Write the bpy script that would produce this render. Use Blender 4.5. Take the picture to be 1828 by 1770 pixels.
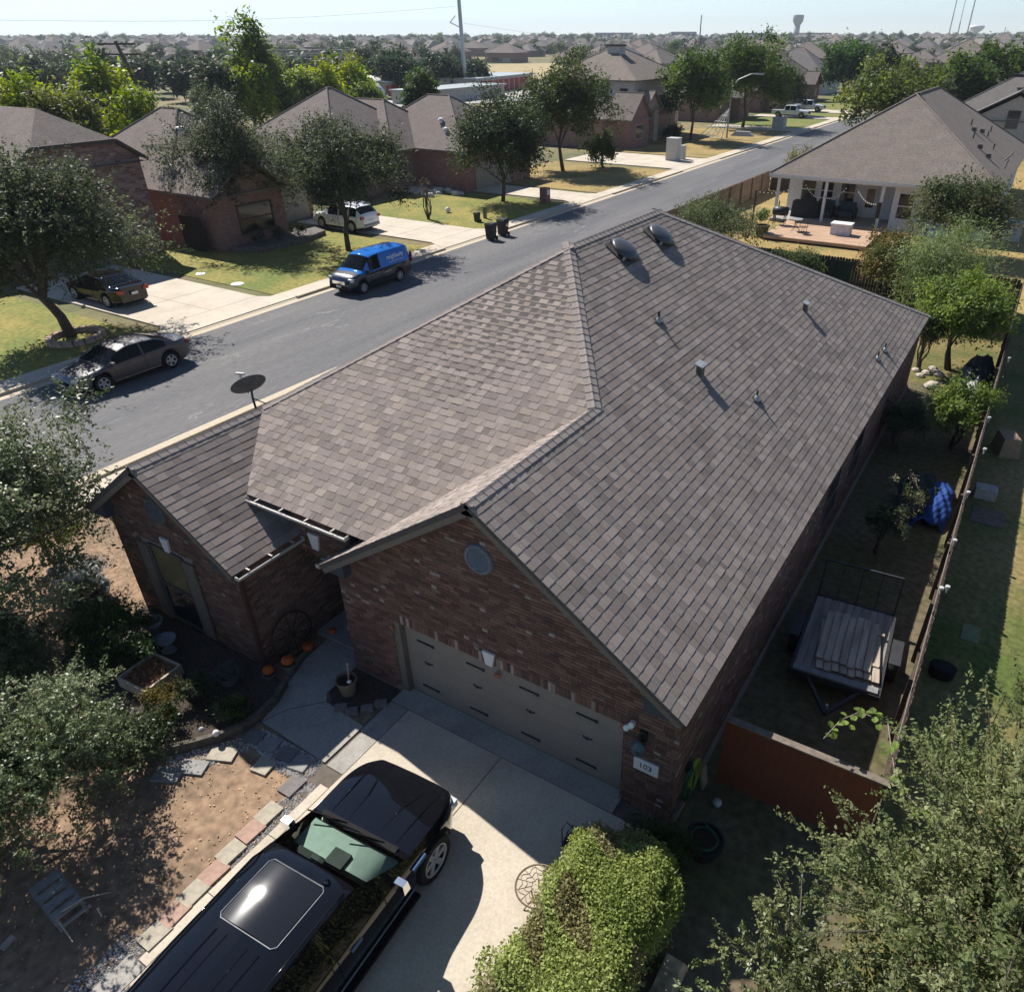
import bpy, bmesh, math, random
import numpy as np
from mathutils import Vector, Matrix

for o in list(bpy.data.objects): bpy.data.objects.remove(o)
scene = bpy.context.scene
col = scene.collection
R = math.radians
rng = np.random.default_rng(7)
random.seed(7)

# ------------------------------------------------------------------ camera
CAM = Vector((8.197, -7.445, 11.0145))
PITCH, YAW, ROLL = 0.5719, -0.5439, -0.0023
FPX, PCX, PCY, IW, IH = 1327.62, 1004.55, 920.37, 1828, 1770
fw = Vector((math.sin(YAW)*math.cos(PITCH), math.cos(YAW)*math.cos(PITCH), -math.sin(PITCH)))
rt0 = Vector((math.cos(YAW), -math.sin(YAW), 0)); up0 = rt0.cross(fw)
rt = rt0*math.cos(ROLL) + up0*math.sin(ROLL); up = up0*math.cos(ROLL) - rt0*math.sin(ROLL)
cam = bpy.data.cameras.new('camera'); camo = bpy.data.objects.new('camera', cam); col.objects.link(camo)
camo.matrix_world = Matrix(((rt.x, up.x, -fw.x, CAM.x), (rt.y, up.y, -fw.y, CAM.y), (rt.z, up.z, -fw.z, CAM.z), (0, 0, 0, 1)))
cam.sensor_fit = 'HORIZONTAL'; cam.sensor_width = 36; cam.lens = 36*FPX/IW
cam.shift_x = -(PCX-IW/2)/IW; cam.shift_y = (PCY-IH/2)/IW
cam.clip_start = .1; cam.clip_end = 20000
scene.camera = camo

def G(px, py, z=0.):                       # photo pixel -> point at height z
    d = fw + rt*((px-PCX)/FPX) + up*((PCY-py)/FPX)
    return CAM + d*((z-CAM.z)/d.z)

# ------------------------------------------------------------------ sky, sun, exposure
SUN = Vector((.92, -.37, -1.0)).normalized()
w = bpy.data.worlds.new('World'); scene.world = w; w.use_nodes = True
nt = w.node_tree; nt.nodes.clear()
sk = nt.nodes.new('ShaderNodeTexSky'); sk.sky_type = 'NISHITA'; sk.sun_disc = False
sk.sun_elevation = math.asin(-SUN.z); sk.sun_rotation = math.atan2(-SUN.x, -SUN.y)
sk.air_density = .75; sk.dust_density = 0.; sk.ozone_density = 3.
bg = nt.nodes.new('ShaderNodeBackground'); bg.inputs[1].default_value = .08
wo = nt.nodes.new('ShaderNodeOutputWorld')
nt.links.new(sk.outputs[0], bg.inputs[0]); nt.links.new(bg.outputs[0], wo.inputs[0])
sl = bpy.data.lights.new('sun', 'SUN'); sl.energy = 5.0; sl.angle = R(.53); sl.color = (1, .955, .89)
so = bpy.data.objects.new('sun', sl); col.objects.link(so); so.location = (-40, 15, 50)
so.rotation_euler = SUN.to_track_quat('-Z', 'Y').to_euler()
scene.view_settings.view_transform = 'Standard'; scene.view_settings.look = 'None'
scene.view_settings.exposure = .72; scene.view_settings.gamma = 1
scene.render.engine = 'CYCLES'
try:
    scene.cycles.max_bounces = 6; scene.cycles.transparent_max_bounces = 8; scene.cycles.volume_bounces = 0
except Exception: pass

# ------------------------------------------------------------------ materials
MATS = {}
def mat(name, c, rough=.8, var=.12, scale=8., bump=0., spec=.3, metal=0., attr=False, coat=0., detail=6., c2=None, scale2=.6, mix2=.5, stretch=None, alpha=None, emit=None):
    """principled with noise-varied base colour; attr: multiply by the piece colour attribute"""
    if name in MATS: return MATS[name]
    m = bpy.data.materials.new(name); m.use_nodes = True; n = m.node_tree.nodes; l = m.node_tree.links
    b = n['Principled BSDF']; b.inputs['Roughness'].default_value = rough; b.inputs['Metallic'].default_value = metal
    b.inputs['Specular IOR Level'].default_value = spec
    if coat: b.inputs['Coat Weight'].default_value = coat; b.inputs['Coat Roughness'].default_value = .03
    tc = n.new('ShaderNodeTexCoord'); mp = n.new('ShaderNodeMapping'); l.new(tc.outputs['Object'], mp.inputs[0])
    if stretch: mp.inputs['Scale'].default_value = stretch
    nz = n.new('ShaderNodeTexNoise'); nz.inputs['Scale'].default_value = scale; nz.inputs['Detail'].default_value = detail
    l.new(mp.outputs[0], nz.inputs['Vector'])
    rp = n.new('ShaderNodeMapRange'); rp.inputs[1].default_value = .3; rp.inputs[2].default_value = .7
    rp.inputs[3].default_value = 1-var*1.6; rp.inputs[4].default_value = 1+var*1.6
    l.new(nz.outputs[0], rp.inputs[0])
    src = None
    if attr:
        a = n.new('ShaderNodeAttribute'); a.attribute_name = 'Col'; src = a.outputs['Color']
    else:
        rgb = n.new('ShaderNodeRGB'); rgb.outputs[0].default_value = (*c, 1); src = rgb.outputs[0]
    if c2 is not None:
        nb = n.new('ShaderNodeTexNoise'); nb.inputs['Scale'].default_value = scale2; nb.inputs['Detail'].default_value = 5; nb.inputs['Roughness'].default_value = .62
        l.new(mp.outputs[0], nb.inputs['Vector'])
        r2 = n.new('ShaderNodeMapRange'); r2.inputs[1].default_value = mix2-.12; r2.inputs[2].default_value = mix2+.12
        l.new(nb.outputs[0], r2.inputs[0])
        mx = n.new('ShaderNodeMix'); mx.data_type = 'RGBA'; l.new(r2.outputs[0], mx.inputs[0])
        l.new(src, mx.inputs[6]); mx.inputs[7].default_value = (*c2, 1); src = mx.outputs[2]
    vm = n.new('ShaderNodeVectorMath'); vm.operation = 'SCALE'; l.new(src, vm.inputs[0]); l.new(rp.outputs[0], vm.inputs['Scale'])
    l.new(vm.outputs[0], b.inputs['Base Color'])
    if bump:
        bp = n.new('ShaderNodeBump'); bp.inputs['Strength'].default_value = min(1, bump); bp.inputs['Distance'].default_value = .02
        l.new(nz.outputs[0], bp.inputs['Height']); l.new(bp.outputs[0], b.inputs['Normal'])
    if emit: b.inputs['Emission Color'].default_value = (*c, 1); b.inputs['Emission Strength'].default_value = emit
    MATS[name] = m; return m

def leafmat(name, gloss=.45, trans=.3, spec=.18):
    if name in MATS: return MATS[name]
    m = bpy.data.materials.new(name); m.use_nodes = True; n = m.node_tree.nodes; l = m.node_tree.links
    b = n['Principled BSDF']; b.inputs['Roughness'].default_value = gloss; b.inputs['Specular IOR Level'].default_value = spec
    a = n.new('ShaderNodeAttribute'); a.attribute_name = 'Col'
    l.new(a.outputs['Color'], b.inputs['Base Color'])
    t = n.new('ShaderNodeBsdfTranslucent')
    hs = n.new('ShaderNodeHueSaturation'); hs.inputs['Saturation'].default_value = 1.2; hs.inputs['Value'].default_value = 1.3
    l.new(a.outputs['Color'], hs.inputs['Color']); l.new(hs.outputs[0], t.inputs[0])
    mx = n.new('ShaderNodeMixShader'); mx.inputs[0].default_value = trans
    l.new(b.outputs[0], mx.inputs[1]); l.new(t.outputs[0], mx.inputs[2])
    l.new(mx.outputs[0], n['Material Output'].inputs[0]); MATS[name] = m; return m

def glassmat(name, tint=(.02, .025, .03), see=0., rough=.02, spec=.5):
    if name in MATS: return MATS[name]
    m = bpy.data.materials.new(name); m.use_nodes = True; n = m.node_tree.nodes; l = m.node_tree.links
    b = n['Principled BSDF']; b.inputs['Base Color'].default_value = (*tint, 1); b.inputs['Roughness'].default_value = rough
    b.inputs['Specular IOR Level'].default_value = spec
    if see:
        t = n.new('ShaderNodeBsdfTransparent'); t.inputs[0].default_value = (.78, .9, .84, 1)
        g = n.new('ShaderNodeBsdfGlossy'); g.inputs['Roughness'].default_value = .02
        fr = n.new('ShaderNodeFresnel'); fr.inputs[0].default_value = 1.5
        mx = n.new('ShaderNodeMixShader'); l.new(fr.outputs[0], mx.inputs[0]); l.new(t.outputs[0], mx.inputs[1]); l.new(g.outputs[0], mx.inputs[2])
        l.new(mx.outputs[0], n['Material Output'].inputs[0])
    MATS[name] = m; return m

# ------------------------------------------------------------------ builders
def tag(o, label=None, cat=None, group=None, kind=None):
    if label: o['label'] = label
    if cat: o['category'] = cat
    if group: o['group'] = group
    if kind: o['kind'] = kind
    return o
def thing(name, label, cat, loc=(0, 0, 0), rz=0., group=None):
    o = bpy.data.objects.new(name, None); o.empty_display_size = .2; col.objects.link(o)
    o.location = loc; o.rotation_euler = (0, 0, rz); return tag(o, label, cat, group)
def link(name, me, parent=None, loc=None, rot=None):
    o = bpy.data.objects.new(name, me); col.objects.link(o)
    if parent is not None: o.parent = parent
    if loc is not None: o.location = loc
    if rot is not None: o.rotation_euler = rot
    return o
def copy_tree(o, parent=None):
    c = o.copy(); col.objects.link(c); c.parent = parent
    for ch in list(o.children): copy_tree(ch, c)
    return c

class MB:
    def __init__(s): s.v = []; s.f = []; s.m = []; s.c = []; s.o = Vector((0, 0, 0))
    def add(s, vs, fs, mi=0, c=None):
        b = len(s.v); s.v += [tuple(p) for p in vs]; s.f += [tuple(b+i for i in f) for f in fs]; s.m += [mi]*len(fs)
        if c is not None or s.c:
            while len(s.c) < b: s.c.append((.5, .5, .5))
            s.c += [c or (.5, .5, .5)]*len(vs)
        return s
    def box(s, c, d, rz=0., mi=0, col=None, M=None, taper=1.):
        x, y, z = d[0]/2, d[1]/2, d[2]/2
        vs = [Vector(p) for p in ((-x, -y, -z), (x, -y, -z), (x, y, -z), (-x, y, -z), (-x*taper, -y*taper, z), (x*taper, -y*taper, z), (x*taper, y*taper, z), (-x*taper, y*taper, z))]
        if M is not None: vs = [M @ p for p in vs]
        elif rz: vs = [Matrix.Rotation(rz, 3, 'Z') @ p for p in vs]
        c = Vector(c); return s.add([p+c for p in vs], [(3, 2, 1, 0), (4, 5, 6, 7), (0, 1, 5, 4), (1, 2, 6, 5), (2, 3, 7, 6), (3, 0, 4, 7)], mi, col)
    def bb(s, a, b, mi=0, col=None):
        return s.box([(a[i]+b[i])/2 for i in range(3)], [abs(b[i]-a[i]) for i in range(3)], mi=mi, col=col)
    def bar(s, a, b, w, h, mi=0, col=None):
        a = Vector(a); b = Vector(b); d = b-a; L = d.length; x = d.normalized()
        u = Vector((0, 0, 1)) if abs(x.z) < .95 else Vector((0, 1, 0)); y = u.cross(x).normalized(); z = x.cross(y)
        return s.box((a+b)/2, (L, w, h), M=Matrix((x, y, z)).transposed(), mi=mi, col=col)
    def prism(s, poly, z0, z1, mi=0, col=None):
        n = len(poly); vs = [(p[0], p[1], z0) for p in poly]+[(p[0], p[1], z1) for p in poly]
        return s.add(vs, [tuple(range(n-1, -1, -1)), tuple(range(n, 2*n))]+[(i, (i+1) % n, n+(i+1) % n, n+i) for i in range(n)], mi, col)
    def slab(s, pts, n, t, mi=0, col=None):          # polygon in space thickened along -n
        n = Vector(n).normalized()*t; k = len(pts); vs = [Vector(p) for p in pts]+[Vector(p)-n for p in pts]
        return s.add(vs, [tuple(range(k)), tuple(range(2*k-1, k-1, -1))]+[((i+1) % k, i, k+i, k+(i+1) % k) for i in range(k)], mi, col)
    def tube(s, pts, rs, n=8, mi=0, col=None, cap=True):
        pts = [Vector(p) for p in pts]; rs = rs if hasattr(rs, '__len__') else [rs]*len(pts); vs = []
        ref = Vector((.31, .17, .93))
        for i, p in enumerate(pts):
            d = (pts[min(i+1, len(pts)-1)]-pts[max(i-1, 0)]).normalized()
            a = d.cross(ref)
            if a.length < .05: a = d.cross(Vector((1, 0, 0)))
            a.normalize(); b = d.cross(a)
            vs += [p+(a*math.cos(t)+b*math.sin(t))*rs[i] for t in (2*math.pi*k/n for k in range(n))]
        fs = [(i*n+k, i*n+(k+1) % n, (i+1)*n+(k+1) % n, (i+1)*n+k) for i in range(len(pts)-1) for k in range(n)]
        if cap: fs += [tuple(range(n-1, -1, -1)), tuple(range((len(pts)-1)*n, len(pts)*n))]
        return s.add(vs, fs, mi, col)
    def lathe(s, prof, n=20, c=(0, 0, 0), M=None, mi=0, col=None, sx=1., sy=1., caps=True):
        c = Vector(c); vs = []
        for r, z in prof:
            for k in range(n):
                t = 2*math.pi*k/n; p = Vector((r*math.cos(t)*sx, r*math.sin(t)*sy, z)); vs.append((M @ p if M is not None else p)+c)
        k = len(prof); fs = [(i*n+j, i*n+(j+1) % n, (i+1)*n+(j+1) % n, (i+1)*n+j) for i in range(k-1) for j in range(n)]
        if caps and prof[0][0] > 1e-4: fs.append(tuple(range(n-1, -1, -1)))
        if caps and prof[-1][0] > 1e-4: fs.append(tuple(range((k-1)*n, k*n)))
        return s.add(vs, fs, mi, col)
    def mesh(s, name, mats, smooth=False, off=(0, 0, 0)):
        me = bpy.data.meshes.new(name); o = Vector(off)
        me.from_pydata([(p[0]-o[0], p[1]-o[1], p[2]-o[2]) for p in s.v] if o.length else s.v, [], s.f)
        for m in (mats if isinstance(mats, (list, tuple)) else [mats]): me.materials.append(m)
        if any(s.m): me.polygons.foreach_set('material_index', s.m)
        if smooth: me.polygons.foreach_set('use_smooth', [True]*len(s.f))
        if s.c:
            a = me.color_attributes.new('Col', 'FLOAT_COLOR', 'POINT'); cc = np.ones((len(s.v), 4), np.float32); cc[:len(s.c), :3] = s.c; a.data.foreach_set('color', cc.ravel())
        me.update(); return me
    def build(s, name, mats, parent=None, smooth=False, world=True, angle=None):
        off = Vector((0, 0, 0))
        if parent is not None and world:
            q = parent
            while q is not None: off += q.location; q = q.parent
        me = s.mesh(name, mats, smooth, off)
        if smooth and angle: 
            try: me.set_sharp_from_angle(angle=R(angle))
            except Exception: pass
        return link(name, me, parent)

def rotM(axis, a): return Matrix.Rotation(a, 3, axis)
def leaves(name, P, N, L, W, C, m, parent=None, T=None):
    """P centres, N normals, T axis along the leaf, C colours -> one mesh of folded-rhomb leaves"""
    n = len(P); P = np.asarray(P, np.float64)
    if parent is not None:
        off = np.zeros(3); q = parent
        while q is not None: off += np.array(q.location); q = q.parent
        P = P-off
    N = N/np.linalg.norm(N, axis=1, keepdims=True)
    if T is None: T = rng.normal(size=(n, 3))
    T = T-(T*N).sum(1, keepdims=True)*N; T /= np.linalg.norm(T, axis=1, keepdims=True)+1e-9
    B = np.cross(N, T); L = np.broadcast_to(L, n)[:, None]; W = np.broadcast_to(W, n)[:, None]
    V = np.empty((n, 4, 3)); V[:, 0] = P-T*L*.5; V[:, 1] = P+B*W*.5+N*W*.12; V[:, 2] = P+T*L*.5; V[:, 3] = P-B*W*.5+N*W*.12
    me = bpy.data.meshes.new(name); me.vertices.add(4*n); me.vertices.foreach_set('co', V.astype(np.float32).ravel())
    me.loops.add(4*n); me.loops.foreach_set('vertex_index', np.arange(4*n, dtype=np.int32))
    me.polygons.add(n); me.polygons.foreach_set('loop_start', np.arange(0, 4*n, 4, dtype=np.int32))
    me.update(calc_edges=True)
    a = me.color_attributes.new('Col', 'FLOAT_COLOR', 'POINT'); cc = np.ones((n, 4, 4), np.float32); cc[:, :, :3] = np.clip(C, 0, 1)[:, None, :]
    a.data.foreach_set('color', cc.ravel()); me.materials.append(m)
    return link(name, me, parent)
# ------------------------------------------------------------------ setting: ground, street, concrete
def sheet(name, poly, z, m, kind='structure', parent=None, t=.0):
    b = MB()
    if t: b.prism(poly, z-t, z)
    else: b.add([(p[0], p[1], z) for p in poly], [tuple(range(len(poly)))])
    o = b.build(name, m, parent)
    if parent is None: tag(o, kind=kind)
    return o
def ground_z(x, y):
    r = math.hypot(x+10, y-20); t = min(max((r-230)/1500, 0), 1); t = t*t*(3-2*t)
    return 7.2*t
mg = mat('ground_dry', (.2, .155, .075), .95, .18, .9, c2=(.085, .10, .035), scale2=.05, mix2=.52)
gb = MB()
ring = [0, 60, 120, 180, 230, 300, 400, 550, 750, 1000, 1300, 1800, 2600, 4000, 6500]
NA = 72; gb.v.append((-10, 20, 0.)); vs = [(-10, 20, 0.)]
for r in ring[1:]:
    for k in range(NA):
        a = 2*math.pi*k/NA; x = -10+r*math.cos(a); y = 20+r*math.sin(a); vs.append((x, y, ground_z(x, y)-.02))
fs = [(0, 1+k, 1+(k+1) % NA) for k in range(NA)]
for i in range(len(ring)-2):
    for k in range(NA): a = 1+i*NA+k; b_ = 1+i*NA+(k+1) % NA; fs.append((a, a+NA, b_+NA, b_))
gb = MB(); gb.add(vs, fs); tag(gb.build('ground', mg, smooth=True), kind='structure')

# asphalt with faint pale sealed cracks running along the street
def asphalt():
    m = mat('asphalt', (.088, .088, .094), .85, .16, 30, bump=.35, c2=(.125, .12, .118), scale2=.5, mix2=.5, stretch=(1, .1, 1))
    n = m.node_tree.nodes; l = m.node_tree.links; b = n['Principled BSDF']
    old = b.inputs['Base Color'].links[0].from_socket
    tc = n.new('ShaderNodeTexCoord'); mp = n.new('ShaderNodeMapping'); mp.inputs['Scale'].default_value = (1, .16, 1); l.new(tc.outputs['Object'], mp.inputs[0])
    nz = n.new('ShaderNodeTexNoise'); nz.inputs['Scale'].default_value = .5; nz.inputs['Detail'].default_value = 7; nz.inputs['Roughness'].default_value = .55; l.new(mp.outputs[0], nz.inputs['Vector'])
    s1 = n.new('ShaderNodeMath'); s1.operation = 'SUBTRACT'; l.new(nz.outputs[0], s1.inputs[0]); s1.inputs[1].default_value = .5
    s2 = n.new('ShaderNodeMath'); s2.operation = 'ABSOLUTE'; l.new(s1.outputs[0], s2.inputs[0])
    mr = n.new('ShaderNodeMapRange'); mr.inputs[1].default_value = 0; mr.inputs[2].default_value = .006; mr.inputs[3].default_value = .75; mr.inputs[4].default_value = 0; l.new(s2.outputs[0], mr.inputs[0])
    n3 = n.new('ShaderNodeTexNoise'); n3.inputs['Scale'].default_value = .22; l.new(tc.outputs['Object'], n3.inputs['Vector'])
    m3 = n.new('ShaderNodeMapRange'); m3.inputs[1].default_value = .48; m3.inputs[2].default_value = .62; l.new(n3.outputs[0], m3.inputs[0])
    mu = n.new('ShaderNodeMath'); mu.operation = 'MULTIPLY'; l.new(mr.outputs[0], mu.inputs[0]); l.new(m3.outputs[0], mu.inputs[1])
    mx = n.new('ShaderNodeMix'); mx.data_type = 'RGBA'; l.new(mu.outputs[0], mx.inputs[0]); l.new(old, mx.inputs[6]); mx.inputs[7].default_value = (.26, .25, .24, 1)
    l.new(mx.outputs[2], b.inputs['Base Color']); return m
SX0, SX1 = -22.45, -13.6
sheet('street', [(SX0, -120), (SX1, -120), (SX1, 320), (SX0, 320)], .004, asphalt())
mconc = mat('concrete', (.51, .445, .355), .9, .07, 22, bump=.15, c2=(.41, .355, .28), scale2=.55, mix2=.56)
mconc2 = mat('concrete_grey', (.33, .31, .275), .9, .09, 18, bump=.18, c2=(.25, .235, .215), scale2=.9, mix2=.56)
mcurb = mat('curb_concrete', (.46, .39, .29), .9, .08, 12)
# driveway spans across the street (y ranges where the kerb dips)
DRV = [(10.4, 17.6), (29.4, 35.8), (46., 51.5), (66, 76), (106, 112), (126, 131.5), (138, 146)]
def kerb(x, side, gaps, y0, y1, name):
    root = None; b = MB(); ys = sorted(gaps); cur = y0; segs = []
    for a, c in ys: segs.append((cur, a, .12)); segs.append((a, c, .025)); cur = c
    segs.append((cur, y1, .12))
    for a, c, h in segs:
        if c-a < .05: continue
        x0, x1 = (x-.16, x) if side < 0 else (x, x+.16)
        b.bb((x0, a+.003, -.01), (x1, c-.003, h))
        g0, g1 = (x, x+.42) if side < 0 else (x-.42, x)
        b.bb((g0, a+.003, -.01), (g1, c-.003, .012))
    tag(b.build(name, mcurb), kind='structure')
kerb(SX0, -1, DRV, -100, 300, 'kerb'); kerb(SX1, 1, [(-14, -9)], -100, 300, 'kerb')
def slabs(name, x0, x1, y0, y1, step, m, z=.03):
    root = None; me = {}; y = y0; first = None
    base = sheet(name, [(x0, y0), (x1, y0), (x1, y1), (x0, y1)], z-.014, mat('joint_dirt', (.12, .1, .08), .95))
    k = 0
    while y < y1-.1:
        h = min(step, y1-y); b = MB(); b.bb((x0+.003, y+.006, z-.06), (x1-.003, y+h-.006, z+.002*(k % 2))); b.build('slab', m, base); y += h; k += 1
    return base
slabs('sidewalk', SX0-1.4, SX0-.16, -30, 160, 1.9, mconc, .045)
slabs('sidewalk', SX1+.16, SX1+1.35, -30, 46, 1.9, mconc, .045)

# lawns across the street
mlawn = mat('lawn', (.25, .205, .05), .95, .2, 5, bump=.6, c2=(.125, .15, .028), scale2=.32, mix2=.5, detail=9)
mlawn2 = mat('lawn_green', (.11, .15, .03), .95, .2, 5, bump=.6, c2=(.2, .17, .05), scale2=.25, mix2=.55, detail=9)
mdry = mat('lawn_dry', (.30, .21, .075), .95, .18, 5, bump=.5, c2=(.16, .14, .05), scale2=.22, mix2=.56, detail=9)
LX0, LX1 = -37, SX0-1.41
cuts = [(-30, 10.4), (17.4, 29.4), (34.6, 46), (51.5, 66), (76, 106), (112, 126), (131.5, 138), (146, 200)]
for i, (a, c) in enumerate(cuts):
    sheet('lawn', [(LX0, a), (LX1, a), (LX1, c), (LX0, c)], .02, [mlawn, mlawn, mlawn, mdry, mdry, mlawn2, mlawn2, mlawn2][i])
# driveways across the street: tan slabs
def drive(y0, y1, x1, x0, flare=.9, m=None):
    base = sheet('driveway', [(x0, y0+flare), (SX0-1.9, y0+flare), (SX0-.17, y0), (SX0-.17, y1), (SX0-1.9, y1-flare), (x0, y1-flare)], .05, mat('joint_dirt', (.12, .1, .08)))
    ym = (y0+y1)/2; xs = [SX0-1.95, SX0-5.2, SX0-8.6, x0]
    b = MB(); b.prism([(xs[0]+.02, y0+flare), (SX0-.17, y0), (SX0-.17, y1), (xs[0]+.02, y1-flare)], -.02, .066); b.build('slab', m or mconc, base)
    for i in range(3):
        if xs[i]-xs[i+1] < .4: continue
        for ya, yb in ((y0+flare, ym-.01), (ym+.01, y1-flare)):
            b = MB(); b.bb((xs[i+1]+.015, ya, -.02), (xs[i]-.015, yb, .064)); b.build('slab', m or mconc, base)
for y0, y1 in DRV: drive(y0, y1, SX0, -36.5)

# our own front yard
msoil = mat('soil', (.27, .18, .115), .98, .22, 6, bump=.5, c2=(.165, .118, .078), scale2=.7, mix2=.54, detail=10)
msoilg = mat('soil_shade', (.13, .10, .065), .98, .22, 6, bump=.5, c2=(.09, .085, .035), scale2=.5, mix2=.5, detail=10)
myard = mat('yard_grass', (.19, .145, .055), .97, .2, 7, bump=.6, c2=(.085, .095, .025), scale2=.35, mix2=.5, detail=10)
sheet('front_yard', [(SX1+1.36, -30), (.3, -30), (.3, 0), (-2, 4), (-8, 4), (-8, 24), (SX1+1.36, 24)], .008, msoil)
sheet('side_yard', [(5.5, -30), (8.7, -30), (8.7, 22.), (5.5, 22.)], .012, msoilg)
sheet('back_yard', [(-12.2, 22.), (8.7, 22.), (8.7, 33.4), (-12.2, 33.4)], .012, myard)
sheet('side_lawn', [(8.7, -30), (30, -30), (30, 33.5), (8.7, 33.5)], .012, mat('lawn_side', (.21, .155, .065), .97, .22, 7, bump=.7, c2=(.075, .10, .022), scale2=.22, mix2=.5, detail=10))
sheet('lawn_behind', [(-12.2, 33.5), (30, 33.5), (30, 90), (-12.2, 90)], .014, mdry)
# main driveway in separate slabs
mj = mat('joint_dirt', (.12, .1, .08))
dv = sheet('driveway', [(-.12, -16), (5.55, -16), (5.55, .12), (-.12, .12)], .012, mj)
def dslab(x0, y0, x1, y1, m=mconc2, z=.03):
    b = MB(); b.bb((x0, y0, -.02), (x1, y1, z)); b.build('slab', m, dv)
dslab(-.05, -.335, 4.85, .14, mconc2, .045)
for a, c in ((-5.35, -.35), (-10.4, -5.365), (-15.5, -10.42)):
    dslab(.40, a, 2.575, c, mconc); dslab(2.592, a, 5.4, c, mconc)
dslab(-.05, -1.2, .385, -.35, mconc2); dslab(.02, -16, .385, -5.9, mconc2)
for k in range(3): dslab(.2, -5.88+k*1.15, .385, -5.88+(k+1)*1.15-.012, mconc)
dslab(.0, -2.1, .385, -1.22, mconc2)
# walk to the porch
wk = sheet('front_walk', [(-.06, -2.1), (-1.85, -2.04), (-2.5, -.4), (-2.6, 2.4), (-1.3, 2.4), (-1.3, -.9), (-.06, -1.1)], .012, mj)
b = MB(); b.prism([(-.07, -1.1), (-1.12, -1.02), (-1.62, -1.55), (-1.8, -2.02), (-.07, -2.08)][::-1], -.02, .04); b.build('slab', mconc2, wk)
b = MB(); b.prism([(-1.14, -1.0), (-1.3, -.85), (-1.35, .3), (-2.48, .3), (-2.4, -.4), (-1.83, -2.0), (-1.64, -1.54)][::-1], -.02, .034); b.build('slab', mconc2, wk)
b = MB(); b.bb((-2.8, .32, -.02), (-1.33, 2.4, .10)); b.build('slab', mconc2, wk)
# ------------------------------------------------------------------ tiled pieces (shingles, bricks)
def clip(poly, cv):
    out = poly
    for i in range(len(cv)):
        a = cv[i]; b = cv[(i+1) % len(cv)]; ex, ey = b[0]-a[0], b[1]-a[1]; src = out; out = []
        if not src: return []
        for j in range(len(src)):
            p = src[j]; q = src[(j+1) % len(src)]
            dp = ex*(p[1]-a[1])-ey*(p[0]-a[0]); dq = ex*(q[1]-a[1])-ey*(q[0]-a[0])
            if dp >= 0: out.append(p)
            if (dp >= 0) != (dq >= 0):
                t = dp/(dp-dq); out.append((p[0]+(q[0]-p[0])*t, p[1]+(q[1]-p[1])*t))
    return out
def area(p): return abs(sum(p[i][0]*p[(i+1) % len(p)][1]-p[(i+1) % len(p)][0]*p[i][1] for i in range(len(p))))/2
def ccw(p):
    s = sum(p[i][0]*p[(i+1) % len(p)][1]-p[(i+1) % len(p)][0]*p[i][1] for i in range(len(p))); return p if s > 0 else p[::-1]
class Tiles:
    def __init__(s): s.items = []
    def piece(s, O, U, V, N, poly, hb, ht, v0, v1, color, depth=.004):
        k = len(poly); top = []; bot = []
        for u, v in poly:
            h = hb+(ht-hb)*((v-v0)/(v1-v0)); P = O+U*u+V*v; top.append(P+N*h); bot.append(P-N*depth)
        fs = [tuple(range(k))]+[((i+1) % k, i, k+i, k+(i+1) % k) for i in range(k)]
        c = sum(top, Vector())/k; d = CAM-c; score = area(poly)*max(0.0, N.dot(d.normalized()))/d.length_squared
        s.items.append((score, top+bot, fs, color))
    def finish(s, name, stuffname, m, parent, n=300):
        s.items.sort(key=lambda t: -t[0])
        off = Vector(); q = parent
        while q is not None: off += q.location; q = q.parent
        for sc, vs, fs, c in s.items[:n]:
            o = sum(vs, Vector())/len(vs); b = MB(); b.add([p-o for p in vs], fs, 0, c); link(name, b.mesh(name, m), parent, o-off)
        b = MB()
        for sc, vs, fs, c in s.items[n:]: b.add(vs, fs, 0, c)
        if b.v: tag(b.build(stuffname, m, parent), kind='stuff')
SHCOL = [(.247*k, .206*k, .180*k*h_) for k, h_ in ((.80, 1.0), (.88, 1.02), (.95, .97), (1., 1.), (1.05, 1.01), (1.1, .98), (1.15, 1.), (.92, 1.03))]
def shingle_plane(T, O, U, V, N, regions, expo=.165, dim=1., wmin=.10, wmax=.29, rnd=random.Random(3), hb2=.0058, td=.012):
    regions = [ccw(r) for r in regions]
    umin = min(p[0] for r in regions for p in r); umax = max(p[0] for r in regions for p in r); vmax = max(p[1] for r in regions for p in r); vmin = min(p[1] for r in regions for p in r)
    k = 0; v = vmin
    while v < vmax:
        u = umin-rnd.random()*.3; tooth = rnd.random() < .5
        base = rnd.choice(SHCOL); left = 0
        while u < umax:
            wd = rnd.uniform(wmin, wmax)*(1.0 if tooth else .8)
            if left <= 0: base = rnd.choice(SHCOL); left = rnd.choice((1, 1, 2, 3))
            left -= 1
            j = rnd.uniform(.88, 1.12)*dim; j *= 1+td if tooth else 1-td; c = tuple(x*j for x in base)
            for r in regions:
                p = clip([(u+.002, v), (u+wd-.002, v), (u+wd-.002, v+expo), (u+.002, v+expo)], r)
                if len(p) >= 3 and area(p) > .0006: T.piece(O, U, V, N, p, .0088 if tooth else hb2, .001, v, v+expo, c)
            u += wd; tooth = not tooth
        v += expo; k += 1
BRC = [(.148, .086, .07), (.17, .10, .082), (.125, .075, .064), (.19, .116, .094), (.155, .096, .08), (.112, .07, .062), (.20, .128, .104)]
def brick_col(r, light=.07):
    if r.random() < light: j = r.uniform(.6, 1.05); return (.36*j, .29*j, .245*j)
    c = r.choice(BRC); j = r.uniform(.88, 1.14); return (c[0]*j*.97, c[1]*j*.92, c[2]*j*.84)
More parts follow.
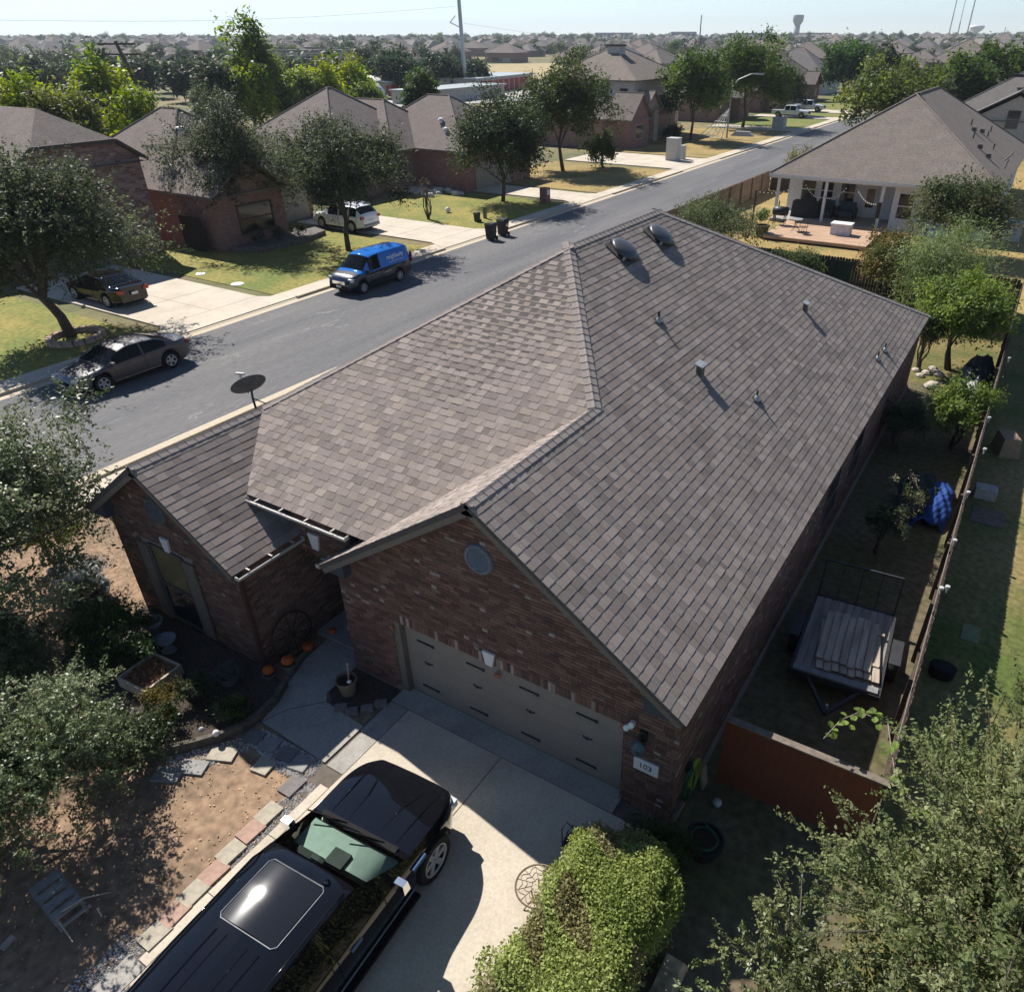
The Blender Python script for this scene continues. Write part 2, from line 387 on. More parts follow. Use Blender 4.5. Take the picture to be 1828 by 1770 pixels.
def brick_plane(T, O, U, V, N, regions, L=.205, H=.072, soldier=False, light=.07, r=random.Random(5)):
    regions = [ccw(q) for q in regions]
    u0 = min(p[0] for q in regions for p in q); u1 = max(p[0] for q in regions for p in q); v0 = min(p[1] for q in regions for p in q); v1 = max(p[1] for q in regions for p in q)
    if soldier: L, H = .075, v1-v0
    g = .0055; v = v0; k = 0
    while v < v1-.01:
        u = u0-(L/2 if k % 2 and not soldier else 0)
        while u < u1:
            c = brick_col(r, light); pr = .007+r.random()*.004; lt = c[0] > .205 and c[1] > .165 and not soldier
            for q in regions:
                p = clip([(u+g, v+g), (u+(L*.55 if lt else L)-g, v+g), (u+(L*.55 if lt else L)-g, v+H-g), (u+g, v+H-g)], q)
                if len(p) >= 3 and area(p) > .0008: T.piece(O, U, V, N, p, pr, pr, v, v+H, c, .002)
            u += L*.55 if lt else L
        v += H; k += 1
# ------------------------------------------------------------------ the main house
mshingle = mat('shingle', (1, 1, 1), .95, .10, 60, bump=.3, attr=True, spec=.12)
mdeck = mat('roof_deck', (.10, .085, .078), .95, .1)
mbrick = mat('brick', (1, 1, 1), .92, .16, 45, bump=.25, attr=True, spec=.2)
mmortar = mat('mortar', (.25, .215, .185), .95, .15, 20, bump=.2)
mtrim = mat('tan_trim', (.17, .145, .115), .7, .06, 6)
mdoor = mat('garage_door_paint', (.235, .208, .175), .6, .05, 3, spec=.35)
mwhite = mat('white_paint', (.72, .70, .66), .55, .04, 5)
mwhite2 = mat('white_gutter', (.42, .385, .34), .5, .05, 5)
mblack = mat('black_metal', (.018, .018, .02), .5, .1, 20, spec=.4)
mbrown = mat('brown_metal', (.075, .035, .025), .45, .1, 8, spec=.4)
mslate = mat('blue_grey_trim', (.16, .18, .195), .7, .08, 10); msoff = mat('soffit_slate', (.06, .068, .075), .8, .08, 10)
mdark = mat('dark_void', (.012, .011, .01), .9)
mglass = glassmat('window_glass')
P = .688; PF = .514; XE, ZE, XM, YF = 5.88, 2.69, 2.16, -.22
ZA = ZE+P*(XE-XM); XR = -.55; ZR = ZE+P*(XE-XR); YR, YT1, YT2, YB = 3.69, 7.31, 12.0, 21.55
XL = -1.5; WM, WXR, WXL, WYF, WZ = -5.0, -2.67, -7.33, -1.25, 4.31
def zright(x): return ZE+P*(XE-x)
def zfront(y): return ZA+PF*(y-YR)
def zgl(x): return ZA-P*(XM-x)
def zwr(x): return WZ-P*(x-WM)
def zwl(x): return WZ-P*(WM-x)
H = thing('brick_house', 'brown brick house with weathered brown shingle roof and two front gables beside the black SUV', 'house', (2, 6, 0))
rb = MB()
def deck(pts, n, t=.10): rb.slab(pts, n, t)
c_, s_ = 1/math.hypot(1, P), P/math.hypot(1, P)
YV = .15; XV = XM-(ZA-zfront(YV))/P; XW = WM+(WZ-zfront(YV))/P; YW = YR+(WZ-ZA)/PF
n_r = Vector((s_, 0, c_)); n_l = Vector((-s_, 0, c_)); cf, sf = 1/math.hypot(1, PF), PF/math.hypot(1, PF); n_f = Vector((0, -sf, cf))
deck([(XE, YF, ZE), (XE, YB, ZE), (XR, YT2, ZR), (XR, YT1, ZR), (XM, YR, ZA), (XM, YF, ZA)], n_r)
deck([(XW, YV, zfront(YV)), (XV, YV, zfront(YV)), (XM, YR, ZA), (XR, YT1, ZR), (WM, YW, WZ)], n_f)
deck([(XL, YF, zgl(XL)), (XL, 2.2, zgl(XL)), (XM, 3.68, ZA), (XM, YF, ZA)][::-1], n_l)
deck([(WXR, WYF, zwr(WXR)), (WXR, .5, zwr(WXR)), (WM, YW, WZ), (WM, WYF, WZ)], n_r)
xl = -7.33; zl = ZR-P*(XR-xl)
deck([(WXL, WYF, zwl(WXL)), (WM, WYF, WZ), (WM, YW, WZ), (WXL, 2.0, zwl(WXL))], n_l)
deck([(xl, 1.5, zl), (WM, YW, WZ), (XR, YT1, ZR), (XR, YT2, ZR), (xl, YB, zl)], n_l)
nb = Vector((0, .5, 1))
deck([(XE, YB, ZE), (xl, YB, zl), (XR, YT2, ZR)], nb)
roof = rb.build('roof', mdeck, H)
T = Tiles(); rn = random.Random(3)
sec = math.hypot(1, P); secf = math.hypot(1, PF)
O = Vector((XE, 0, ZE)); U = Vector((0, 1, 0)); V = Vector((-c_, 0, s_))
vv = lambda x: (XE-x)*sec
shingle_plane(T, O, U, V, n_r, [[(YF-.02, -.03), (YR, -.03), (YR, vv(XM)), (YF-.02, vv(XM))], [(YR, -.03), (YB+.02, -.03), (YT2, vv(XR)), (YT1, vv(XR)), (YR, vv(XM))]], rnd=rn)
O = Vector((0, YV, zfront(YV))); V = Vector((0, cf, sf)); vf = lambda y: (y-YV)*secf
shingle_plane(T, O, Vector((1, 0, 0)), V, n_f, [[(XW-.0, -.03), (XV, -.03), (XM, vf(YR)), (XR, vf(YT1)), (WM, vf(YW))]], rnd=rn, hb2=.003, td=.04)
O = Vector((XL, 0, zgl(XL))); V = Vector((c_, 0, s_)); vg = lambda x: (x-XL)*sec
shingle_plane(T, O, Vector((0, -1, 0)), V, n_l, [[(.22, vg(XV)), (.22, vg(XM)), (-YR, vg(XM)), (-YV, vg(XV))], [(.24, -.03), (-YV, -.03), (-YV, vg(XV)), (.24, vg(XV))]], rnd=rn, hb2=.003, td=.04)
O = Vector((WXR, 0, zwr(WXR))); V = Vector((-c_, 0, s_)); vw = lambda x: (WXR-x)*sec
shingle_plane(T, O, U, V, n_r, [[(WYF-.02, vw(XW)), (YV, vw(XW)), (YW, vw(WM)), (WYF-.02, vw(WM))], [(WYF-.02, -.03), (.45, -.03), (.45, vw(XW)), (WYF-.02, vw(XW))]], dim=.95, wmin=.18, wmax=.42, rnd=rn)
T.finish('shingle', 'shingles', mshingle, roof)
# ridge and hip caps, one object each
def caps(a, b, n1, n2, wdt=.14, step=.2, rnd=random.Random(9), lift=.010):
    a = Vector(a); b = Vector(b); d = (b-a).normalized(); L = (b-a).length
    fl = []
    for n in (n1, n2):
        f = n.cross(d).normalized()
        if f.z > 0: f = -f
        fl.append(f)
    up_ = (n1+n2).normalized(); meshes = []
    for k in range(5):
        c = tuple(x*(.94+.03*k) for x in (.262, .226, .205)); m_ = MB(); e = step*1.28
        top = []; h = [lift+.012, lift-.002]
        for s, hh in ((0, h[0]), (e, h[1])):
            for q in (fl[0]*wdt+n1*.004, fl[0]*.05-up_*.006, Vector(), fl[1]*.05-up_*.006, fl[1]*wdt+n2*.004): top.append(d*s+q+up_*hh)
        bot = [p-up_*.014 for p in top]
        fs = [(i, i+1, i+6, i+5) for i in range(4)]+[(i+11, i+10, i+15, i+16) for i in range(4)]+[(0, 10, 11, 1), (1, 11, 12, 2), (2, 12, 13, 3), (3, 13, 14, 4), (0, 5, 15, 10), (4, 14, 19, 9)]
        m_.add(top+bot, fs, 0, c); meshes.append(m_.mesh('ridge_cap', mshingle))
    s = 0; off = H.location
    while s < L-.05:
        link('ridge_cap', rnd.choice(meshes), roof, a+d*s-off); s += step
n_b = Vector((0, .45, 1)).normalized()
caps((XM, YF, ZA), (XM, YR, ZA), n_l, n_r); caps((XM, YR, ZA), (XR, YT1, ZR), n_f, n_r); caps((XR, YT1, ZR), (XR, YT2, ZR), n_l, n_r)
caps((XE, YB, ZE), (XR, YT2, ZR), n_r, n_b); caps((WM, WYF, WZ), (WM, YW, WZ), n_l, n_r); caps((WM, YW, WZ), (XR, YT1, ZR), n_l, n_f)
# fascia and rake boards, soffit returns
def rake(a, b, n, w_=.03, h=.17, drop=.115):
    d = MB(); a = Vector(a)-Vector(n)*drop; b = Vector(b)-Vector(n)*drop; d.bar(a, b, w_, h); return d.build('rake_board', mtrim, H)
rake((XE, YF+.02, ZE), (XM, YF+.02, ZA), n_r); rake((XL, YF+.02, zgl(XL)), (XM, YF+.02, ZA), n_l)
b = MB(); b.box((XM, YF+.03, ZA-.13), (.22, .05, .2)); b.build('rake_block', mtrim, H); b = MB(); b.box((WM, WYF+.03, WZ-.13), (.22, .05, .2)); b.build('rake_block', mtrim, H)
rake((WXR, WYF+.02, zwr(WXR)), (WM, WYF+.02, WZ), n_r); rake((WXL, WYF+.02, zwl(WXL)), (WM, WYF+.02, WZ), n_l)
for pts, nm in (([(5.78, YF+.03, ZE-.12), (5.2, YF+.03, ZE-.12), (5.2, YF+.03, zright(5.2)-.16)], 'r'), ([(XL+.05, YF+.03, zgl(XL)-.12), (-.9, YF+.03, zgl(XL)-.12), (-.9, YF+.03, zgl(-.9)-.16)], 'l'),
                ([(WXR-.06, WYF+.03, zwr(WXR)-.13), (-3.3, WYF+.03, zwr(WXR)-.13), (-3.3, WYF+.03, zwr(-3.3)-.16)], 'r'), ([(WXL+.06, WYF+.03, zwl(WXL)-.13), (-6.7, WYF+.03, zwl(WXL)-.13), (-6.7, WYF+.03, zwl(-6.7)-.16)], 'l')):
    b = MB(); b.slab(pts if nm == 'l' else pts[::-1], (0, -1, 0), .22); b.build('soffit_return', msoff, H)
b = MB(); b.bb((XE-.1, YF+.05, ZE-.2), (XE-.07, YB-.1, ZE-.045)); b.bb((5.74, YF+.2, ZE-.21), (XE-.1, YB-.1, ZE-.19)); b.build('fascia', mtrim, H)
# gutters: white trough with brackets
def gutter(a, b, out, nb_):
    g = MB(); a = Vector(a); b = Vector(b); o = Vector(out); d = (b-a).normalized(); e = .1
    g.slab([a, b, b+o*e, a+o*e], (0, 0, 1), .012)
    g.bar(a+o*e+Vector((0, 0, .02)), b+o*e+Vector((0, 0, .02)), .014, .05)
    for q in (a, b): g.bar(q+Vector((0, 0, .04)), q+o*e+Vector((0, 0, .04)), .016, .08)
    gg = g.build('gutter', mwhite2, H)
    for k in range(nb_):
        q = a+(b-a)*((k+.5)/nb_); h = MB(); h.bar(q+Vector((0, 0, .1)), q+o*(e+.01)+Vector((0, 0, .1)), .028, .014); h.build('bracket', mwhite2, gg)
gutter((XW+.05, YV-.04, zfront(YV)-.11), (XV-.45, YV-.04, zfront(YV)-.11), (0, -1, 0), 4)
gutter((WXR+.03, WYF+.02, zwr(WXR)-.12), (WXR+.03, .35, zwr(WXR)-.12), (1, 0, 0), 3)
gutter((XL-.03, .12, zgl(XL)-.12), (XL-.03, YF+.02, zgl(XL)-.12), (-1, 0, 0), 1)
# walls
YG = 0.; XG0, XG1 = -1.3, 5.76; DX0, DX1, DZ = -.05, 4.82, 1.87
wb = MB()
wb.slab([(XG0, YG, 0), (DX0, YG, 0), (DX0, YG, DZ), (XG0, YG, DZ)], (0, -1, 0), .14)
wb.slab([(DX1, YG, 0), (XG1, YG, 0), (XG1, YG, DZ), (DX1, YG, DZ)], (0, -1, 0), .14)
wb.slab([(XG0, YG, DZ), (XG1, YG, DZ), (XG1, YG, zright(XG1)-.13), (XM, YG, ZA-.13), (XG0, YG, zgl(XG0)-.13)], (0, -1, 0), .14)
wb.bb((XG1-.14, .141, 0), (XG1, 21.2, ZE+.02)); wb.bb((XG0, .141, 0), (XG0+.14, 2.6, zgl(XG0)-.1))
wb.slab([(-6.95, -1, 0), (-2.85, -1, 0), (-2.85, -1, zwr(-2.85)-.13), (WM, -1, WZ-.13), (-6.95, -1, zwl(-6.95)-.13)], (0, -1, 0), .14)
wb.bb((-2.99, -.859, 0), (-2.85, 2.6, zwr(-2.85)-.12)); wb.bb((-6.95, -.859, 0), (-6.81, 21.2, 2.35)); wb.bb((-6.8, 21.06, 0), (5.6, 21.2, 2.4))
wb.bb((-2.84, 2.46, 0), (-1.31, 2.6, 3.6)); wb.bb((-2.84, .42, 2.25), (-1.31, .55, 3.42))
wall = wb.build('wall', mmortar, H)
T = Tiles(); rn = random.Random(5); X1 = Vector((1, 0, 0)); Y1 = Vector((0, 1, 0)); Z1 = Vector((0, 0, 1)); NF = Vector((0, -1, 0))
SZ = DZ+.21
brick_plane(T, Vector((0, 0, 0)), X1, Z1, NF, [[(XG0, 0), (DX0, 0), (DX0, SZ), (XG0, SZ)], [(DX1, 0), (XG1, 0), (XG1, SZ), (DX1, SZ)]], light=.038, r=rn)
brick_plane(T, Vector((0, 0, 0)), X1, Z1, NF, [[(DX0, DZ), (DX1, DZ), (DX1, SZ), (DX0, SZ)]], soldier=True, light=.1, r=rn)
brick_plane(T, Vector((0, 0, 0)), X1, Z1, NF, [[(XG0, SZ), (XG1, SZ), (XG1, zright(XG1)-.14), (XM, ZA-.14), (XG0, zgl(XG0)-.14)]], light=.038, r=rn)
brick_plane(T, Vector((XG1, 0, 0)), Y1, Z1, X1, [[(0, .17), (21.2, .17), (21.2, ZE-.2), (0, ZE-.2)]], light=.038, r=rn)
brick_plane(T, Vector((0, -1, 0)), X1, Z1, NF, [[(-6.95, 0), (-6.05, 0), (-6.05, 2.25), (-6.95, 2.25)], [(-4.35, 0), (-2.85, 0), (-2.85, 2.25), (-4.35, 2.25)], [(-6.05, 0), (-4.35, 0), (-4.35, .16), (-6.05, .16)], [(-6.95, 2.25), (-2.85, 2.25), (-2.85, zwr(-2.85)-.14), (WM, WZ-.14), (-6.95, zwl(-6.95)-.14)]], light=.038, r=rn)
brick_plane(T, Vector((-2.85, 0, 0)), Y1, Z1, X1, [[(-1, 0), (2.46, 0), (2.46, 2.6), (-1, 2.6)]], light=.038, r=rn)
brick_plane(T, Vector((0, .42, 0)), X1, Z1, NF, [[(-2.84, 2.26), (-1.31, 2.26), (-1.31, 3.35), (-2.84, 3.35)]], light=.038, r=rn)
T.finish('brick', 'bricks', mbrick, wall)
b = MB(); b.bb((XG1+.012, .02, -.02), (XG1+.07, 21.2, .16)); b.bb((XG0, -.03, -.02), (DX0, -.012, .06)); b.build('foundation', mat('foundation', (.22, .19, .16), .95, .12, 14), H)
# garage door: four stacked sections with strap hinges and handles
gd = MB(); gd.bb((DX0-.02, .20, 0), (DX1+.02, .24, DZ+.05)); gdo = gd.build('garage_door', mdoor, H)
for k in range(4):
    h = DZ/4; b = MB(); b.bb((DX0+.16, .15, k*h+.0015+(.03 if k == 0 else 0)), (DX1-.02, .199, (k+1)*h-.0005)); b.build('door_section', mdoor, gdo)
    for i in range(4):
        x0 = DX0+.24+i*1.14
        b = MB()
        for q in ((x0, x0+1.04, k*h+.06, k*h+.10), (x0, x0+1.04, (k+1)*h-.08, (k+1)*h-.04), (x0, x0+.05, k*h+.101, (k+1)*h-.081), (x0+.99, x0+1.04, k*h+.101, (k+1)*h-.081)): b.bb((q[0], .142, q[2]), (q[1], .1515, q[3]))
        pass
b = MB(); b.bb((DX0, .02, 0), (DX0+.15, .199, DZ)); b.build('door_jamb', mtrim, H); b = MB(); b.bb((DX1-.012, .145, 0), (DX1-.002, .199, DZ)); b.build('door_jamb', mtrim, H)
for z, L in ((1.46, .40), (.30, .40)):
    for i in range(4):
        x = DX0+.62+i*1.16; b = MB(); b.bb((x-L/2*.9, .132, z-.017), (x+L/2*.9, .1485, z+.015)); b.lathe([(.0, 0), (.04, .002), (.03, .012)], 8, (x+L/2, .138, z), rotM('X', R(90))); b.build('strap_hinge', mblack, gdo)
for i in range(4):
    x = DX0+.66+i*1.16; b = MB(); b.tube([(x-.09, .14, .975), (x-.05, .13, .96), (x, .12, .95), (x+.05, .13, .96), (x+.09, .14, .975)], [.014, .009, .01, .009, .014], 6); b.lathe([(.03, 0), (.02, .015), (0, .02)], 8, (x, .135, .952), rotM('X', R(90))); b.build('door_handle', mblack, gdo)
# round louvred gable vents
def roundvent(c, r, m):
    v = MB(); Mx = rotM('X', R(90)); v.lathe([(r*.86, -.01), (r*.86, .035), (r, .045), (r*1.1, .02), (r*1.12, -.01)], 28, c, Mx); o = v.build('gable_vent', m, H, smooth=True, angle=30)
    k = 7
    for i in range(k):
        z = (i-(k-1)/2)*r*1.6/k; hw = math.sqrt(max(.01, (r*.85)**2-z*z)); b = MB(); b.box((c[0], c[1]-.015, c[2]+z), (2*hw, .012, r*.24), M=rotM('X', R(-35))); b.build('louvre', m, o)
    b = MB(); b.lathe([(0, -.004), (r*.87, -.004), (r*.87, .004)], 24, (c[0], c[1]-.012, c[2]), Mx); b.build('vent_screen', mat('vent_dark', (.05, .055, .06), .9), o)
roundvent((2.16, -.02, 4.10), .25, mslate); roundvent((-5.05, -1.02, 3.18), .27, mat('grey_trim', (.10, .10, .095), .8))
def keystone(c, w0, w1, h, nrm=(0, -1, 0)):
    b = MB(); x, y, z = c; b.slab([(x-w0/2, y, z), (x+w0/2, y, z), (x+w1/2, y, z+h), (x-w1/2, y, z+h)], nrm, .05); b.build('keystone', mwhite, H)
keystone((2.22, -.05, DZ+.0), .14, .26, .29); keystone((-5.1, -1.05, 2.2), .14, .26, .32); keystone((-2.3, .37, 2.42), .16, .3, .36)
# wing window with two shutters
wf = MB(); wx0, wx1, wz0, wz1 = -5.78, -4.68, .18, 2.2
for q in ((wx0, wx0+.06, wz0, wz1), (wx1-.06, wx1, wz0, wz1), (wx0+.06, wx1-.06, wz0, wz0+.06), (wx0+.06, wx1-.06, wz1-.06, wz1), (wx0+.06, wx1-.06, 1.15, 1.21)): wf.bb((q[0], -1.045, q[2]), (q[1], -.95, q[3]))
wfo = wf.build('window', mat('window_frame_dark', (.09, .08, .07), .6), H)
for z0, z1 in ((.24, 1.15), (1.21, 2.14)): b = MB(); b.bb((wx0+.06, -1.012, z0), (wx1-.06, -1.004, z1)); b.build('pane', mglass if z0 < 1 else glassmat('blind_glass', (.17, .145, .07), rough=.12), wfo)
for x in (wx0-.36, wx1+.03):
    b = MB(); b.bb((x, -1.06, .16), (x+.33, -1.03, 2.14)); s0 = b.build('shutter', mtrim, H)
    for k in range(3): b = MB(); b.bb((x+.012+k*.105, -1.07, .19), (x+.105+k*.105, -1.061, 2.11)); b.build('shutter_board', mtrim, s0)
# brown downspouts
for x, y, z in ((-2.78, -1.06, 2.5), (5.72, 21.32, 2.4)):
    b = MB(); b.bar((x, y, z), (x, y, .12), .085, .07); b.bar((x, y, .14), (x+.1, y-.22, .06), .08, .07); b.build('downspout', mbrown, H)
# side windows
for y0, y1 in ((8.6, 9.9), (11.3, 12.5)):
    b = MB()
    for q in ((y0, y0+.06, .9, 2.2), (y1-.06, y1, .9, 2.2), (y0+.06, y1-.06, .9, .96), (y0+.06, y1-.06, 2.14, 2.2), (y0+.06, y1-.06, 1.52, 1.57)): b.bb((XG1-.02, q[0], q[2]), (XG1+.03, q[1], q[3]))
    s = b.build('window', mat('window_frame_dark', (.09, .08, .07), .6), H); b = MB(); b.bb((XG1+.012, y0+.06, .96), (XG1+.018, y1-.06, 2.14)); b.build('pane', mglass, s)
# front door in the porch
b = MB(); b.bb((-2.55, 2.42, .1), (-1.65, 2.459, 2.15)); d_ = b.build('front_door', mat('front_door', (.05, .03, .022), .5), H)
b = MB(); b.lathe([(0, 0), (.03, .01), (.03, .05), (0, .06)], 8, (-1.75, 2.42, 1.1), rotM('X', R(90))); b.build('door_knob', mat('brass', (.5, .35, .12), .3, metal=1), d_)
# ---- roof fittings
def onroof(x, y): return Vector((x, y, zright(x)))
msolar = mat('dark_dome', (.06, .062, .066), .4, .1, 20, spec=.5); mgalv = mat('galvanised', (.34, .35, .355), .5, .1, 20, metal=.5); mlead = mat('grey_pipe', (.055, .055, .058), .6, .1)
Rr = Matrix((Vector((0, 1, 0)), Vector((-c_, 0, s_)), n_r)).transposed()
for x, y in ((.02, 8.85), (.06, 10.8)):
    c = onroof(x, y); b = MB(); b.lathe([(.345, .09), (.37, .10), (.32, .15), (.22, .185), (.1, .203), (0, .206)], 28, c, Rr); o = b.build('attic_fan', msolar, H, smooth=True)
    b = MB(); b.lathe([(.25, .0), (.23, .086), (.32, .092)], 20, c, Rr); b.build('fan_throat', mat('fan_throat', (.05, .05, .055), .5), o)
    b = MB(); b.box(c+n_r*.025, (.75, .75, .012), M=Rr); b.build('flashing', mdeck, o)
    for dx, dy in ((-.32, -.2), (.24, -.32), (-.1, .35)):
        p = c+Rr @ Vector((dx, dy, .065)); b = MB(); b.box(p, (.09, .05, .09), M=Rr); b.build('bracket', mgalv, o)
for x, y, h, r in ((1.58, 7.66, .24, .03), (3.88, 8.21, .24, .025), (5.34, 15.07, .26, .025), (5.37, 15.96, .26, .025)):
    c = onroof(x, y); b = MB(); b.tube([c-Vector((0, 0, .05)), c+Vector((0, 0, h))], r, 10); o = b.build('vent_pipe', mlead, H)
    b = MB(); b.lathe([(.09, 0), (.075, .03), (.04, .1), (r+.004, .11)], 14, c+n_r*.01); b.build('pipe_boot', mgalv, o)
    b = MB(); b.box(c+n_r*.03, (.24, .24, .006), M=Rr); b.build('flashing', mdeck, o)
for x, y, s in ((2.82, 7.27, 1.), (3.29, 13.95, .85)):
    c = onroof(x, y)+Vector((0, 0, .02)); b = MB(); b.box(c+Vector((0, 0, .08)), (.13*s, .18*s, .26)); o = b.build('exhaust_vent', mat('vent_tan', (.10, .095, .09), .6), H)
    b = MB(); b.box(c+Vector((0, 0, .21)), (.2*s, .3*s, .03), M=rotM('Y', R(16))); b.build('vent_hood', mgalv, o)
b = MB(); b.tube([onroof(4.55, 1.0)+n_r*.02, onroof(4.5, 1.02)+n_r*.03], .006, 5)
# satellite dish on the wing ridge
D = thing('satellite_dish', 'dark oval satellite dish on a slim mast just behind the wing roof ridge', 'satellite dish', (-5.05, 1.75, 4.33))
b = MB(); b.tube([(-5.05, 1.75, 4.0), (-5.06, 1.72, 4.55), (-5.12, 1.78, 4.72)], .024, 8); b.build('mast', mlead, D)
b = MB(); b.tube([(-5.06, 1.72, 4.55), (-4.85, 2.0, 4.30)], .012, 6); b.build('strut', mlead, D)
b = MB(); dn = Vector((-.80, .25, .62)).normalized(); du = Vector((0, 0, 1)).cross(dn).normalized(); dvv = dn.cross(du); Md = Matrix((du, dvv, dn)).transposed(); dc = Vector((-5.18, 1.8, 4.76))
b.lathe([(0, 0), (.12, .006), (.24, .028), (.33, .06), (.345, .066), (.33, .052), (.24, .018), (.12, -.006), (0, -.012)], 32, dc, Md, sx=1.12, sy=.9); b.build('reflector', mat('dish_grey', (.10, .10, .10), .6), D, smooth=True)
b = MB(); tip = dc+Md @ Vector((0, -.16, .42)); b.tube([dc+Md @ Vector((0, -.28, .03)), tip], .015, 6); b.build('feed_arm', mlead, D)
b = MB(); b.box(tip+Vector((0, 0, .04)), (.2, .05, .04), rz=R(20)); b.lathe([(.03, 0), (.035, .05), (0, .06)], 10, tip+Vector((.02, -.02, -.04))); b.build('feed_horn', mat('pale_plastic', (.5, .48, .45), .5), D)
D.location = D.location+Vector((-.80, .55, -.40)); D.scale = (1.06, 1.06, 1.06)
# ---- wall fittings
A = thing('house_number_plaque', 'white plaque with black number 103 on the brick pier by the garage door', 'sign', (5.26, -.03, 1.16))
b = MB(); b.bb((5.05, -.045, 1.03), (5.48, -.015, 1.29)); b.build('plate', mwhite, A)
def text(name, s, size, M, m, parent, extrude=.002):
    cu = bpy.data.curves.new(name, 'FONT'); cu.body = s; cu.size = size; cu.align_x = 'CENTER'; cu.align_y = 'CENTER'; cu.extrude = extrude; cu.resolution_u = 3
    tmp = bpy.data.objects.new(name, cu); col.objects.link(tmp); dg = bpy.context.evaluated_depsgraph_get(); me = bpy.data.meshes.new_from_object(tmp.evaluated_get(dg)); bpy.data.objects.remove(tmp)
    me.transform(M); me.materials.clear(); me.materials.append(m); return link(name, me, parent)
mblk = mat('black_print', (.02, .02, .02), .6)
text('number', '103', .16, Matrix.Translation((.0, -.018, 0)) @ Matrix.Rotation(R(90), 4, 'X'), mblk, A)
LN = thing('wall_lantern', 'dark green-grey wall lantern above the white number plaque', 'wall lamp', (5.16, -.1, 1.4)); _z = .2
b = MB(); b.bb((5.12, -.05, 1.74), (5.24, -.012, 1.94)); b.build('backplate', mblack, LN); b = MB(); b.tube([(5.18, -.05, 1.86), (5.17, -.13, 1.9), (5.16, -.15, 1.82)], .015, 6); b.build('arm', mblack, LN)
b = MB(); b.lathe([(.05, 1.42), (.1, 1.48), (.115, 1.6), (.12, 1.62), (.05, 1.71), (0, 1.74)], 8, (5.16, -.16, .1)); b.build('lantern_body', mat('lantern_green', (.05, .085, .09), .35, spec=.5), LN)
SL = thing('security_light', 'small white twin-head security light beside the garage door corner', 'light', (4.98, -.03, 2.0))
b = MB(); b.bb((4.95, -.05, 1.98), (5.03, -.012, 2.06)); b.build('base', mwhite, SL)
for dx, dz in ((-.05, -.06), (.03, .04)): b = MB(); b.lathe([(.02, 0), (.045, .04), (.05, .12), (0, .125)], 12, (4.98+dx, -.06, 2.0+dz), rotM('X', R(60)) @ rotM('Z', .3)); b.build('lamp_head', mwhite, SL)
mterra = mat('terracotta', (.30, .12, .06), .8, .12, 20)
for x, z, l in ((4.83, 1.84, 'small terracotta ornament at the right end of the garage door header'), (2.28, 1.55, 'small round terracotta ornament hung under the white keystone'), (-.06, 1.68, 'small round terracotta ornament on the left garage jamb')):
    y = .1 if x == 2.28 else (-.03 if x > 3 else .0); b = MB(); b.lathe([(0, 0), (.05, .004), (.062, .016), (.05, .028), (0, .034)], 14, (x, y, z), rotM('X', R(90))); tag(b.build('wall_ornament', mterra, smooth=True), l, 'ornament')
# ------------------------------------------------------------------ vegetation
mleaf = leafmat('leaf', .55, .42); mleafg = leafmat('leaf_glossy', .42, .32, .4)
mbark = mat('bark', (.085, .065, .05), .95, .25, 14, bump=.6, stretch=(1, 1, .3)); mbark2 = mat('bark_pale', (.20, .17, .14), .9, .2, 14, bump=.4)
def mpp(P): return (Vector(P)-CAM).dot(fw)/FPX       # metres per photo pixel at P
def top_z(P, py):                                      # height above P whose picture row is py
    lo, hi = 0., 60.
    for _ in range(40):
        m_ = (lo+hi)/2; q = Vector((P[0], P[1], P[2]+m_))-CAM; y = PCY-FPX*q.dot(up)/q.dot(fw)
        if y > py: lo = m_
        else: hi = m_
    return lo
def crown_leaves(c, rad, n, leaf, pal, K=46, twig=.5, rg=None, drop=0., shell=.5, lump=.25, spiky=1., asp=.5, lpt=10):
    """leaf positions along twigs that leave clumps spread through an uneven ellipsoid"""
    rg = rg or rng; c = np.array(c); rad = np.array(rad)
    d = rg.normal(size=(K, 3)); d /= np.linalg.norm(d, axis=1, keepdims=True); d[:, 2] = np.where(d[:, 2] < -.55, -d[:, 2]*.4, d[:, 2])
    rr = (shell+(1-shell)*rg.random(K))*(1+lump*rg.normal(size=K)*.6); cc = c+d*rr[:, None]*rad*.82
    tw = max(3, n//lpt//K+1); nt_ = K*tw; ci = np.repeat(np.arange(K), tw)
    out = (cc[ci]-c)/rad; td = rg.normal(size=(nt_, 3))*.8+out*.9*spiky+np.array([0, 0, .25-drop]); td /= np.linalg.norm(td, axis=1, keepdims=True)
    tl = twig*(.5+rg.random(nt_))*rad.mean()*.55; st = cc[ci]+rg.normal(size=(nt_, 3))*rad*.10
    per = max(1, n//nt_); ti = np.repeat(np.arange(nt_), per); s = rg.random(len(ti))**.8
    P = st[ti]+td[ti]*(s*tl[ti])[:, None]+rg.normal(size=(len(ti), 3))*leaf*(.7 if lpt < 14 else (.55 if lpt < 40 else .45))
    if drop: P[:, 2] -= drop*(s**2)*tl[ti]*1.2
    N = rg.normal(size=(len(ti), 3))*.75+np.array([0, 0, .8])+out[ti]*.4
    Tn = td[ti]+rg.normal(size=(len(ti), 3))*.6
    pal = np.array(pal); a = rg.random(K); base = pal[(rg.random(K)*len(pal)).astype(int)]*(0.72+.56*a)[:, None]
    C = base[ci[ti]]*(.75+.5*rg.random(len(ti)))[:, None]
    L = leaf*(.55+.95*rg.random(len(ti))**1.6)
    crown_leaves.tw = (st, td, tl)
    return P, N, L, L*asp, C, Tn, cc
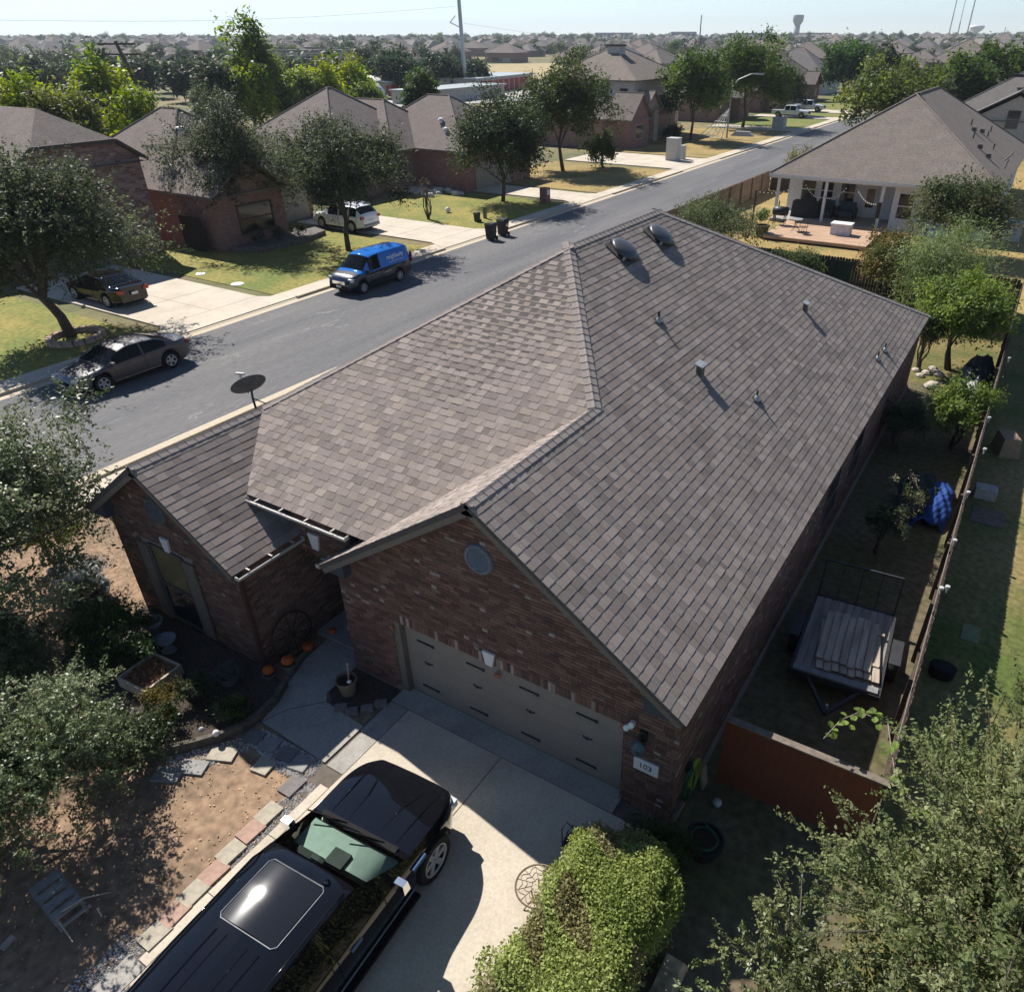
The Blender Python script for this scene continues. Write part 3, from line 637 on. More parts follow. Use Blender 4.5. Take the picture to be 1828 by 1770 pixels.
def tree(name, label, base, h, rx, ry=None, z0=None, n=6000, leaf=.09, pal=((.04, .06, .02),), trunk=None, lean=(0, 0), group=None, stems=1, bark=None, K=46, twig=.5, drop=0., m=None, cat='tree', shell=.5, lump=.25, spiky=1., asp=.5, limbs=9, seed=None, top=1.0, twigs=0, lpt=10):
    base = Vector(base); ry = ry or rx; z0 = h*.3 if z0 is None else z0; rg = np.random.default_rng(seed if seed is not None else abs(hash((round(base.x, 2), round(base.y, 2), n))) % 99999)
    t = thing(name, label, cat, base, group=group); rz = (h-z0)/2; c = base+Vector((lean[0], lean[1], z0+rz))
    P, N, L, W, C, Tn, cc = crown_leaves(c, (rx, ry, rz*top), n, leaf, pal, K, twig, rg, drop, shell, lump, spiky, asp, lpt)
    P[:, 2] = np.maximum(P[:, 2], base.z+.04)
    leaves('crown', P, N, L, W, C, m or mleaf, t, Tn)
    if twigs:
        st, td, tl = crown_leaves.tw; tb = MB()
        for i in rg.permutation(len(st))[:twigs]: a_ = Vector(st[i]); e_ = a_+Vector(td[i])*float(tl[i]); tb.tube([a_, a_.lerp(e_, .5)+Vector((0, 0, .03)), e_], [.009, .006, .003], 3, cap=False)
        tag(tb.build('twigs', bark or mbark, t), kind='stuff')
    r0 = trunk or max(.03, h*.028); b = MB()
    for s in range(stems):
        a = rg.random()*6.28; sp = (0 if stems == 1 else .12*rx)
        p0 = base+Vector((math.cos(a)*sp*.4, math.sin(a)*sp*.4, -.05)); p1 = base.lerp(c, .45)+Vector((math.cos(a)*sp*2, math.sin(a)*sp*2, 0))+Vector((rg.normal()*.04*h, rg.normal()*.04*h, 0)); p2 = c+Vector((rg.normal()*.15*rx, rg.normal()*.15*rx, rz*.2))
        rs = r0/math.sqrt(stems); b.tube([p0, p0.lerp(p1, .5)+Vector((rg.normal()*.02*h, rg.normal()*.02*h, 0)), p1, p2], [rs*1.25, rs, rs*.75, rs*.3], 8 if h > 2 else 6)
        for k in range(max(2, limbs//stems)):
            q = Vector(cc[int(rg.random()*len(cc))]); st = p1.lerp(p2, rg.random()*.8) if rg.random() < .6 else p0.lerp(p1, .6+.4*rg.random())
            md = st.lerp(q, .5)+Vector((0, 0, .08*h*(rg.random()-.3))); b.tube([st, md, q], [rs*.4, rs*.25, rs*.07], 5)
    b.build('trunk', bark or mbark, t, smooth=True); return t
OAK = ((.055, .07, .034), (.075, .092, .045), (.098, .112, .06), (.045, .058, .032)); MID = ((.07, .11, .024), (.09, .13, .03), (.055, .09, .02)); LIME = ((.24, .29, .026), (.19, .25, .024), (.29, .32, .035), (.13, .19, .022)); OLIVE = ((.14, .155, .04), (.17, .175, .055), (.11, .13, .035)); GREY = ((.07, .085, .055), (.05, .07, .04), (.09, .10, .06)); BRIGHT = ((.14, .19, .045), (.18, .23, .06), (.10, .145, .035)); BLUEG = ((.03, .05, .028), (.04, .06, .03))

# --- trees across the street (placed from where their trunks meet the lawn)
def ptree(base_px, top_py, half_px, bot_py, label, pal, name='tree', **k):
    b = G(*base_px); h = top_z(b, top_py); z0 = top_z(b, bot_py); rx = half_px*mpp(b+Vector((0, 0, h*.6))); return tree(name, label, b, h, rx, z0=z0, pal=pal, **k)
ptree((128, 600), 262, 178, 575, 'dark live oak in a ring of stones behind the parked grey sedan', OAK, 'oak_tree', n=84000, leaf=.135, lpt=22, K=120, twig=.4, spiky=1.1, lump=.22, lean=(-.1, .1), limbs=14, trunk=.2)
ptree((500, 428), 167, 114, 410, 'dark live oak with forked trunk by the window of the brick house', OAK, 'oak_tree', n=60000, leaf=.135, lpt=22, K=80, twig=.42, spiky=1.2, lump=.3, lean=(-1.9, -1.1), limbs=12, trunk=.2)
ptree((622, 446), 195, 122, 396, 'dark live oak on the lawn beside the blue van', OAK, 'oak_tree', n=60000, leaf=.135, lpt=22, K=80, twig=.42, spiky=1.2, lump=.3, lean=(.3, .2), limbs=12, trunk=.15)
ptree((898, 360), 162, 96, 332, 'rounded dark oak with a slim straight trunk on the lawn beside the paper box', ((.034, .05, .018), (.045, .065, .022), (.03, .046, .02)), 'oak_tree', n=42000, leaf=.19, K=84, twig=.5, spiky=1.2, lump=.2, limbs=10, trunk=.14)
ptree((1005, 305), 88, 92, 280, 'tall glossy oak with open crown between two driveways', ((.05, .07, .02), (.075, .09, .03), (.04, .055, .018)), 'oak_tree', n=32000, leaf=.27, K=90, twig=.32, lump=.25, limbs=12, trunk=.17)
ptree((1075, 300), 236, 32, 299, 'low rounded green shrub in front of the stone house', ((.06, .085, .025), (.075, .10, .03)), 'shrub', n=7000, leaf=.22, K=30, cat='shrub')
ptree((1232, 250), 76, 62, 228, 'bright green maple with grey trunk in front of the stone house', MID, 'maple_tree', n=20000, leaf=.36, K=70, twig=.34, trunk=.16)
ptree((1325, 228), 62, 86, 216, 'broad green maple overhanging the street behind the lamp post', MID, 'maple_tree', n=26000, leaf=.38, K=80, twig=.34, trunk=.2)
ptree((1398, 205), 118, 30, 205, 'dark narrow tree beside the white pickup bed', OAK, 'oak_tree', n=9000, leaf=.42, K=40)
ptree((1505, 180), 66, 62, 168, 'dense round green tree at the far bend of the street', ((.05, .095, .022), (.035, .07, .018), (.06, .11, .025)), 'maple_tree', n=16000, leaf=.6, K=70, twig=.32, lump=.1)
# crape myrtle, bare stems on the lawn
b0 = G(765, 392); t = tree('crape_myrtle', 'nearly bare multi-stemmed crape myrtle on the lawn near the bins', b0, top_z(b0, 318), .75, z0=1.0, n=700, leaf=.07, pal=((.07, .055, .04), (.06, .06, .03)), stems=6, limbs=30, trunk=.11, K=20)
# --- greenery behind the houses
def btree(px, top_py, half_px, dist, label, pal, name='tree', **k):
    d = fw+rt*((px-PCX)/FPX)+up*((PCY-70)/FPX); d.z = 0; d.normalize(); b = Vector((CAM.x, CAM.y, 0))+d*dist; b.z = ground_z(b.x, b.y)
    h = top_z(b, top_py); rx = half_px*mpp(b+Vector((0, 0, h*.6))); return tree(name, label, b, h, rx, z0=k.pop('z0', h*.15), pal=pal, **k)
GB = 'trees growing behind the brick houses across the street'
for i, (px, tp, hp, ds, pal, lab) in enumerate([(20, 118, 60, 86, LIME, 'yellow-green tree behind the hipped roof end house'), (78, 132, 62, 82, OLIVE, 'olive green tree behind the hipped roof end house'), (165, 98, 62, 96, LIME, 'bright yellow-green tree by the leaning utility pole'), (205, 158, 58, 78, LIME, 'low lime green tree below the utility pole'), (130, 150, 50, 92, MID, 'mid green tree between lime green trees'),
      (362, 95, 44, 108, GREY, 'sparse grey-olive tree behind the roof with white dome vent'), (440, 27, 40, 112, BRIGHT, 'tall columnar green tree rising above all the roofs'), (425, 110, 44, 108, LIME, 'lime green tree at the foot of the tall columnar tree'), (545, 118, 62, 118, LIME, 'spreading lime green tree behind the twin-peaked roof'), (600, 112, 62, 126, LIME, 'lime green tree behind the hip roof peak'), (505, 128, 50, 116, BRIGHT, 'green tree behind the oak by the window'), (640, 150, 38, 110, BRIGHT, 'small green tree by the storage yard roof'), (740, 122, 32, 112, ((.05, .08, .02), (.065, .095, .028)), 'dark green tree in front of the red storage doors'),
      (700, 92, 54, 190, BLUEG, 'dark blue-green tree beyond the storage units'), (785, 96, 52, 200, BLUEG, 'dense dark tree left of the tall steel mast'), (842, 112, 26, 205, BLUEG, 'small dark tree right of the tall steel mast'), (645, 82, 46, 215, GREY, 'grey-green tree beyond the storage units')]):
    btree(px, tp, hp, ds, lab, pal, 'tree', n=11000 if ds < 130 else 5500, leaf=.0050*ds, K=56, twig=.4, lump=.3, limbs=6, z0=.5, m=mleaf)
for i in range(11): btree(-20+i*62+rng.normal()*14, 96+rng.random()*22, 46, 175+rng.random()*60, 'grey-green tree of the hazy tree line beyond the houses', (BLUEG, GREY, OAK)[i % 3], 'tree', n=4000, leaf=1.1, K=36, z0=.5, group='hazy tree line beyond the houses', limbs=3)
# --- right side: behind the house at the back
for px, tp, hp, ds, pal, lab in [(1620, 104, 92, 104, ((.10, .13, .03), (.08, .11, .025), (.12, .14, .04)), 'broad olive green tree behind the white-walled house'), (1735, 92, 60, 135, MID, 'dark green tree behind the right hand roofs'), (1810, 76, 70, 150, MID, 'big green tree at the end of the right hand roofs'), (1680, 118, 40, 128, OAK, 'dark oak between the olive tree and grey roof'), (1590, 82, 30, 170, OAK, 'small dark tree beyond the round green tree')]:
    btree(px, tp, hp, ds, lab, pal, 'tree', n=14000, leaf=.0044*ds, K=64, twig=.36, lump=.2, limbs=6, z0=1.)
b0 = G(1800, 250, 1.5); b0.z = 0; tree('tree', 'green tree beside the grey gabled neighbour at the frame edge', Vector((9.5, 84, 0)), 6.2, 3.4, n=5000, leaf=.2, pal=OLIVE, z0=1.2)
tree('shrub', 'straw coloured shrub at the far corner of the white-walled house', Vector((-11.2, 66, 0)), 3.0, 1.5, n=3000, leaf=.14, pal=((.17, .16, .06), (.13, .14, .05)), z0=.3, cat='shrub')
# ------------------------------------------------------------------ vehicles
mtyre = mat('tyre', (.012, .012, .013), .85, .1, 30); mrim = mat('alloy', (.42, .42, .44), .35, .04, 20, metal=.25, spec=.6); mchrome = mat('chrome', (.75, .77, .8), .12, .02, 5, metal=1)
mplas = mat('black_plastic', (.012, .012, .013), .7, .1, 30, spec=.08); mcarglass = glassmat('car_glass', (.005, .006, .008), spec=.16); mlampw = glassmat('lamp_clear', (.55, .57, .6), rough=.1); mlampr = glassmat('lamp_red', (.28, .012, .01), rough=.15)
def paint(name, c, rough=.35, coat=1., metal=.3):
    return mat(name, c, rough, .03, 200, spec=.3 if metal else 0., metal=metal, coat=coat)
def wheel(parent, x, y, r, wd, side, spokes=5, m=mrim):
    o = thing('wheel', None, None); del_keys = [k for k in ('label', 'category') if k in o]
    for k in del_keys: del o[k]
    bpy.data.objects.remove(o)
    Mx = rotM('X', R(90 if side < 0 else -90)); b = MB(); b.lathe([(r*.55, -wd*.5), (r*.93, -wd*.5), (r, -wd*.32), (r, wd*.32), (r*.93, wd*.5), (r*.66, wd*.5), (r*.64, wd*.3)], 28, (x, y, r), Mx, caps=False)
    t = b.build('wheel', mtyre, parent, smooth=True, world=False, angle=40)
    b = MB(); b.lathe([(r*.66, wd*.47), (r*.62, wd*.48), (r*.6, wd*.3), (r*.2, wd*.28), (0, wd*.28)], 24, (x, y, r), Mx, caps=False); b.build('rim', mplas, t, smooth=True, world=False, angle=30)
    for k in range(spokes):
        a = 2*math.pi*k/spokes; b = MB(); A0 = Mx @ Vector((0, 0, wd*.40)); c = Vector((x, y, r))
        d = Mx @ Vector((math.cos(a), math.sin(a), 0)); e = Mx @ Vector((-math.sin(a), math.cos(a), 0)); n_ = Mx @ Vector((0, 0, 1)); w0, w1 = r*.09, r*.13
        q = [c+A0+d*r*.06-e*w0, c+A0+d*r*.63-e*w1+n_*wd*.04, c+A0+d*r*.63+e*w1+n_*wd*.04, c+A0+d*r*.06+e*w0]; b.slab(q, n_, wd*.12); b.build('spoke', m, t, world=False)
    b = MB(); b.lathe([(r*.68, wd*.47), (r*.67, wd*.52), (r*.6, wd*.5), (r*.6, wd*.40)], 24, (x, y, r), Mx, caps=False); b.build('rim_lip', m, t, smooth=True, world=False)
    return t
def car(name, label, cat, loc, rz, L, W, top, belt, roofw, win, ws, rg, xf, xr, wr, mp, sill=.27, see=False, spokes=5, group=None, mirror=True, two=None, ns=72, mir_m=None, crown=.07, nose=.30, rimm=mrim, handles=()):
    t = thing(name, label, cat, loc, rz, group)
    tx, tz = zip(*top); bx, bz = zip(*belt); h = L/2; ww = wr*.62
    xs = sorted(set(np.round(np.concatenate([np.linspace(-h, h, ns), [x for r in win for x in r], ws or [], rg or [], [xf, xr, xf-wr-.08, xf+wr+.08, xr-wr-.08, xr+wr+.08], [-h+.03, h-.03, h-.1, -h+.1]]), 3)))
    def low(x):
        z = sill+.08*max(0, (abs(x)-h+.5)/.5)
        for cx in (xf, xr):
            d = abs(x-cx); Ra = wr+.075
            if d < Ra: z = max(z, wr+math.sqrt(Ra*Ra-d*d)*1.0)
        return z
    rows = []
    for x in xs:
        e = max(0., (abs(x)-(h-.75))/.75); pl = 1-nose*e**2.4; zt = float(np.interp(x, tx, tz)); zb = min(float(np.interp(x, bx, bz)), zt-.085); zl = min(low(x), zb-.12); wb_ = W/2*pl
        cabin = min(1, max(0, (zt-zb-.1)/.45)); wt = wb_*(.93*(1-cabin)+roofw*cabin); cr = .05*(1-cabin)+crown*cabin
        zm = zl+(zb-zl)*.45
        rows.append([(wb_*.955, zl), (wb_*.985, zl+.03), (wb_*1.0, zm), (wb_*.99, zb-.05), (wb_*.965, zb), (wt, zt-cr), (wt*.92, zt-cr*.58), (wt*.55, zt-cr*.2), (0, zt)])
    nv = 9; V_ = []; 
    for x, r in zip(xs, rows):
        V_ += [(x, y, z) for y, z in r]+[(x, -y, z) for y, z in r]
    body = []; glass = {'side': [], 'windscreen': [], 'rear_window': []}
    for i in range(len(xs)-1):
        xm = (xs[i]+xs[i+1])/2
        for s in (0, 1):
            for j in range(nv-1):
                a = i*18+s*9+j; f = (a+18, a+19, a+1, a) if s else (a, a+1, a+19, a+18); k = None
                if j == 4 and any(p < xm < q for p, q in win): k = 'side'+str(s)+str([p < xm < q for p, q in win].index(True))
                if j >= 5 and ws and ws[0] < xm < ws[1]: k = 'windscreen'
                if j >= 5 and rg and rg[0] < xm < rg[1]: k = 'rear_window'
                (body if k is None else glass.setdefault(k, [])).append(f)
    for i in (0, len(xs)-1):
        ring = [i*18+j for j in range(9)]+[i*18+9+j for j in range(7, -1, -1)]; body.append(tuple(ring[::-1]) if i else tuple(ring))
    def sub(fs):
        ids = sorted({q for f in fs for q in f}); mp_ = {q: i for i, q in enumerate(ids)}; return [V_[q] for q in ids], [tuple(mp_[q] for q in f) for f in fs]
    b = MB(); b.add(V_, body)
    if two:
        zc = [sum(V_[q][2] for q in f)/len(f) for f in b.f]; xc = [sum(V_[q][0] for q in f)/len(f) for f in b.f]; b.m = [two[1](x, z) for x, z in zip(xc, zc)]
    b.build('body', [mp]+list(two[0] if two else []), t, smooth=True, world=False, angle=38)
    gm = glassmat('car_glass_clear', see=1)
    for k, fs in glass.items():
        if not fs: continue
        vs, f2 = sub(fs); g = MB(); g.add(vs, f2); g.build('windscreen' if k == 'windscreen' else ('rear_window' if k == 'rear_window' else 'side_window'), gm if (see and k == 'windscreen') else mcarglass, t, smooth=True, world=False)
    b = MB(); b.bb((-h+.25, -W*.40, sill-.04), (h-.25, W*.40, wr+.02)); b.bb((-h+.5, -W*.30, wr+.02), (h-.5, W*.30, sill+.42)); b.build('underbody', mplas, t, world=False)
    for x in (xf, xr):
        for s in (-1, 1): wheel(t, x, s*(W/2-ww*.46), wr, ww, s, spokes, rimm)
    if mirror:
        mx = (ws[0]+(ws[1]-ws[0])*.62) if ws else .6; zb = float(np.interp(mx, bx, bz))
        for s in (-1, 1):
            b = MB(); b.box((mx, s*(W/2+.10), zb+.06), (.13, .2, .17), taper=.8); o = b.build('mirror', mir_m or mp, t, world=False); b = MB(); b.bar((mx, s*(W/2-.06), zb), (mx, s*(W/2+.05), zb+.02), .05, .05); b.build('mirror_stalk', mplas, o, world=False)
    for x in sorted({q_ for r_ in win for q_ in r_}):
        zb = float(np.interp(x, bx, bz))
        if any(abs(x-cx) < wr+.1 for cx in (xf, xr)): continue
        for s in (-1, 1): b = MB(); b.tube([(x, s*W/2*.992, sill+.1), (x, s*(W/2+.001), sill+(zb-sill)*.45), (x, s*W/2*.992, zb-.05), (x, s*W/2*.968, zb)], .007, 4); b.build('door_seam', mplas, t, world=False)
    for x in handles:
        zb = float(np.interp(x, bx, bz))
        for s in (-1, 1): b = MB(); b.bb((x-.1, s*(W/2*.985), zb-.16), (x+.1, s*(W/2*.985+.03), zb-.12)); b.build('door_handle', mir_m or mp, t, world=False)
    return t
def sidebox(t, name, m, a, b):
    for s in (-1, 1):
        q = MB(); q.bb((a[0], s*a[1], a[2]), (b[0], s*b[1], b[2])); q.build(name, m, t, world=False)
def one(t, name, m, a, b):
    q = MB(); q.bb(a, b); return q.build(name, m, t, world=False)
# black SUV on the driveway
mblackp = paint('black_paint', (.005, .0055, .0075), .5, 1., 0.)
S = car('suv', 'large glossy black SUV with chrome mirrors parked facing the garage', 'suv', (2.20, -4.56, .03), R(93.6), 5.3, 1.92,
        [(-2.75, .85), (-2.72, 1.2), (-2.6, 1.52), (-2.4, 1.61), (-1.2, 1.66), (-.2, 1.65), (.25, 1.62), (.42, 1.575), (1.28, 1.13), (1.36, 1.11), (1.9, 1.09), (2.4, 1.03), (2.62, .95), (2.72, .80), (2.75, .6)],
        [(-2.75, 1.0), (-1, 1.02), (1.3, 1.0), (2.75, .92)], .775, [(-2.35, -1.35), (-1.25, -.32), (-.22, .72)], [.45, 1.26], [-2.7, -2.45], 1.80, -1.35, .40, mblackp, sill=.33, see=True, spokes=6, mir_m=mchrome, nose=.28, handles=(-.95, .1))
one(S, 'grille', mchrome, (2.70, -.55, .42), (2.765, .55, .70)); sidebox(S, 'headlight', mlampw, (2.50, .60, .60), (2.66, .80, .74)); sidebox(S, 'tail_light', mlampr, (-2.74, .74, .75), (-2.66, .9, 1.2)); sidebox(S, 'running_board', mplas, (-.95, .86, .24), (1.3, 1.03, .31)); sidebox(S, 'side_moulding', mchrome, (-.9, .985, .47), (1.28, 1.0, .5)); sidebox(S, 'fender_vent', mchrome, (1.28, .97, .84), (1.58, 1.0, .90))
b = MB()
sr = [(.22, .42), (.22, -.42), (.17, -.47), (-.62, -.47), (-.67, -.42), (-.67, .42), (-.62, .47), (.17, .47)]
zr_ = lambda x, y: float(np.interp(x, [-2.4, -1.2, -.2, .25, .42], [1.61, 1.66, 1.65, 1.62, 1.575]))+.012-.15*y*y
gx = np.linspace(-.67, .2, 9); gy = np.linspace(-.46, .46, 9)
b.v = [(x, y, zr_(x, y)+.012) for x in gx for y in gy]; b.f = [(i*9+j, (i+1)*9+j, (i+1)*9+j+1, i*9+j+1) for i in range(8) for j in range(8)]; b.m = [0]*64; o = b.build('sunroof', glassmat('sunroof_glass', (.012, .013, .016), rough=.075), S, world=False, smooth=True)
b = MB(); b.tube([(x*1.02, y*1.02, zr_(x, y)+.008) for x, y in sr]+[(sr[0][0]*1.02, sr[0][1]*1.02, zr_(*sr[0])+.008)], .009, 5); b.build('seal', mat('grey_rubber', (.2, .2, .21), .5), o, world=False)
for y in (-.36, -.18, .18, .36): b = MB(); b.tube([(-2.3, y, 1.606), (-1.2, y, 1.648), (-.8, y, 1.646)], .013, 5); b.build('roof_rib', mblackp, S, world=False)
for s in (-1, 1): b = MB(); b.tube([(.30, s*.70, 1.56), (.1, s*.71, 1.625), (-1.2, s*.715, 1.64), (-2.3, s*.70, 1.60), (-2.45, s*.69, 1.55)], .014, 6); b.build('roof_rail', mblackp, S, world=False, smooth=True)
for y0, y1 in ((.28, .36), (-.28, -.36)): b = MB(); b.tube([(1.45, y0, 1.088), (1.9, y0*1.08, 1.078), (2.35, y1*1.15, 1.018)], [.014, .026, .018], 6); b.build('hood_crease', mblackp, S, world=False, smooth=True)
for y0, y1 in ((.6, .64), (-.6, -.64)): b = MB(); b.tube([(1.42, y0, 1.085), (1.9, y0*1.02, 1.075), (2.45, y1, .995)], [.012, .02, .014], 6); b.build('hood_crease', mblackp, S, world=False, smooth=True)
one(S, 'cowl', mplas, (1.27, -.70, 1.06), (1.37, .70, 1.122))
for y in (-.45, .25): b = MB(); b.tube([(1.34, y, 1.13), (1.28, y+.3, 1.155), (1.2, y+.62, 1.2)], .012, 5); b.build('wiper', mplas, S, world=False)
mint = mat('interior_pale', (.30, .34, .31), .7, .06); mintd = mat('interior_dark', (.03, .033, .034), .7)
one(S, 'dashboard', mint, (.78, -.78, .85), (1.24, .78, 1.03)); one(S, 'cabin_floor', mintd, (-2.2, -.8, .62), (1.2, .8, .66))
b = MB(); b.box((.86, 0, 1.05), (.25, .3, .05)); b.build('dash_vent', mintd, S, world=False); b = MB(); b.box((.72, .40, 1.05), (.1, .42, .12), M=rotM('Y', R(-20))); b.build('instrument_cluster', mintd, S, world=False)
b = MB(); b.tube([Vector((.55, .40, 1.05))+rotM('Y', R(-30)) @ Vector((0, math.cos(a)*.19, math.sin(a)*.19)) for a in np.linspace(0, 2*math.pi, 21)], .016, 6); b.build('steering_wheel', mintd, S, world=False)
for y in (-.40, .40):
    b = MB(); b.box((.02, y, .78), (.52, .5, .2)); b.box((-.25, y, 1.08), (.16, .5, .55), M=rotM('Y', R(-12))); b.box((-.32, y, 1.4), (.1, .26, .14)); b.build('seat', mint, S, world=False)
b = MB(); b.box((.55, 0, 1.46), (.06, .22, .06)); b.build('rear_view_mirror', mintd, S, world=False)
b = MB(); b.lathe([(.05, 0), (.04, .03), (.012, .07), (0, .075)], 8, (.3, -.42, 1.595)); b.build('antenna', mblackp, S, world=False)
# blue and navy van at the far kerb
mblue = paint('van_blue', (.025, .15, .48), .35, .8, 0); mnavy = paint('van_navy', (.007, .012, .03), .3, 1., .1); morg = paint('van_orange', (.5, .11, .03), .4, .5, 0)
def vz(x, z):
    return 0 if z > .93 and x < 1.65 else (2 if z > .885 and x < 1.2 else 1)
VN = car('delivery_van', 'small delivery van, blue above and navy below, parked at the kerb under an oak', 'van', (-21.0, 21.45, .01), R(-90), 4.7, 1.72,
         [(-2.35, .7), (-2.33, 1.25), (-2.2, 1.70), (-1.9, 1.78), (-.3, 1.8), (.55, 1.76), (.75, 1.70), (1.42, 1.10), (1.5, 1.07), (2.0, .97), (2.2, .86), (2.32, .7), (2.35, .5)],
         [(-2.35, 1.0), (.5, 1.0), (1.4, .96), (2.35, .8)], .80, [(.12, .92)], [.78, 1.40], None, 1.5, -1.22, .30, mblue, sill=.24, spokes=6, two=([mnavy, morg], vz), mir_m=mnavy, nose=.2, crown=.1, rimm=mat('steel_wheel', (.4, .41, .42), .5, metal=.5))
one(VN, 'grille', mchrome, (2.30, -.42, .56), (2.365, .42, .70)); one(VN, 'bumper', mplas, (2.29, -.62, .30), (2.38, .62, .48)); one(VN, 'licence_plate', mwhite, (2.37, -.16, .40), (2.39, .16, .50))
sidebox(VN, 'headlight', mlampw, (1.98, .56, .68), (2.24, .80, .84)); sidebox(VN, 'tail_light', mlampr, (-2.36, .66, .8), (-2.30, .80, 1.3)); sidebox(VN, 'side_trim', mplas, (-.9, .85, .42), (1.1, .87, .5))
mwt = mat('white_lettering', (.8, .8, .8), .5)
for s in (1, -1):
    Mt = Matrix.Translation((-1.0, s*.835, 1.38)) @ Matrix.Rotation(R(180) if s > 0 else 0, 4, 'Z') @ Matrix.Rotation(R(90-10), 4, 'X')
    text('lettering', 'neighborly', .30, Mt, mwt, VN, .004)
    Mt = Matrix.Translation((-1.0, s*.862, 1.14)) @ Matrix.Rotation(R(180) if s > 0 else 0, 4, 'Z') @ Matrix.Rotation(R(90-8), 4, 'X'); text('lettering', 'a community of home service experts', .075, Mt, mwt, VN, .003)
    Mt = Matrix.Translation((-.35, s*.866, .72)) @ Matrix.Rotation(R(180) if s > 0 else 0, 4, 'Z') @ Matrix.Rotation(R(90), 4, 'X'); text('lettering', 'neighborly.com', .085, Mt, mwt, VN, .003)
    one(VN, 'door_handle', mplas, (-.28, s*.86, .80), (-.10, s*.885, .84))
# grey sedan
SED = [(-2.38, .62), (-2.34, .98), (-2.1, 1.02), (-1.75, 1.03), (-.95, 1.33), (-.4, 1.38), (.15, 1.37), (.45, 1.30), (1.18, .93), (1.3, .89), (1.9, .80), (2.2, .70), (2.34, .56), (2.38, .42)]
SEDB = [(-2.38, .9), (-1.5, .92), (0, .88), (1.2, .84), (2.38, .68)]
mgrey = paint('grey_paint', (.05, .047, .053), .45, .8, .2)
SE = car('sedan', 'dark grey sedan parked at the kerb in the shade of the oak', 'car', (-20.35, 7.15, .01), R(-90), 4.76, 1.78, SED, SEDB, .74, [(-1.35, -.42), (-.34, .82)], [.48, 1.16], [-1.72, -1.0], 1.38, -1.38, .325, mgrey, sill=.22, spokes=5, handles=(-.75, .3), nose=.26)
one(SE, 'grille', mplas, (2.33, -.36, .44), (2.39, .36, .56)); sidebox(SE, 'headlight', mlampw, (2.08, .52, .56), (2.28, .74, .68)); sidebox(SE, 'tail_light', mlampr, (-2.36, .52, .72), (-2.24, .76, .88)); one(SE, 'licence_plate', mwhite, (2.38, -.15, .36), (2.40, .15, .46)); sidebox(SE, 'side_trim', mat('trim_tan', (.3, .26, .2), .4), (-.9, .885, .27), (.95, .895, .29))
# dark car in the shaded driveway
DC = car('parked_car', 'black car with pale licence plate parked in the shaded driveway under the oak', 'car', (-30.3, 12.6, .06), R(180), 4.6, 1.8, SED, SEDB, .74, [(-1.35, -.42), (-.34, .82)], [.48, 1.16], [-1.72, -1.0], 1.36, -1.36, .325, mblackp, sill=.22, nose=.26)
sidebox(DC, 'tail_light', mlampr, (-2.37, .5, .72), (-2.24, .78, .88)); one(DC, 'licence_plate', mwhite, (-2.42, -.16, .62), (-2.36, .16, .74))
# white SUV across the street
mwp = paint('white_paint_car', (.70, .71, .72), .3, .8, .1)
WS = car('suv', 'white SUV with roof rails parked nose-in on the driveway behind the blue van', 'suv', (-32.1, 30.75, .06), R(180), 4.75, 1.86,
         [(-2.37, .75), (-2.33, 1.05), (-2.2, 1.2), (-1.8, 1.55), (-1.2, 1.62), (0, 1.64), (.4, 1.6), (1.2, 1.08), (1.3, 1.04), (2.0, .95), (2.25, .8), (2.37, .5)], [(-2.37, 1.0), (0, .98), (2.37, .88)], .78, [(-1.85, -1.2), (-1.1, -.3), (-.22, .7)], [.45, 1.18], [-2.2, -1.78], 1.4, -1.38, .35, mwp, sill=.27, handles=(-.8, .25), nose=.22, spokes=7)
sidebox(WS, 'tail_light', mlampr, (-2.35, .60, .85), (-2.2, .88, 1.02)); one(WS, 'licence_plate', mlampw, (-2.40, -.2, .68), (-2.36, .2, .80)); one(WS, 'rear_bumper', mat('grey_plastic', (.25, .25, .26), .6), (-2.42, -.7, .40), (-2.30, .7, .55))
for s in (-1, 1): b = MB(); b.tube([(.1, s*.66, 1.62), (-.2, s*.66, 1.68), (-1.5, s*.65, 1.66), (-1.8, s*.64, 1.57)], .02, 6); b.build('roof_rail', mchrome, WS, world=False)
# two white pickups
def pickup(label, loc, rz):
    p = car('pickup_truck', label, 'pickup truck', loc, rz, 5.9, 1.95, [(-2.95, .8), (-2.93, 1.12), (-1.05, 1.14), (-1.0, 1.16), (-.85, 1.72), (-.3, 1.78), (.6, 1.77), (.8, 1.72), (1.45, 1.2), (1.55, 1.16), (2.4, 1.1), (2.75, 1.0), (2.9, .8), (2.95, .6)], [(-2.95, 1.1), (2.95, 1.02)], .80, [(-.78, -.05), (.05, .95)], [.84, 1.42], [-.98, -.82], 1.9, -1.85, .40, mwp, sill=.42, nose=.12, handles=(-.5, .4))
    one(p, 'truck_bed', mplas, (-2.8, -.78, 1.06), (-1.1, .78, 1.147)); one(p, 'tailgate', mwp, (-2.97, -.8, .62), (-2.92, .8, 1.1)); sidebox(p, 'headlight', mlampw, (2.72, .6, .78), (2.92, .86, .94)); one(p, 'grille', mplas, (2.90, -.5, .60), (2.97, .5, .92)); sidebox(p, 'running_board', mplas, (-.9, .88, .36), (1.2, 1.02, .42)); return p
pickup('white crew cab pickup with black running boards beside the green lawn', (-30.3, 127.3, .05), 0.); pickup('white pickup parked behind the other pickup near the round tree', (-31.2, 140.0, .05), 0.)
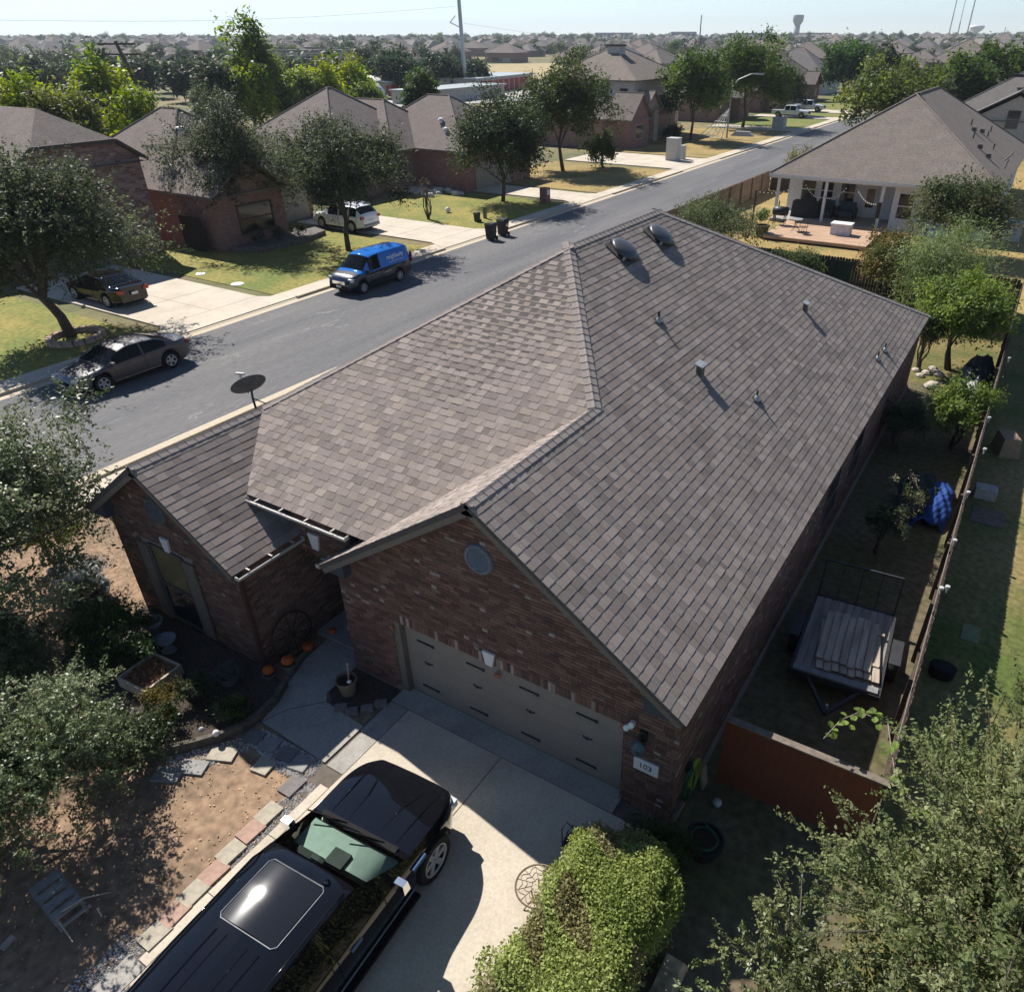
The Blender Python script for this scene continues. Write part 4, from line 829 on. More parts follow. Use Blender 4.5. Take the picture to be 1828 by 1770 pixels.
# red vehicle far right, mostly hidden
RC = car('parked_car', 'red car showing above the roof edge beside the white-walled house', 'car', (10.2, 73, .02), R(60), 4.6, 1.8, SED, SEDB, .74, [(-1.35, -.42), (-.34, .82)], [.48, 1.16], [-1.72, -1.0], 1.36, -1.36, .325, paint('red_paint', (.35, .02, .025), .35, .8, 0), sill=.22)
# ------------------------------------------------------------------ front yard
def px(*p): return G(*p)
mpave = [mat('paver_tan', (.36, .32, .25), .9, .1, 14, bump=.15), mat('paver_pink', (.36, .235, .18), .9, .1, 14, bump=.15), mat('paver_grey', (.25, .245, .23), .9, .1, 14, bump=.15), mat('paver_slate', (.17, .155, .15), .9, .1, 14, bump=.15)]
def paver(c, sx, sy, rz, m, lab, h=.045):
    b = MB(); b.box((0, 0, .0), (sx, sy, h), taper=.985); o = b.build('paving_stone', m); o.location = (c.x, c.y, .03); o.rotation_euler = (R(random.uniform(-.8, .8)), R(random.uniform(-.8, .8)), rz+R(random.uniform(-2, 2))); return tag(o, lab, 'paving stone')
row = [(522, 1404), (480, 1453), (448.6, 1485), (413, 1522), (383, 1558.6), (346, 1595.5), (313, 1631), (277.6, 1669.4)]
for i, p in enumerate(row): paver(G(*p), .30, .40, 0, mpave[(1, 0)[i % 2]] if i else mpave[3], ['dark paving stone at the corner of the stepping path beside the driveway'][0] if i == 0 else ('pink sandstone' if i % 2 == 0 else 'tan sandstone')+' stepping slab in the row along the driveway edge')
for i, (p, k) in enumerate([((454, 1317), 3), ((482.6, 1331), 2), ((513, 1348), 3), ((536, 1365), 2)]): paver(G(*p), .34, .30, R(12), mpave[k], ('dark slate' if k == 3 else 'grey')+' stepping slab set in white gravel below the front walk')
paver(G(471, 1369), .34, .32, R(10), mpave[0], 'tan stepping slab half in shade between soil and slate slabs')
for p, l in (((398, 1348), 'tan flagstone in the curved path below the flower bed'), ((345, 1371), 'mottled flagstone at the shady end of the curved path'), ((300, 1384), 'grey flagstone under the shrubs at the curved path')): paver(G(*p), .5, .3, R(25), mpave[0 if p[0] > 350 else 2], l)
for o in col.objects:
    if o.get('category') == 'paving stone': o['group'] = 'stepping slabs of the front path'
# white gravel between the slabs
gp = []
def gravel(poly, n):
    xs_ = [p[0] for p in poly]; ys_ = [p[1] for p in poly]; k = 0
    while k < n:
        x = random.uniform(min(xs_), max(xs_)); y = random.uniform(min(ys_), max(ys_)); ins = False
        for i in range(len(poly)):
            a = poly[i]; c = poly[i-1]
            if (a[1] > y) != (c[1] > y) and x < (c[0]-a[0])*(y-a[1])/(c[1]-a[1])+a[0]: ins = not ins
        if ins: gp.append((x, y)); k += 1
q = lambda *ps: [tuple(G(*p)[:2]) for p in ps]
gravel(q((440, 1322), (470, 1300), (578, 1362), (545, 1400), (500, 1380)), 1500); gravel([(-.12, -3.2), (.19, -3.2), (.19, -2.5), (-.2, -2.5)], 260); gravel([(-.14, -5.7), (.19, -5.7), (.19, -3.1), (-.14, -3.1)], 500); gravel([(-.3, -6.9), (.15, -6.9), (.15, -5.7), (-.3, -5.7)], 500); gravel(q((300, 1352), (380, 1330), (440, 1315), (450, 1335), (380, 1365), (290, 1392)), 500)
pb = MB()
for x, y in gp:
    r = random.uniform(.012, .024); c = random.uniform(.35, .62); o = [Vector((random.uniform(-1, 1), random.uniform(-1, 1), random.uniform(.3, 1))).normalized() for _ in range(1)][0]
    a = random.random()*3; vs = [(x+math.cos(a+k*1.57)*r*random.uniform(.7, 1.2), y+math.sin(a+k*1.57)*r*random.uniform(.7, 1.2), .014) for k in range(4)]+[(x, y, .014+r*.9)]
    pb.add(vs, [(0, 1, 4), (1, 2, 4), (2, 3, 4), (3, 0, 4)], 0, (c, c*.98, c*.95))
tag(pb.build('gravel', mat('pebble', (1, 1, 1), .8, .05, 30, attr=True)), 'white gravel pebbles between the stepping slabs', 'gravel', kind='stuff')
# leaf litter and twigs on the soil
n = 5200; X = rng.uniform(-11.5, .2, n); Y = rng.uniform(-9, 3.2, n); k = ~((X > -7.2) & (Y > -1.2)) & ~((X > -2.0) & (Y > -2.4)); X = X[k]; Y = Y[k]
P_ = np.stack([X, Y, np.full(len(X), .018)+rng.random(len(X))*.012], 1); C_ = np.array([(.42, .30, .18), (.30, .2, .11), (.5, .38, .25), (.22, .14, .08)])[(rng.random(len(X))*4).astype(int)]*(.7+.6*rng.random(len(X)))[:, None]
lit = leaves('leaf_litter', P_, rng.normal(size=(len(X), 3))*.25+np.array([0, 0, 1]), .045*(.6+rng.random(len(X))), .028, C_, leafmat('litter', .7, .1)); tag(lit, 'dry fallen leaves scattered over the bare soil', 'leaf litter', kind='stuff')
# raised curved bed edging, stones
ed = [G(*p) for p in ((512, 1226), (494, 1256), (468, 1282), (436, 1304), (398, 1320), (355, 1333), (310, 1344), (262, 1352))]
E_ = thing('bed_edging', 'curved raised timber edging of the flower bed by the front walk', 'edging', ed[0])
for i in range(len(ed)-1):
    b = MB(); a, c = ed[i], ed[i+1]; b.bar(a+Vector((0, 0, .1)), c+Vector((0, 0, .1)), .09, .22); b.build('edging_board', mat('edging_wood', (.10, .085, .07), .9, .2, 12), E_)
b = MB(); b.prism([(p.x, p.y) for p in ed]+[(-4.6, -3.4), (-6.8, -2.6), (-6.8, -1.05), (-2.86, -1.05)], .005, .10); tag(b.build('flower_bed', mat('mulch', (.06, .045, .035), .98, .3, 20, bump=.8)), kind='structure')
b = MB(); b.prism([(-1.3, -.02), (-.06, -.02), (-.06, -.33), (-.6, -.98), (-1.02, -.98), (-1.28, -.8)][::-1], .005, .05); tag(b.build('corner_bed', mat('mulch', (.06, .045, .035))), kind='structure')
for i, (x, y) in enumerate(((-.5, -.96), (-.3, -.75), (-.16, -.52), (-.75, -1.0))):
    b = MB(); b.box((0, 0, .04), (.26, .16, .1), taper=.9); o = b.build('border_stone', mpave[3]); o.location = (x, y, .02); o.rotation_euler = (0, 0, R(40)); tag(o, 'dark flat stone edging the small bed at the garage corner', 'stone', 'stones edging the corner bed')
# pots, pumpkins, wheel, urn
def pot(c, r, h, m, lab, plant=None, cat='pot', soilm=None, prof=None, name='plant_pot'):
    t = thing(name, lab, cat, c); b = MB(); pf = prof or [(r*.7, 0), (r*.85, h*.5), (r*.95, h*.86), (r*1.06, h*.88), (r*1.06, h), (r*.93, h), (r*.9, h*.85)]
    b.lathe(pf, 22, c); b.build('pot', m, t, smooth=True, angle=40); b = MB(); b.lathe([(0, h*.86), (r*.92, h*.86), (r*.9, h*.8)], 18, c); b.build('soil', mat('pot_soil', (.03, .022, .016), .98), t)
    if plant: plant(t)
    return t
mclay = mat('clay_tan', (.19, .15, .105), .85, .1, 14); mgreypot = mat('grey_pot', (.13, .125, .12), .85, .12, 12)
def stick(t): b = MB(); c = t.location; b.tube([c+Vector((.0, .05, .2)), c+Vector((.02, .1, .75))], .02, 6); b.build('stake', mat('pale_wood', (.35, .27, .22), .8), t); b = MB(); b.lathe([(0, -.05), (.05, 0), (0, .05)], 12, c+Vector((.14, -.04, .42))); b.build('glass_ball', mwhite, t, smooth=True)
pot(Vector((-.92, -.62, .04)), .2, .38, mclay, 'tan clay pot with a stake in the bed at the garage corner', stick)
mpum = mat('pumpkin', (.5, .105, .012), .55, .12, 12, spec=.4)
def pumpkin(c, r, lab):
    t = thing('pumpkin', lab, 'pumpkin', c); b = MB(); n = 40; prof = [(.0, 0), (.55, .06), (.9, .3), (1, .55), (.9, .85), (.5, 1.05), (.15, 1.02), (0, .98)]
    for rr, z in prof:
        for k in range(n): a = 2*math.pi*k/n; q_ = r*rr*(1-.07*abs(math.cos(5*a))); b.v.append((c[0]+q_*math.cos(a), c[1]+q_*math.sin(a), c[2]+z*r*1.25))
    b.f = [(i*n+k, i*n+(k+1) % n, (i+1)*n+(k+1) % n, (i+1)*n+k) for i in range(len(prof)-1) for k in range(n)]; b.m = [0]*len(b.f); b.build('fruit', mpum, t, smooth=True); b = MB(); b.tube([(c[0], c[1], c[2]+r*1.2), (c[0]+r*.1, c[1], c[2]+r*1.6)], [r*.16, r*.1], 6); b.build('stalk', mat('stalk', (.12, .11, .05), .9), t)
pot(Vector((-2.56, -1.16, .0)), .12, .2, mgreypot, 'small grey pot carrying a pumpkin at the wing corner'); pumpkin(Vector((-2.56, -1.16, .2)), .12, 'orange pumpkin on the small pot at the downspout corner')
pot(Vector((-2.36, -.82, .03)), .13, .26, mgreypot, 'grey pot carrying a pumpkin beside the front walk'); pumpkin(Vector((-2.36, -.82, .28)), .13, 'bright orange pumpkin on the taller pot beside the front walk')
pumpkin(Vector((-2.55, -.15, .04)), .13, 'shaded orange pumpkin against the wing wall'); pumpkin(Vector((-2.45, .45, .1)), .09, 'small dark orange pumpkin deep in the porch')
b = MB(); b.lathe([(0, 0), (.1, .04), (.12, .1), (.08, .18), (0, .2)], 16, (-2.15, .75, .1)); tag(b.build('porch_ball', mat('grey_ball', (.35, .35, .36), .6), smooth=True), 'pale grey ball on the porch floor by the door', 'ball')
WW = thing('wagon_wheel', 'old dark iron wagon wheel leaning on the wing side wall', 'wheel', (-2.72, -.35, 0))
wc = Vector((-2.70, -.35, .55)); Mw = rotM('Y', R(90-8)); b = MB(); b.tube([wc+Mw @ Vector((math.cos(a)*.5, math.sin(a)*.5, 0)) for a in np.linspace(0, 2*math.pi, 33)], .022, 6); b.build('rim', mat('rusty_iron', (.05, .03, .02), .8), WW)
b = MB(); b.lathe([(.06, -.06), (.07, 0), (.06, .06)], 10, wc, Mw); b.build('hub', MATS['rusty_iron'], WW)
for k in range(10): a = math.pi*2*k/10; b = MB(); b.tube([wc, wc+Mw @ Vector((math.cos(a)*.5, math.sin(a)*.5, 0))], .012, 5); b.build('spoke', MATS['rusty_iron'], WW)
b = MB(); b.lathe([(.12, 0), (.14, .02), (.05, .1), (.06, .2), (.19, .42), (.22, .5), (.19, .5), (.1, .42)], 20, (-5.55, -1.62, .1)); tag(b.build('garden_urn', mat('stone_urn', (.2, .21, .22), .85), smooth=True), 'grey stone urn in the shade below the wing window', 'urn')
b = MB(); b.lathe([(.14, 0), (.16, .02), (.07, .12), (.1, .2), (.2, .3), (.2, .36), (.17, .34)], 20, (-5.0, -1.72, .1)); tag(b.build('garden_urn', MATS['stone_urn'], smooth=True), 'squat grey stone birdbath bowl beside the urn', 'urn')
# square planter box with mulch
c0 = G(267, 1200, .3); PB = thing('planter_box', 'square pale wooden planter box filled with brown mulch', 'planter', (c0.x, c0.y, 0), R(4))
mwd = mat('pale_weathered_wood', (.42, .36, .28), .85, .15, 12, stretch=(1, 1, .2))
for i in range(4):
    a = i*math.pi/2; b = MB(); b.box((math.cos(a)*.4, math.sin(a)*.4, .17), (.045, .84 if i % 2 == 0 else .75, .34) if i % 2 == 0 else (.755, .045, .34)); b.build('side_board', mwd, PB, world=False)
b = MB(); b.box((0, 0, .13), (.75, .75, .24)); b.build('mulch', mat('brown_mulch', (.20, .10, .055), .98, .35, 18, bump=1.), PB, world=False)
lm = np.random.default_rng(2); Q = np.stack([lm.uniform(-.36, .36, 700), lm.uniform(-.36, .36, 700), .26+lm.random(700)*.06], 1); o = leaves('mulch_chips', Q, lm.normal(size=(700, 3))*.5+np.array([0, 0, 1]), .07, .03, np.array([(.3, .16, .09)])*(.5+lm.random(700))[:, None], MATS['litter'], None); o.parent = PB; tag(o, kind='stuff')
# slatted bench / low table, lower left
c0 = G(95, 1590, .4); BN = thing('slatted_bench', 'pale blue-grey slatted garden bench half under the shrubs', 'bench', (c0.x, c0.y, 0), R(84))
mbw = mat('pale_blue_wood', (.27, .255, .24), .75, .12, 10)
for k in range(4): b = MB(); b.box((0, -.33+k*.22, .30), (.38, .15, .03)); b.build('slat', mbw, BN, world=False)
for x in (-.19, .19): b = MB(); b.box((x, 0, .265), (.045, .86, .04)); b.build('rail', mbw, BN, world=False)
for x in (-.18, .18):
    for y in (-.38, .38): b = MB(); b.box((x, y, .13), (.045, .045, .26)); b.build('leg', mbw, BN, world=False)
b = MB(); b.box((.05, -.5, .22), (.4, .04, .04)); b.build('stretcher', mbw, BN, world=False)
b = MB(); b.tube([G(8, 1700)+Vector((0, 0, .1)), G(30, 1678)+Vector((0, 0, .12))], .05, 8); tag(b.build('log', mat('pale_log', (.3, .27, .25), .9)), 'short pale log on the soil at the shady corner', 'log')
# silver dusty miller in a bowl, shrub, stones
DP = pot(G(158, 1075), .42, .36, mgreypot, 'wide dark bowl planted with silvery dusty miller on the bare soil', prof=[(.3, 0), (.5, .2), (.56, .34), (.52, .36), (.48, .3)])
c = DP.location; P1, N1, L1, W1, C1, T1_, _ = crown_leaves(c+Vector((-.05, .1, .62)), (.5, .55, .38), 5200, .06, ((.42, .43, .43), (.5, .5, .5), (.33, .35, .34)), K=20, twig=.4); leaves('silver_foliage', P1, N1, L1, W1, C1, leafmat('silver', .8, .15), DP, T1_)
P1, N1, L1, W1, C1, T1_, _ = crown_leaves(c+Vector((.25, -.25, .5)), (.55, .5, .24), 1800, .07, ((.10, .13, .08), (.16, .2, .13)), K=16, twig=.5); leaves('trailing_foliage', P1, N1, L1, W1, C1, mleaf, DP, T1_)
b0 = G(107, 1008); tree('shrub', 'yellow-green leggy shrub on the bare soil by the pavement', b0, 1.6, .85, z0=.35, n=4200, leaf=.075, pal=((.13, .15, .03), (.09, .12, .03), (.06, .09, .02)), stems=5, limbs=16, trunk=.07, K=26, cat='shrub')
for i, (p, r) in enumerate([((130, 1000), .16), ((112, 1012), .13), ((95, 1022), .14), ((82, 1035), .1)]):
    v = G(*p); b = MB(); b.lathe([(r, 0), (r*1.1, r*.4), (r*.7, r*.8), (0, r*.9)], 8, v, sx=1.2, sy=.8); tag(b.build('garden_rock', mat('grey_rock', (.13, .13, .13), .9, .2)), 'dark grey rock in the cluster below the leggy shrub', 'rock', 'rocks below the leggy shrub')
# small bed plants and stones near the walk
for p, h, r, pl, lab in [((420, 1290), .55, .3, ((.05, .08, .025), (.1, .12, .05)), 'low dark bedding plant next to the timber edging'), ((360, 1255), .6, .45, OAK, 'dense dark shrub between planter box and wing wall'), ((410, 1225), .45, .3, ((.12, .15, .14), (.08, .11, .1)), 'blue-grey spiky bedding plant by the wing corner'), ((300, 1285), .7, .5, ((.05, .07, .02), (.13, .10, .03)), 'leafy bedding shrub with some yellow leaves below the planter box')]:
    v = G(*p); tree('bedding_plant', lab, Vector((v.x, v.y, .09)), h, r, z0=.05, n=2600, leaf=.055, pal=pl, stems=3, limbs=6, trunk=.03, K=20, cat='plant')
pot(G(413, 1222), .2, .3, mgreypot, 'dark glazed pot beside the blue-grey plant')
for p, r, lab in (((392, 1325), .06, 'white round garden light globe on the bed edging'), ((366, 1318), .05, 'small grey round stone on the bed edging')):
    v = G(*p); b = MB(); b.lathe([(0, 0), (r, r*.5), (r*1.1, r), (r*.8, r*1.7), (0, r*2)], 14, (v.x, v.y, .2)); tag(b.build('garden_globe', mwhite if r > .055 else MATS['grey_ball'], smooth=True), lab, 'ornament')
# --- big foliage of the front yard
tree('oak_tree', 'sprawling live oak of the front yard, left of the stepping slabs', Vector((-3.4, -6.3, 0)), 2.9, 2.05, 2.35, z0=.3, twigs=400, n=100000, leaf=.054, lpt=50, pal=((.12, .15, .065), (.16, .19, .09), (.095, .125, .052), (.22, .245, .13)), K=120, twig=.42, limbs=40, trunk=.13, lump=.3, stems=2, m=mleafg, seed=11, lean=(.25, .45), shell=.35)
tree('shrub', 'full grey-green shrub between the pavement oak and the sprawling live oak', Vector((-6.9, -4.0, 0)), 1.7, 1.5, 1.3, z0=.05, n=26000, leaf=.06, pal=((.08, .11, .045), (.11, .14, .06), (.15, .17, .085)), K=60, stems=4, limbs=20, trunk=.06, cat='shrub', m=mleafg, seed=16, lpt=24)
tree('oak_tree', 'leafy live oak over the pavement at the wing end of the house', Vector((-9.0, -2.9, 0)), 4.8, 2.7, 3.0, z0=.5, n=84000, leaf=.085, lpt=26, pal=((.105, .135, .06), (.14, .17, .08), (.20, .22, .115), (.085, .11, .048)), K=90, twig=.4, limbs=26, trunk=.13, m=mleafg, seed=12, lean=(-.1, .2))
tree('shrub', 'glossy green shrub under the wing window beside the planter box', Vector((-5.9, -2.4, .05)), 1.15, 1.25, .8, z0=.05, n=18000, leaf=.066, lpt=20, pal=((.06, .10, .025), (.045, .075, .02), (.08, .12, .035)), K=60, stems=4, limbs=18, trunk=.05, cat='shrub', m=mleafg, seed=13)
tree('shrub', 'low spreading grey-green shrub beside the slatted bench', Vector((-3.1, -3.9, 0)), 1.0, 1.1, .8, z0=.03, n=11000, leaf=.06, pal=((.06, .085, .035), (.085, .11, .05)), K=44, stems=4, limbs=16, trunk=.05, cat='shrub', m=mleafg, seed=14)
for i, (p, q_) in enumerate([((125, 1650), (215, 1622)), ((120, 1665), (150, 1710)), ((190, 1645), (200, 1665))]):
    a = G(*p); c = G(*q_); b = MB(); b.tube([a+Vector((0, 0, .35)), a.lerp(c, .5)+Vector((0, 0, .5)), c+Vector((0, 0, .45))], [.02, .014, .006], 5)
    tag(b.build('bare_branch', mat('pale_twig', (.34, .3, .25), .9)), 'pale bare branch poking out beside the slatted bench', 'branch', 'bare branches by the bench')
# hedge right of the drive: one trimmed shrub block with a shaded end
HG = thing('hedge', 'clipped yellow-green hedge along the right edge of the driveway', 'hedge', (5.75, -3.0, 0))
rg = np.random.default_rng(5); n = 86000
def hedge_pts(n, x0, x1, y0, y1, h):
    f = rg.random(n); P = np.empty((n, 3)); N = np.empty((n, 3)); top = f < .62; s = f >= .62
    u = rg.random(n); v = rg.random(n); P[:, 0] = x0+(x1-x0)*u; P[:, 1] = y0+(y1-y0)*v; P[:, 2] = h; N[:] = (0, 0, 1)
    k = (rg.random(n)*4).astype(int); zz = h*rg.random(n)**.7
    for j, (ax, val, nn) in enumerate(((0, x0, (-1, 0, .3)), (0, x1, (1, 0, .3)), (1, y0, (0, -1, .3)), (1, y1, (0, 1, .3)))):
        m_ = s & (k == j); P[m_, ax] = val; P[m_, 2] = zz[m_]; N[m_] = nn
    return P, N
def lumpn(P, f, sd): return (np.sin(P[:, 0]*f+sd)+np.sin(P[:, 1]*f*1.17+sd*2)+np.sin(P[:, 2]*f*1.3+sd*3)+np.sin((P[:, 0]+P[:, 1])*f*1.9+sd))/4
Ph, Nh = hedge_pts(n, 4.95, 6.5, -5.6, -1.0, 1.4)
cx_ = np.array([5.72, -3.3, .66]); dd = (Ph-cx_)/np.array([.78, 2.3, .72]); rr_ = np.linalg.norm(dd*np.array([1, 1, 1]), axis=1); sq = (np.abs(dd)**4).sum(1)**.25; Ph = cx_+(Ph-cx_)*(1/np.maximum(sq, .001))[:, None]*np.minimum(1, sq)[:, None]
Ph += Nh*(lumpn(Ph, 2.9, 1.)*.26+lumpn(Ph, 7., 4.)*.09)[:, None]; Ph += rg.normal(size=(n, 3))*.035-Nh*(rg.random(n)**2*.16)[:, None]; Ph[:, 2] = np.maximum(Ph[:, 2], .03)
tone = .5+.5*lumpn(Ph, 2.3, 2.); pal_a = np.array((.21, .265, .065)); pal_b = np.array((.42, .455, .17)); Ch = pal_a+(pal_b-pal_a)*tone[:, None]; br = lumpn(Ph, 3.7, 7.) > .42; Ch[br] = np.array((.28, .26, .12)); Ch *= (.55+.75*rg.random(n))[:, None]
leaves('foliage', Ph, Nh*.6+rg.normal(size=(n, 3))*.6, *[.05*(.6+.8*rg.random(n)), .03], Ch, mleaf, HG)
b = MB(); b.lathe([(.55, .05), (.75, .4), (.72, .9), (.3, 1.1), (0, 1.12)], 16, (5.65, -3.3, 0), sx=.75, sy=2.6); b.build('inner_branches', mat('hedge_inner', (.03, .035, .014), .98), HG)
tree('shrub', 'dark green low shrub in shade at the garage corner', Vector((5.85, -.62, 0)), .75, .62, .38, z0=.03, n=6500, leaf=.05, pal=((.05, .08, .025), (.07, .10, .035)), K=30, stems=3, limbs=10, trunk=.04, cat='shrub', seed=15)
# big oak at the right
tree('oak_tree', 'large light-leaved oak overhanging the red-brown gate and fence', Vector((10.3, -1.2, 0)), 5.0, 1.9, 2.8, z0=1.6, twigs=500, n=104000, leaf=.052, lpt=60, pal=((.145, .17, .068), (.185, .205, .09), (.11, .135, .05), (.23, .245, .12)), K=80, twig=.6, limbs=30, trunk=.14, m=mleaf, seed=21, shell=.3, spiky=1.3, lean=(-.1, -.3), lump=.3)
tree('oak_tree', 'pale-twigged young oak reaching towards the hedge', Vector((8.5, -3.1, 0)), 3.4, 1.2, 1.25, z0=1.2, twigs=160, n=24000, leaf=.052, lpt=60, pal=((.13, .15, .055), (.17, .185, .075), (.10, .125, .045)), K=46, twig=.62, limbs=30, trunk=.06, bark=mbark2, m=mleafg, seed=22, spiky=1.5, shell=.3)
# vine with big leaves on the gate top
VI = thing('vine', 'trailing vine with large round pale leaves over the gate', 'vine', G(1560, 1270, 1.9))
vp = [G(*p) for p in ((1470, 1318, 1.9), (1500, 1285, 2.1), (1535, 1270, 2.3), (1585, 1290, 2.4), (1600, 1400, 2.6), (1640, 1440, 2.8), (1690, 1480, 2.9), (1740, 1560, 3.0))]
b = MB(); b.tube(vp, .009, 5); b.build('stem', mbark2, VI)
Pv = []; 
for i in range(len(vp)-1):
    for k in range(9): Pv.append(np.array(vp[i].lerp(vp[i+1], random.random()))+rg.normal(size=3)*.06)
lms = []
for k in range(4): lb = MB(); lb.add([(0, -.055, 0), (.05, -.02, .012), (.045, .03, .01), (0, .06, -.008), (-.045, .03, .01), (-.05, -.02, .012), (0, 0, 0)], [(0, 1, 6), (1, 2, 6), (2, 3, 6), (3, 4, 6), (4, 5, 6), (5, 0, 6)], 0, tuple(x*(.65+.2*k) for x in (.17, .24, .055))); lms.append(lb.mesh('leaf', mleaf))
for q_ in Pv: link('leaf', random.choice(lms), VI, Vector(q_)-VI.location, (random.uniform(-.6, .6), random.uniform(-.6, .6), random.uniform(0, 6.28)))
# things between hedge and wall
mirn = mat('bronze_iron', (.20, .15, .105), .5, .1, 20, metal=.3)
TB = thing('bistro_table', 'round bronze lattice metal table beside the hedge', 'table', (4.6, -2.25, 0)); tc_ = Vector((4.62, -2.25, .45))
b = MB(); b.tube([tc_+Vector((math.cos(a)*.34, math.sin(a)*.34, 0)) for a in np.linspace(0, 2*math.pi, 33)], .016, 6); b.build('rim', mirn, TB)
for r_ in (.1, .19, .27):
    b = MB(); b.tube([tc_+Vector((math.cos(a)*r_*(1+.12*math.cos(8*a)), math.sin(a)*r_*(1+.12*math.cos(8*a)), 0)) for a in np.linspace(0, 2*math.pi, 65)], .008, 4); b.build('lattice_ring', mirn, TB)
for k in range(12): a = k*math.pi/6; b = MB(); b.tube([tc_+Vector((math.cos(a)*.09, math.sin(a)*.09, 0)), tc_+Vector((math.cos(a+.2)*.34, math.sin(a+.2)*.34, 0))], .007, 4); b.build('lattice_bar', mirn, TB)
for k in range(3): a = k*2.1; b = MB(); b.tube([tc_+Vector((math.cos(a)*.12, math.sin(a)*.12, 0)), tc_+Vector((math.cos(a)*.1, math.sin(a)*.1, -.25)), tc_+Vector((math.cos(a)*.26, math.sin(a)*.26, -.42))], .012, 5); b.build('leg', mirn, TB)
CH = thing('metal_chair', 'dark metal chair back showing past the hedge at the sunlit drive', 'chair', (4.62, -1.28, .03))
for dx in (0, .1, .2): b = MB(); b.tube([(4.48+dx, -1.35, .75), (4.46+dx, -1.3, .95), (4.56+dx, -1.18, 1.0)] if False else [(4.45+dx, -1.28, .03), (4.45+dx, -1.3, .5), (4.5+dx, -1.22, .62), (4.62+dx, -1.2, .5)], .012, 5); b.build('back_bar', mblack, CH)
b = MB(); b.lathe([(0, .3), (.2, .3), (.21, .32), (0, .325)], 18, (4.72, -1.3, .03)); b.build('seat', mblack, CH)
for a in (0, 2.1, 4.2): b = MB(); b.tube([(4.72+.15*math.cos(a), -1.3+.15*math.sin(a), .33), (4.72+.19*math.cos(a), -1.3+.19*math.sin(a), .03)], .01, 5); b.build('leg', mblack, CH)
# hose on the side wall
HS = thing('garden_hose', 'coiled yellow-green garden hose hanging on the brick side wall', 'hose', (5.85, .5, .6))
mh1 = mat('hose_green', (.02, .07, .03), .5, .1); mh2 = mat('hose_lime', (.2, .26, .03), .5, .1)
for m_, y, n_ in ((mh1, .35, 6), (mh2, .62, 5)):
    b = MB(); pts = []
    for k in range(n_*20): a = k/20*2*math.pi; r_ = .26+.012*math.sin(k*1.3); pts.append((5.85+.012*(k//20), y+math.cos(a)*r_*.72, .68+math.sin(a)*r_*1.25))
    b.tube(pts, .014, 5); b.build('coil', m_, HS, smooth=True)
b = MB(); b.bb((5.775, .4, .92), (5.86, .56, 1.02)); b.build('hanger', mblack, HS)
KP = pot(Vector((6.42, -.2, .02)), .3, .34, mat('black_pot', (.012, .012, .013), .5), 'large round black tub with a hose coiled in it by the side wall')
b = MB(); b.tube([(6.42+math.cos(a)*(.22-.01*a/6), -.2+math.sin(a)*(.22-.01*a/6), .34+.004*a) for a in np.linspace(0, 13, 60)]+[(6.2, .1, .45), (5.95, .4, .55)], .012, 5); b.build('hose', mh1, KP)
BG = thing('soil_bag', 'torn white and brown sack behind the hedge', 'sack', (6.75, -2.4, 0)); b = MB(); b.box((6.75, -2.3, .14), (.35, .7, .26), taper=.7); b.build('sack', mat('sack_brown', (.35, .27, .17), .7, .3, 5), BG); b = MB(); b.box((6.78, -2.78, .15), (.32, .3, .28), taper=.6); b.build('sack_end', mwhite, BG)
b = MB(); b.box((0, 0, 0), (.05, .22, .5), taper=.9); o = b.build('leaning_board', mat('tan_board', (.25, .19, .14), .9)); o.location = (5.93, 1.0, .25); o.rotation_euler = (0, R(-8), 0); tag(o, 'tan stone-shaped board leaning on the side wall behind the hose', 'board')
b = MB(); b.lathe([(0, 0), (.07, .03), (.08, .09), (.04, .15), (0, .16)], 10, (6.3, .75, 0)); tag(b.build('garden_stone', MATS['grey_ball']), 'pale round stone on the ground near the hose', 'stone')
# ------------------------------------------------------------------ fences and side yard
mfen = mat('fence_wood', (.07, .05, .037), .9, .22, 9, bump=.4, stretch=(1, 1, .15)); mfen2 = mat('fence_grey', (.16, .14, .12), .9, .22, 9, bump=.4, stretch=(1, 1, .15)); mred = mat('gate_stain', (.15, .046, .022), .75, .18, 6, bump=.2, stretch=(1, 1, .12)); mdkf = mat('fence_dark', (.05, .045, .035), .9, .2, 9, stretch=(1, 1, .15))
def picket_mesh(w_, h, t_, m, ear=.04):
    b = MB(); pts = [(-w_/2, 0), (w_/2, 0), (w_/2, h-ear), (w_/2-ear, h), (-w_/2+ear, h), (-w_/2, h-ear)]
    b.slab([(x, 0, z) for x, z in pts], (0, -1, 0), t_); return b.mesh('picket', m)
def fence(label, a, c, h, m, side=1, w_=.146, gap=.0, cap=False, n_rails=2, name='fence'):
    a = Vector(a); c = Vector(c); d = (c-a); L = d.length; d.normalize(); rz = math.atan2(d.y, d.x); t = thing(name, label, 'fence', a, rz)
    me = [picket_mesh(w_, h-dh, .018, m) for dh in (0, .015, .03)]; n = int(L/(w_+gap))
    for k in range(n):
        link('picket', me[random.randrange(3)], t, ((k+.5)*(w_+gap), 0, .02), (R(random.uniform(-.3, .3)), R(random.uniform(-.15, .15)), 0))
    for i in range(n_rails):
        b = MB(); b.box((L/2, side*.04, .3+(h-.6)*i/max(1, n_rails-1)), (L, .04, .09)); b.build('rail', m, t, world=False)
    k = 0.
    while k < L:
        b = MB(); b.box((k+.05, side*.09, (h-.02)/2), (.09, .09, h-.02)); b.build('post', m, t, world=False); k += 2.4
    if cap: b = MB(); b.box((L/2, 0, h+.03), (L, .13, .035)); b.build('cap_rail', mat('cap_wood', (.16, .13, .10), .9, .2), t, world=False)
    return t
